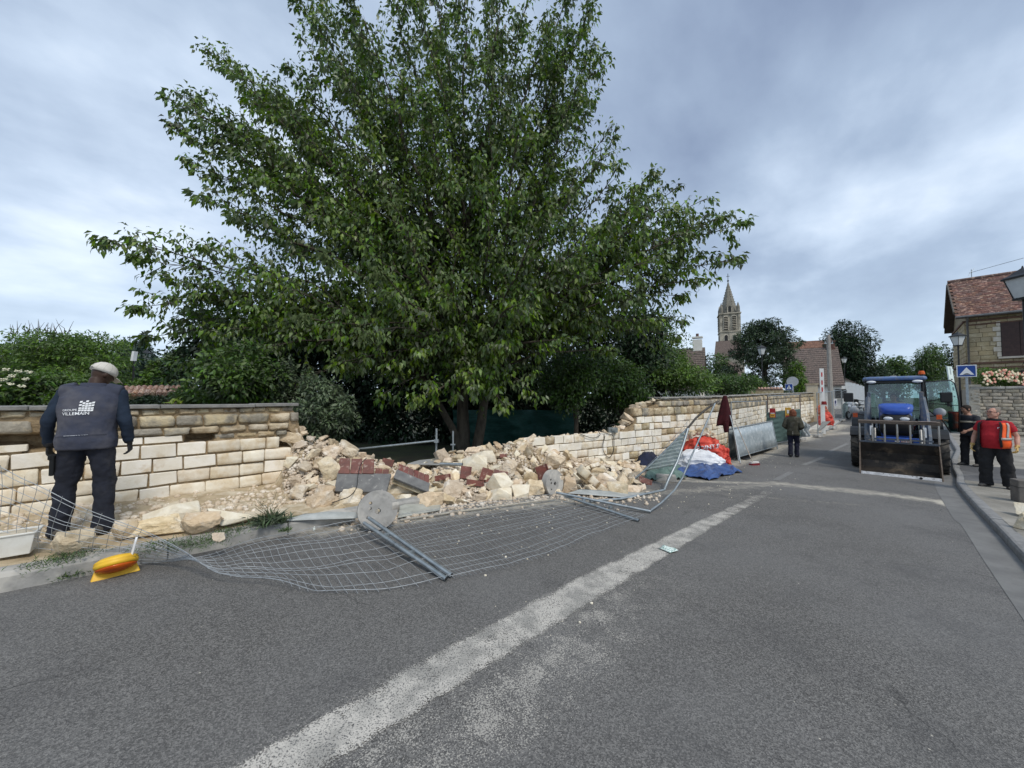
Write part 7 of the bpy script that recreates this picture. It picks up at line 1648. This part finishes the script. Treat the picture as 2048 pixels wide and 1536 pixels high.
def person(label, loc, rz, sp, name='person'):
    """sp: pose and clothes. Local: feet at z=0, faces -y."""
    H = sp.get('h', 1.0); bw = sp.get('w', 1.0); dp = sp.get('d', 1.0); lean = sp.get('lean', 0.0)
    root = thing(name, label, 'person', loc, rz); g = lambda k, d: sp.get(k, d)
    def ln(z): t = max(0, (z - .95) / .5); return -lean * t ** 1.3
    hipz = .93; hips = {s: Vector((s * .095 * bw, 0, hipz)) for s in (-1, 1)}
    knee = g('knee', {-1: (-.10, -.01, .50), 1: (.10, -.01, .50)}); ank = g('ankle', {-1: (-.11, .02, .085), 1: (.11, .02, .085)})
    sh = {s: Vector((s * .185 * bw, ln(1.40), 1.395)) for s in (-1, 1)}
    for s in (-1, 1):
        if 'shoulder' in sp: sh[s] = Vector(sp['shoulder'][s])
    elb = g('elbow', {-1: (-.27, .03, 1.12), 1: (.27, .03, 1.12)}); wr = g('wrist', {-1: (-.29, -.04, .87), 1: (.29, -.04, .87)})
    elb = {s: Vector(elb[s]) for s in (-1, 1)}; wr = {s: Vector(wr[s]) for s in (-1, 1)}; knee = {s: Vector(knee[s]) for s in (-1, 1)}; ank = {s: Vector(ank[s]) for s in (-1, 1)}
    toe = g('toe', {-1: (-.04, -1, 0), 1: (.04, -1, 0)})
    hc = Vector(g('head', (0, ln(1.62) - .015, 1.625))); hM = Matrix.Rotation(R(g('head_yaw', 0)), 4, 'Z') @ Matrix.Rotation(R(g('head_pitch', 0)), 4, 'X') @ Matrix.Rotation(R(g('head_roll', 0)), 4, 'Y')
    torso = [(.86, .155, .105), (.95, .165, .115), (1.05, .150, .110), (1.15, .155, .115), (1.28, .175, .122), (1.37, .178, .115), (1.42, .155, .098), (1.46, .115, .082), (1.495, .078, .068), (1.52, .058, .058)]
    belly = g('belly', 0.0)
    def tor(mb, z0, z1, grow, top=True):
        rings = []
        for z, rx, ry in torso:
            if z < z0 - 1e-6 or z > z1 + 1e-6: continue
            b_ = belly * math.exp(-((z - 1.07) / .16) ** 2)
            rings.append(ell((0, ln(z) - b_ * .5, z), (rx + grow) * bw + b_ * .25, (ry + grow) * dp + b_ * .6, 22, .85))
        mb.loft(rings)
    hS = g('hand_s', 1.0); curl = g('curl', .5)
    body = MB(); tor(body, .86, 1.52, -.012)
    body.tube([Vector((0, ln(1.48), 1.46)), hc + hM @ Vector((0, .02, -.06))], [.062, .056], 14); head_mb(body, hc, 1.0, hM, fat=g('fat', 0))
    for s in (-1, 1):
        body.tube([sh[s] - Vector((s * .05, 0, .0)), sh[s], sh[s].lerp(elb[s], .5), elb[s], elb[s].lerp(wr[s], .4), wr[s]], [.055, .054, .047, .040, .042, .028], 12)
        body.tube([hips[s] + Vector((0, 0, .0)), hips[s].lerp(knee[s], .5), knee[s], knee[s].lerp(ank[s], .35), ank[s]], [.088, .072, .055, .052, .038], 12)
        body.tube([ank[s] + Vector((0, .04, -.03)), ank[s] + Vector(toe[s]).normalized() * .06 + Vector((0, 0, -.045))], [.03, .02], 8)
        if not g('glove', None) and s in g('hands', (-1, 1)): hand_mb(body, wr[s], (wr[s] - elb[s]).normalized() + Vector((0, 0, -.15)), s, curl, hS)
    remesh(body.build('body', g('skin', None), root, fix=False), .0085, it=2)
    # eyes, mouth
    if g('face', True):
        M4 = Matrix.Translation(hc) @ hM
        for e in (-1, 1): MB().sphere((e * .031, -.087, .014), (.013, .007, .007), 10, 6, M4).build('eye', mat('eye white', (.55, .52, .5), (.5, .48, .45), .3), root); MB().sphere((e * .031, -.092, .014), (.006, .004, .006), 8, 5, M4).build('iris', M_dark, root); MB().box((e * .032, -.094, .034), (.036, .008, .007), M=M4).build('eyebrow', g('hairm', M_dark), root)
        MB().sphere((0, -.093, -.060), (.024, .006, .006), 10, 5, M4).build('mouth', mat('lips', (.33, .13, .11), (.28, .1, .09), .5), root)
    # trousers
    tg = g('baggy', .022); tr = MB(); tor(tr, .86, 1.05, .012)
    for s in (-1, 1): tr.tube([hips[s] + Vector((-s * .01, 0, .06)), hips[s] + Vector((0, 0, -.06)), hips[s].lerp(knee[s], .55), knee[s], knee[s].lerp(ank[s], .5), ank[s] + Vector((0, .0, .0)), ank[s] + Vector((0, -.01, -.055))], [.098 * bw + .005, .098 + tg * .6, .078 + tg, .064 + tg, .058 + tg * 1.15, .056 + tg * 1.3, .060 + tg * 1.3], 16)
    remesh(tr.build('trousers', g('trousers', M_navy), root, fix=False), .012, disp=.042, dscale=.10)
    if g('pocket', None) is not None:
        s = g('pocket', 1); c = hips[s].lerp(knee[s], .55) + Vector((s * .095, 0, .02)); bevel_obj(MB().box(c, (.035, .15, .20)).box(c + Vector((s * .012, 0, .08)), (.03, .16, .05)).build('cargo_pocket', g('pocketm', M_black), root), .01, 2)
    for s in (-1, 1):
        a = Vector(toe[s]).normalized(); b_ = ank[s]; ww = a.cross(Vector((0, 0, 1))).normalized(); ring = []
        for t, w_, hh in ((-.085, .028, .075), (-.06, .040, .10), (0, .042, .115), (.05, .045, .085), (.11, .052, .065), (.165, .046, .050), (.19, .026, .034)):
            c = Vector((b_.x, b_.y, b_.z - .085)) + a * t; ring.append([c + ww * (w_ * math.cos(q)) + Vector((0, 0, max(0, hh / 2 + hh / 2 * math.sin(q)))) for q in [2 * math.pi * j / 14 for j in range(14)]])
        shoe = MB().loft(ring).build('shoe', g('shoem', M_black), root, fix=False)
        MB().loft([[c[0] + (c[1] - c[0]) * 0 if False else Vector((p.x, p.y, (b_.z - .085) + zz)) for p in rr_] for zz, rr_ in ((0, [b_ * 1.0 + a * t + ww * w_ for t, w_ in ((-.088, 0), (-.06, .043), (.05, .048), (.12, .055), (.195, 0), (.12, -.055), (.05, -.048), (-.06, -.043))]), (.018, [b_ * 1.0 + a * t + ww * w_ for t, w_ in ((-.088, 0), (-.06, .043), (.05, .048), (.12, .055), (.195, 0), (.12, -.055), (.05, -.048), (-.06, -.043))]))], smooth=False).build('sole', M_black, shoe)
    # upper clothes
    for (nm, m, z0, z1, grow, slv, disp, extra) in g('tops', ()):
        tp = MB(); tor(tp, z0, z1, grow)
        for s in (-1, 1):
            if slv == 'none':   # sleeveless: caps over the shoulders
                tp.tube([sh[s] - Vector((s * .09, 0, -.02)), sh[s] + Vector((s * .02, 0, .012))], [.060 + grow * .8, .050 + grow * .55], 14)
            else:
                e_, f_ = {'short': (.62, 0), 'elbow': (1.0, .08), 'long': (1.0, .93), 'three': (1.0, .45)}[slv]
                pts = [sh[s] - Vector((s * .07, 0, -.01)), sh[s] + Vector((s * .0, 0, .0)), sh[s].lerp(elb[s], .5 * min(1, e_ * 1.2)), sh[s].lerp(elb[s], e_)]; rd = [.058 + grow * .7, .058 + grow * .8, .055 + grow, .050 + grow * 1.1]
                if f_ > .1: pts += [elb[s].lerp(wr[s], f_ * .5), elb[s].lerp(wr[s], f_)]; rd += [.046 + grow, .038 + grow]
                tp.tube(pts, rd, 14)
        o = remesh(tp.build(nm, m, root, fix=False), .011, disp=disp, dscale=.11); 
        if extra: extra(root, o, ln, sh, elb, wr)
    if g('glove', None):
        for s in (-1, 1): gm = MB(); hand_mb(gm, wr[s] + Vector((0, 0, .02)), (wr[s] - elb[s]).normalized() + Vector((0, 0, -.15)), s, curl, hS * 1.12); gm.tube([wr[s].lerp(elb[s], .16), wr[s]], [.040, .036], 12); remesh(gm.build('glove', sp['glove'], root, fix=False), .006, it=1)
    if g('extra', None): sp['extra'](root, hc, hM, ln, sh)
    return root
SK_dark = mat('dark brown skin', (.055, .030, .020), (.045, .024, .016), .5, 8); SK_tan = mat('tanned skin', (.40, .22, .15), (.33, .17, .115), .5, 10); SK_fair = mat('ruddy fair skin', (.52, .29, .215), (.44, .22, .16), .5, 10)
M_vest = mat('faded navy vest', (.050, .057, .086), (.034, .039, .060), .9, 7, .5, 120, col3=(.10, .10, .118), scale3=3.5, thr3=(.45, .7)); M_sweat = mat('navy sweater', (.014, .026, .048), (.010, .018, .034), .9, 8); M_trous = mat('dark navy work trousers', (.018, .021, .033), (.012, .014, .022), .9, 6, .4, 60, col3=(.05, .05, .055), scale3=5, thr3=(.55, .8)); M_glove = mat('dark work glove', (.03, .031, .035), (.02, .02, .023), .85, 20, .3, 60)
M_cap = mat('off white cap cloth', (.62, .60, .55), (.52, .50, .45), .85, 9, .3, 80)
# --- man in the vest, seen from behind
def vest_print(root, o, ln, sh, elb, wr):
    # the vest's back is its +y side: letters read from behind
    def lay_(me, x, z, s, m, nm):
        M4 = Matrix.Translation((x, .6, z)) @ Matrix.Rotation(math.pi, 4, 'Z') @ Matrix.Rotation(R(-2), 4, 'Y') @ Matrix.Rotation(math.pi / 2, 4, 'X')
        project_text(root, o, me, M4, m, .009, nm, Vector((0, -1, 0)))
    wm_ = mat('printed white', (.80, .82, .84), (.72, .74, .76), .6, 30)
    lay_(text_mesh('GROUPE', .028, True), .135, 1.245, 1, wm_, 'lettering'); lay_(text_mesh('VILLEMAIN', .0415, True), .135, 1.205, 1, wm_, 'lettering')
    cells = [(0, 0), (1, 0), (2, 0), (3, 0), (4, 0), (0, 1), (1, 1), (2, 1), (3, 1), (4, 1), (0, 2.45), (1, 2.15), (2, 2.0), (3, 2.15), (4, 2.3), (0, 3.9), (1, 3.3), (2, 3.0), (3, 3.2), (4, 3.55), (2, 4.2)]
    for cx, cz in cells:
        w = .0215; me = bpy.data.meshes.new('square'); k = .88; sk = .002; me.from_pydata([(0, 0, 0), (w * k, sk, 0), (w * k + .002, w * .92 * k + sk, 0), (.002, w * .92 * k, 0)], [], [(0, 1, 2, 3)]); me.update()
        lay_(me, .020 - cx * w - cz * .0010, 1.243 + cz * w * 1.0, 1, wm_, 'logo_square')
    M_ = mat('reflective piping', (.5, .52, .56), (.42, .44, .48), .4)
    me = text_mesh('_', .2); bm = bmesh.new(); bm.from_mesh(me); bm.free(); me2 = bpy.data.meshes.new('piping'); n = 14; me2.from_pydata([(i / n * .17, 0, 0) for i in range(n + 1)] + [(i / n * .17, .004, 0) for i in range(n + 1)], [], [(i, i + 1, n + 2 + i, n + 1 + i) for i in range(n)]); me2.update(); lay_(me2, .10, 1.005, 1, M_, 'piping')
    me3 = bpy.data.meshes.new('seam'); n = 30; me3.from_pydata([(i / n * .36, .010 * math.sin(math.pi * i / n), 0) for i in range(n + 1)] + [(i / n * .36, .0035 + .010 * math.sin(math.pi * i / n), 0) for i in range(n + 1)], [], [(i, i + 1, n + 2 + i, n + 1 + i) for i in range(n)]); me3.update(); lay_(me3, .18, .992, 1, mat('vest seam', (.020, .023, .035), (.015, .018, .028), .9), 'seam')
    me4 = me3.copy(); lay_(me4, .17, 1.375, 1, mat('vest seam', (.02, .02, .03)), 'seam')
    co = MB().loft([ell((0, ln(z) + .015, z), rx, ry, 22, .95, .10) for z, rx, ry in ((1.455, .125, .105), (1.50, .105, .092), (1.53, .098, .086), (1.528, .088, .076), (1.49, .09, .08))]); remesh(co.build('collar', M_vest, root, fix=False), .009)
def cap_extra(root, hc, hM, ln, sh):
    M4 = Matrix.Translation(hc) @ hM; prof = [(.012, .088, .110), (.045, .090, .113), (.080, .080, .100), (.108, .058, .074), (.126, .030, .04), (.131, .006, .008)]
    cp = MB().loft([ell((0, .008, z), rx, ry, 24, .98) for z, rx, ry in prof], M4).build('cap', M_cap, root, fix=False)
    MB().grid(lambda u, v: ((2 * u - 1) * .072 * math.sqrt(max(0, 1 - (v * .8) ** 2)), -.088 - .085 * v, .016 - .022 * v - .016 * (2 * u - 1) ** 2), 12, 6, M4).build('cap_peak', M_cap, cp, fix=False).modifiers.new('t', 'SOLIDIFY').thickness = .005
    MB().sphere((0, .008, .132), (.008, .008, .005), 8, 5, M4).build('cap_button', M_cap, cp)
    MB().grid(lambda u, v: ((2 * u - 1) * .036, .1225 - .014 * (2 * u - 1) ** 2 - .010 * v, .020 + .036 * v * math.sqrt(max(0, 1 - (2 * u - 1) ** 2))), 10, 5, M4).build('cap_gap', M_dark, cp, fix=False)
    cl = MB()
    for k in range(6): a = math.pi * k / 6; cl.tube([M4 @ Vector((math.cos(a) * rx * 1.005, .008 + math.sin(a) * ry * 1.005, z)) for z, rx, ry in prof] + [M4 @ Vector((-math.cos(a) * rx * 1.005, .008 - math.sin(a) * ry * 1.005, z)) for z, rx, ry in prof[::-1]], .0012, 3)
    cl.build('cap_seam', mat('cap seam', (.40, .38, .34), (.36, .34, .30), .9), cp, fix=False)
fp = G(167, 1068, .16); fp.z = verge_z(fp.x, fp.y) + .0
man = person('man in a dark vest and pale cap, seen from behind on the left verge', fp, R(207), dict(
    w=1.06, d=1.10, lean=.09, skin=SK_dark, trousers=M_trous, shoem=mat('dusty boot', (.10, .09, .075), (.06, .055, .05), .9, 9), glove=M_glove, face=False, baggy=.016, pocket=1, pocketm=mat('dark pocket', (.010, .012, .014), (.008, .009, .01), .9),
    knee={-1: (-.13, -.03, .50), 1: (.145, -.02, .50)}, ankle={-1: (-.15, .03, .09), 1: (.17, .02, .09)}, toe={-1: (-.25, -1, 0), 1: (.3, -1, 0)},
    shoulder={-1: (-.205, -.07, 1.42), 1: (.205, -.07, 1.42)}, elbow={-1: (-.275, .0, 1.14), 1: (.285, .0, 1.14)}, wrist={-1: (-.285, -.08, .90), 1: (.305, -.08, .90)}, curl=.75,
    head=(-.035, -.155, 1.625), head_yaw=-38, head_pitch=26, head_roll=-4,
    tops=(('sweater', M_sweat, .95, 1.49, .004, 'long', .034, None), ('vest', M_vest, .86, 1.495, .045, 'none', .022, vest_print)), extra=cap_extra))
# --- walking woman, seen from behind
M_khaki = mat('khaki parka', (.062, .060, .042), (.042, .040, .028), .9, 6, .4, 60, col3=(.085, .082, .065), scale3=8)
def woman_extra(root, hc, hM, ln, sh):
    M4 = Matrix.Translation(hc) @ hM; hb = MB()
    hb.loft([ell((0, .012 + yo, z), rx, ry, 20, .95) for z, rx, ry, yo in ((-.14, .095, .08, .03), (-.09, .115, .10, .02), (-.02, .112, .115, .01), (.05, .100, .112, .008), (.10, .072, .085, .008), (.135, .02, .03, .01))], M4)
    o = hb.build('hair', mat('auburn hair', (.20, .065, .028), (.12, .035, .016), .6, 30, .6, 90, stretch=(1, 1, .2)), root, fix=False); remesh(o, .009, disp=.028, dscale=.05)
    MB().loft([ell((0, .0, z), rx, ry, 22, .95) for z, rx, ry in ((.80, .205, .175), (.88, .195, .165), (.96, .175, .145))]).build('parka_skirt', M_khaki, root, fix=False)
    MB().tube([(.0, .16, .98), (.0, .185, .84)], .004, 4).build('drawstring', M_cap, root)
wp = G(1588, 914); person('red-haired woman in a khaki parka and dark trousers walking away along the road', wp, R(180 - 42), dict(
    w=.95, d=1.12, skin=SK_fair, trousers=mat('dark blue jeans', (.012, .013, .03), (.009, .010, .022), .9, 6), shoem=M_black, face=False, baggy=.012,
    knee={-1: (-.09, -.10, .50), 1: (.09, .02, .49)}, ankle={-1: (-.085, -.02, .09), 1: (.085, .16, .12)}, elbow={-1: (-.255, .06, 1.13), 1: (.255, .06, 1.13)}, wrist={-1: (-.19, -.16, 1.04), 1: (.19, -.16, 1.04)},
    tops=(('parka', M_khaki, .86, 1.495, .032, 'long', .022, None),), extra=woman_extra)).scale = (.96, .96, .96)
# --- man in red T-shirt
M_redsh = mat('red cotton', (.42, .018, .028), (.33, .012, .02), .85, 6, .3, 60); M_hiv = mat('fluorescent orange', (.95, .14, .03), (.85, .11, .02), .6, 6); M_refl = mat('reflective grey band', (.42, .38, .35), (.34, .31, .29), .45, 8); M_blk = mat('black work cloth', (.014, .014, .016), (.022, .022, .024), .9, 6, .3, 60)
M_leather = mat('yellow leather glove', (.60, .40, .15), (.46, .30, .11), .8, 12, .4, 60)
TOR = [(.86, .155, .105), (.95, .165, .115), (1.05, .150, .110), (1.15, .155, .115), (1.28, .175, .122), (1.37, .178, .115), (1.42, .155, .098), (1.46, .115, .082)]
def vest_open(root, o, ln, sh, elb, wr):
    dg = bpy.context.evaluated_depsgraph_get(); ev = o.evaluated_get(dg); bm = bmesh.new(); bm.from_mesh(ev.to_mesh()); tree = BVHTree.FromBMesh(bm)
    def panel(a0, a1, z0, z1, m, nm, off, taper=0.0, n=14, k=16):
        vs = []
        for i in range(n + 1):
            z = z0 + (z1 - z0) * i / n
            for j in range(k + 1):
                a = R(a0 + (a1 - a0) * j / k + taper * i / n * (1 - j / k)); d = Vector((math.sin(a), -math.cos(a), 0)); i0 = max(q for q in range(len(TOR)) if TOR[q][0] <= z or q == 0); i1 = min(i0 + 1, len(TOR) - 1); f_ = (z - TOR[i0][0]) / max(1e-6, TOR[i1][0] - TOR[i0][0]); b_ = .09 * math.exp(-((z - 1.07) / .16) ** 2)
                rx = (TOR[i0][1] * (1 - f_) + TOR[i1][1] * f_ + .022) * 1.0 + b_ * .25 + .012; ry = (TOR[i0][2] * (1 - f_) + TOR[i1][2] * f_ + .022) * 1.18 + b_ * .6 + .012
                p = Vector((rx * math.copysign(abs(d.x) ** .85, d.x), ln(z) - b_ * .5 + ry * math.copysign(abs(d.y) ** .85, d.y), z))
                vs.append(p + d * off)
        mb = MB().add(vs, [(i * (k + 1) + j, i * (k + 1) + j + 1, (i + 1) * (k + 1) + j + 1, (i + 1) * (k + 1) + j) for i in range(n) for j in range(k)], True); ob = mb.build(nm, m, root, fix=False); s = ob.modifiers.new('t', 'SOLIDIFY'); s.thickness = .008; s.offset = 1; return ob
    panel(32, 175, .88, 1.42, M_hiv, 'vest_panel', .012, 0); panel(-175, -48, .88, 1.42, M_blk, 'vest_panel', .012)
    panel(24, 34, .90, 1.44, M_blk, 'vest_edge', .016); panel(-52, -46, .90, 1.44, M_blk, 'vest_edge', .016); panel(30, 178, 1.06, 1.11, M_refl, 'reflective_band', .026, n=2); panel(52, 64, 1.11, 1.42, M_refl, 'reflective_band', .026, k=2)
    bm.free(); MB().loft([ell((0, ln(1.47), z), rx, ry, 20, .95) for z, rx, ry in ((1.44, .135, .105), (1.49, .105, .085), (1.51, .098, .08))]).build('vest_collar', M_blk, root, fix=False)
    me = bpy.data.meshes.new('emblem'); n = 12; me.from_pydata([(.03 * math.cos(2.2 * math.pi * i / n * .5 + .6), .022 * math.sin(2.2 * math.pi * i / n * .5 + .6), 0) for i in range(n + 1)] + [(.020 * math.cos(2.2 * math.pi * i / n * .5 + .6), .012 * math.sin(2.2 * math.pi * i / n * .5 + .6), 0) for i in range(n + 1)], [], [(i, i + 1, n + 2 + i, n + 1 + i) for i in range(n)]); me.update(); project_text(root, o, me, Matrix.Translation((.10, -.6, 1.31)) @ Matrix.Rotation(math.pi / 2, 4, 'X'), M_signwhite, .004, 'shirt_emblem', Vector((0, 1, 0)))
def glasses_extra(root, hc, hM, ln, sh):
    M4 = Matrix.Translation(hc) @ hM; g_ = MB()
    for e in (-1, 1): g_.tube([M4 @ Vector((e * .034 + .024 * math.cos(a), -.103, .012 + .017 * math.sin(a))) for a in [2 * math.pi * i / 12 for i in range(13)]], .0028, 4, caps=False); g_.tube([M4 @ Vector((e * .058, -.10, .018)), M4 @ Vector((e * .080, .0, .012))], .003, 4)
    g_.tube([M4 @ Vector((-.012, -.105, .014)), M4 @ Vector((.012, -.105, .014))], .003, 4).build('glasses', mat('dark red frame', (.15, .02, .02), (.1, .015, .015), .4), root, fix=False)
    hb = MB().loft([ell((0, .022, z), rx, ry, 20, .95) for z, rx, ry in ((-.03, .078, .088), (.03, .081, .096), (.075, .072, .086), (.105, .048, .06), (.123, .015, .02))], M4); hb.build('hair', mat('short grey hair', (.22, .17, .14), (.15, .12, .10), .8, 60, .5, 150), root, fix=False)
rp = G(1994, 975, .115); man2 = person('bespectacled man in a red T-shirt and open orange vest standing on the pavement', rp, R(-62), dict(
    w=1.0, d=1.18, belly=.09, fat=1.0, skin=SK_fair, trousers=M_blk, shoem=mat('worn grey shoe', (.11, .10, .09), (.07, .065, .06), .85), glove=M_leather, baggy=.034, curl=.8, hand_s=1.08,
    knee={-1: (-.14, -.02, .50), 1: (.15, -.02, .50)}, ankle={-1: (-.15, .03, .09), 1: (.17, .03, .09)}, toe={-1: (-.35, -1, 0), 1: (.35, -1, 0)}, elbow={-1: (-.285, .04, 1.13), 1: (.295, .02, 1.13)}, wrist={-1: (-.31, -.05, .90), 1: (.31, -.12, .92)},
    head_yaw=-34, head_pitch=-8, tops=(('t_shirt', M_redsh, .86, 1.49, .022, 'short', .020, vest_open),), extra=glasses_extra)); man2.scale = (.985, .985, .985)
# --- man in striped dark jacket reaching to the tractor door
M_stripe = mat('beige stripe', (.50, .44, .33), (.42, .37, .28), .8, 9); M_dkj = mat('charcoal jersey', (.022, .024, .032), (.030, .032, .038), .9, 6, .3, 50)
def stripe_extra(root, o, ln, sh, elb, wr):
    MB().loft([ell((0, ln(z), z), .175 * 1.05 + .040, .122 * 1.1 + .038, 30, .85) for z in (1.245, 1.295)]).build('chest_stripe', M_stripe, root, fix=False)
    for s in (-1, 1): a = sh[s].lerp(elb[s], .42); b = sh[s].lerp(elb[s], .60); MB().tube([a, b], [.092, .088], 16).build('sleeve_stripe', M_stripe, root)
def hair_dark(root, hc, hM, ln, sh):
    M4 = Matrix.Translation(hc) @ hM; MB().loft([ell((0, .018, z), rx, ry, 20, .95) for z, rx, ry in ((-.05, .074, .085), (.0, .080, .096), (.05, .084, .104), (.09, .074, .09), (.120, .045, .06), (.132, .012, .02))], M4).build('hair', mat('dark short hair', (.025, .018, .014), (.018, .013, .010), .8, 60, .6, 120), root, fix=False)
pp = G(1943, 931, .115); person('dark-haired man in a striped charcoal jersey reaching for the open tractor door', pp, R(-92), dict(
    w=1.05, d=1.10, lean=.05, skin=SK_tan, trousers=M_blk, shoem=mat('worn grey shoe', (.1, .1, .1)), baggy=.024, curl=.4,
    knee={-1: (-.10, -.05, .50), 1: (.13, .02, .50)}, ankle={-1: (-.11, -.05, .09), 1: (.15, .06, .09)}, elbow={-1: (-.25, -.18, 1.25), 1: (.26, -.05, 1.14)}, wrist={-1: (-.20, -.50, 1.30), 1: (.20, -.30, 1.02)}, head_pitch=12, head_yaw=-8,
    tops=(('jersey', M_dkj, .86, 1.49, .028, 'three', .018, stripe_extra),), extra=hair_dark))
# --- the driver behind the windscreen
tl_ = Vector((11.22, 10.85, gz(11.2, 10.8))); dl = Matrix.Rotation(R(-45), 4, 'Z') @ Vector((0.0, 2.02, 0)); 
person('driver in a beige shirt sitting at the wheel inside the tractor cab', tl_ + dl + Vector((0, 0, .48)), R(-45), dict(
    w=1.12, d=1.15, lean=.03, skin=SK_tan, trousers=M_blk, shoem=M_black, knee={-1: (-.15, -.46, .93), 1: (.15, -.46, .93)}, ankle={-1: (-.16, -.60, .60), 1: (.16, -.60, .60)}, elbow={-1: (-.27, -.10, 1.16), 1: (.27, -.10, 1.16)}, wrist={-1: (-.17, -.40, 1.22), 1: (.17, -.40, 1.22)}, curl=1.0,
    tops=(('shirt', mat('beige shirt', (.30, .245, .19), (.24, .19, .15), .9, 6), .86, 1.49, .02, 'elbow', .015, None),), extra=hair_dark))
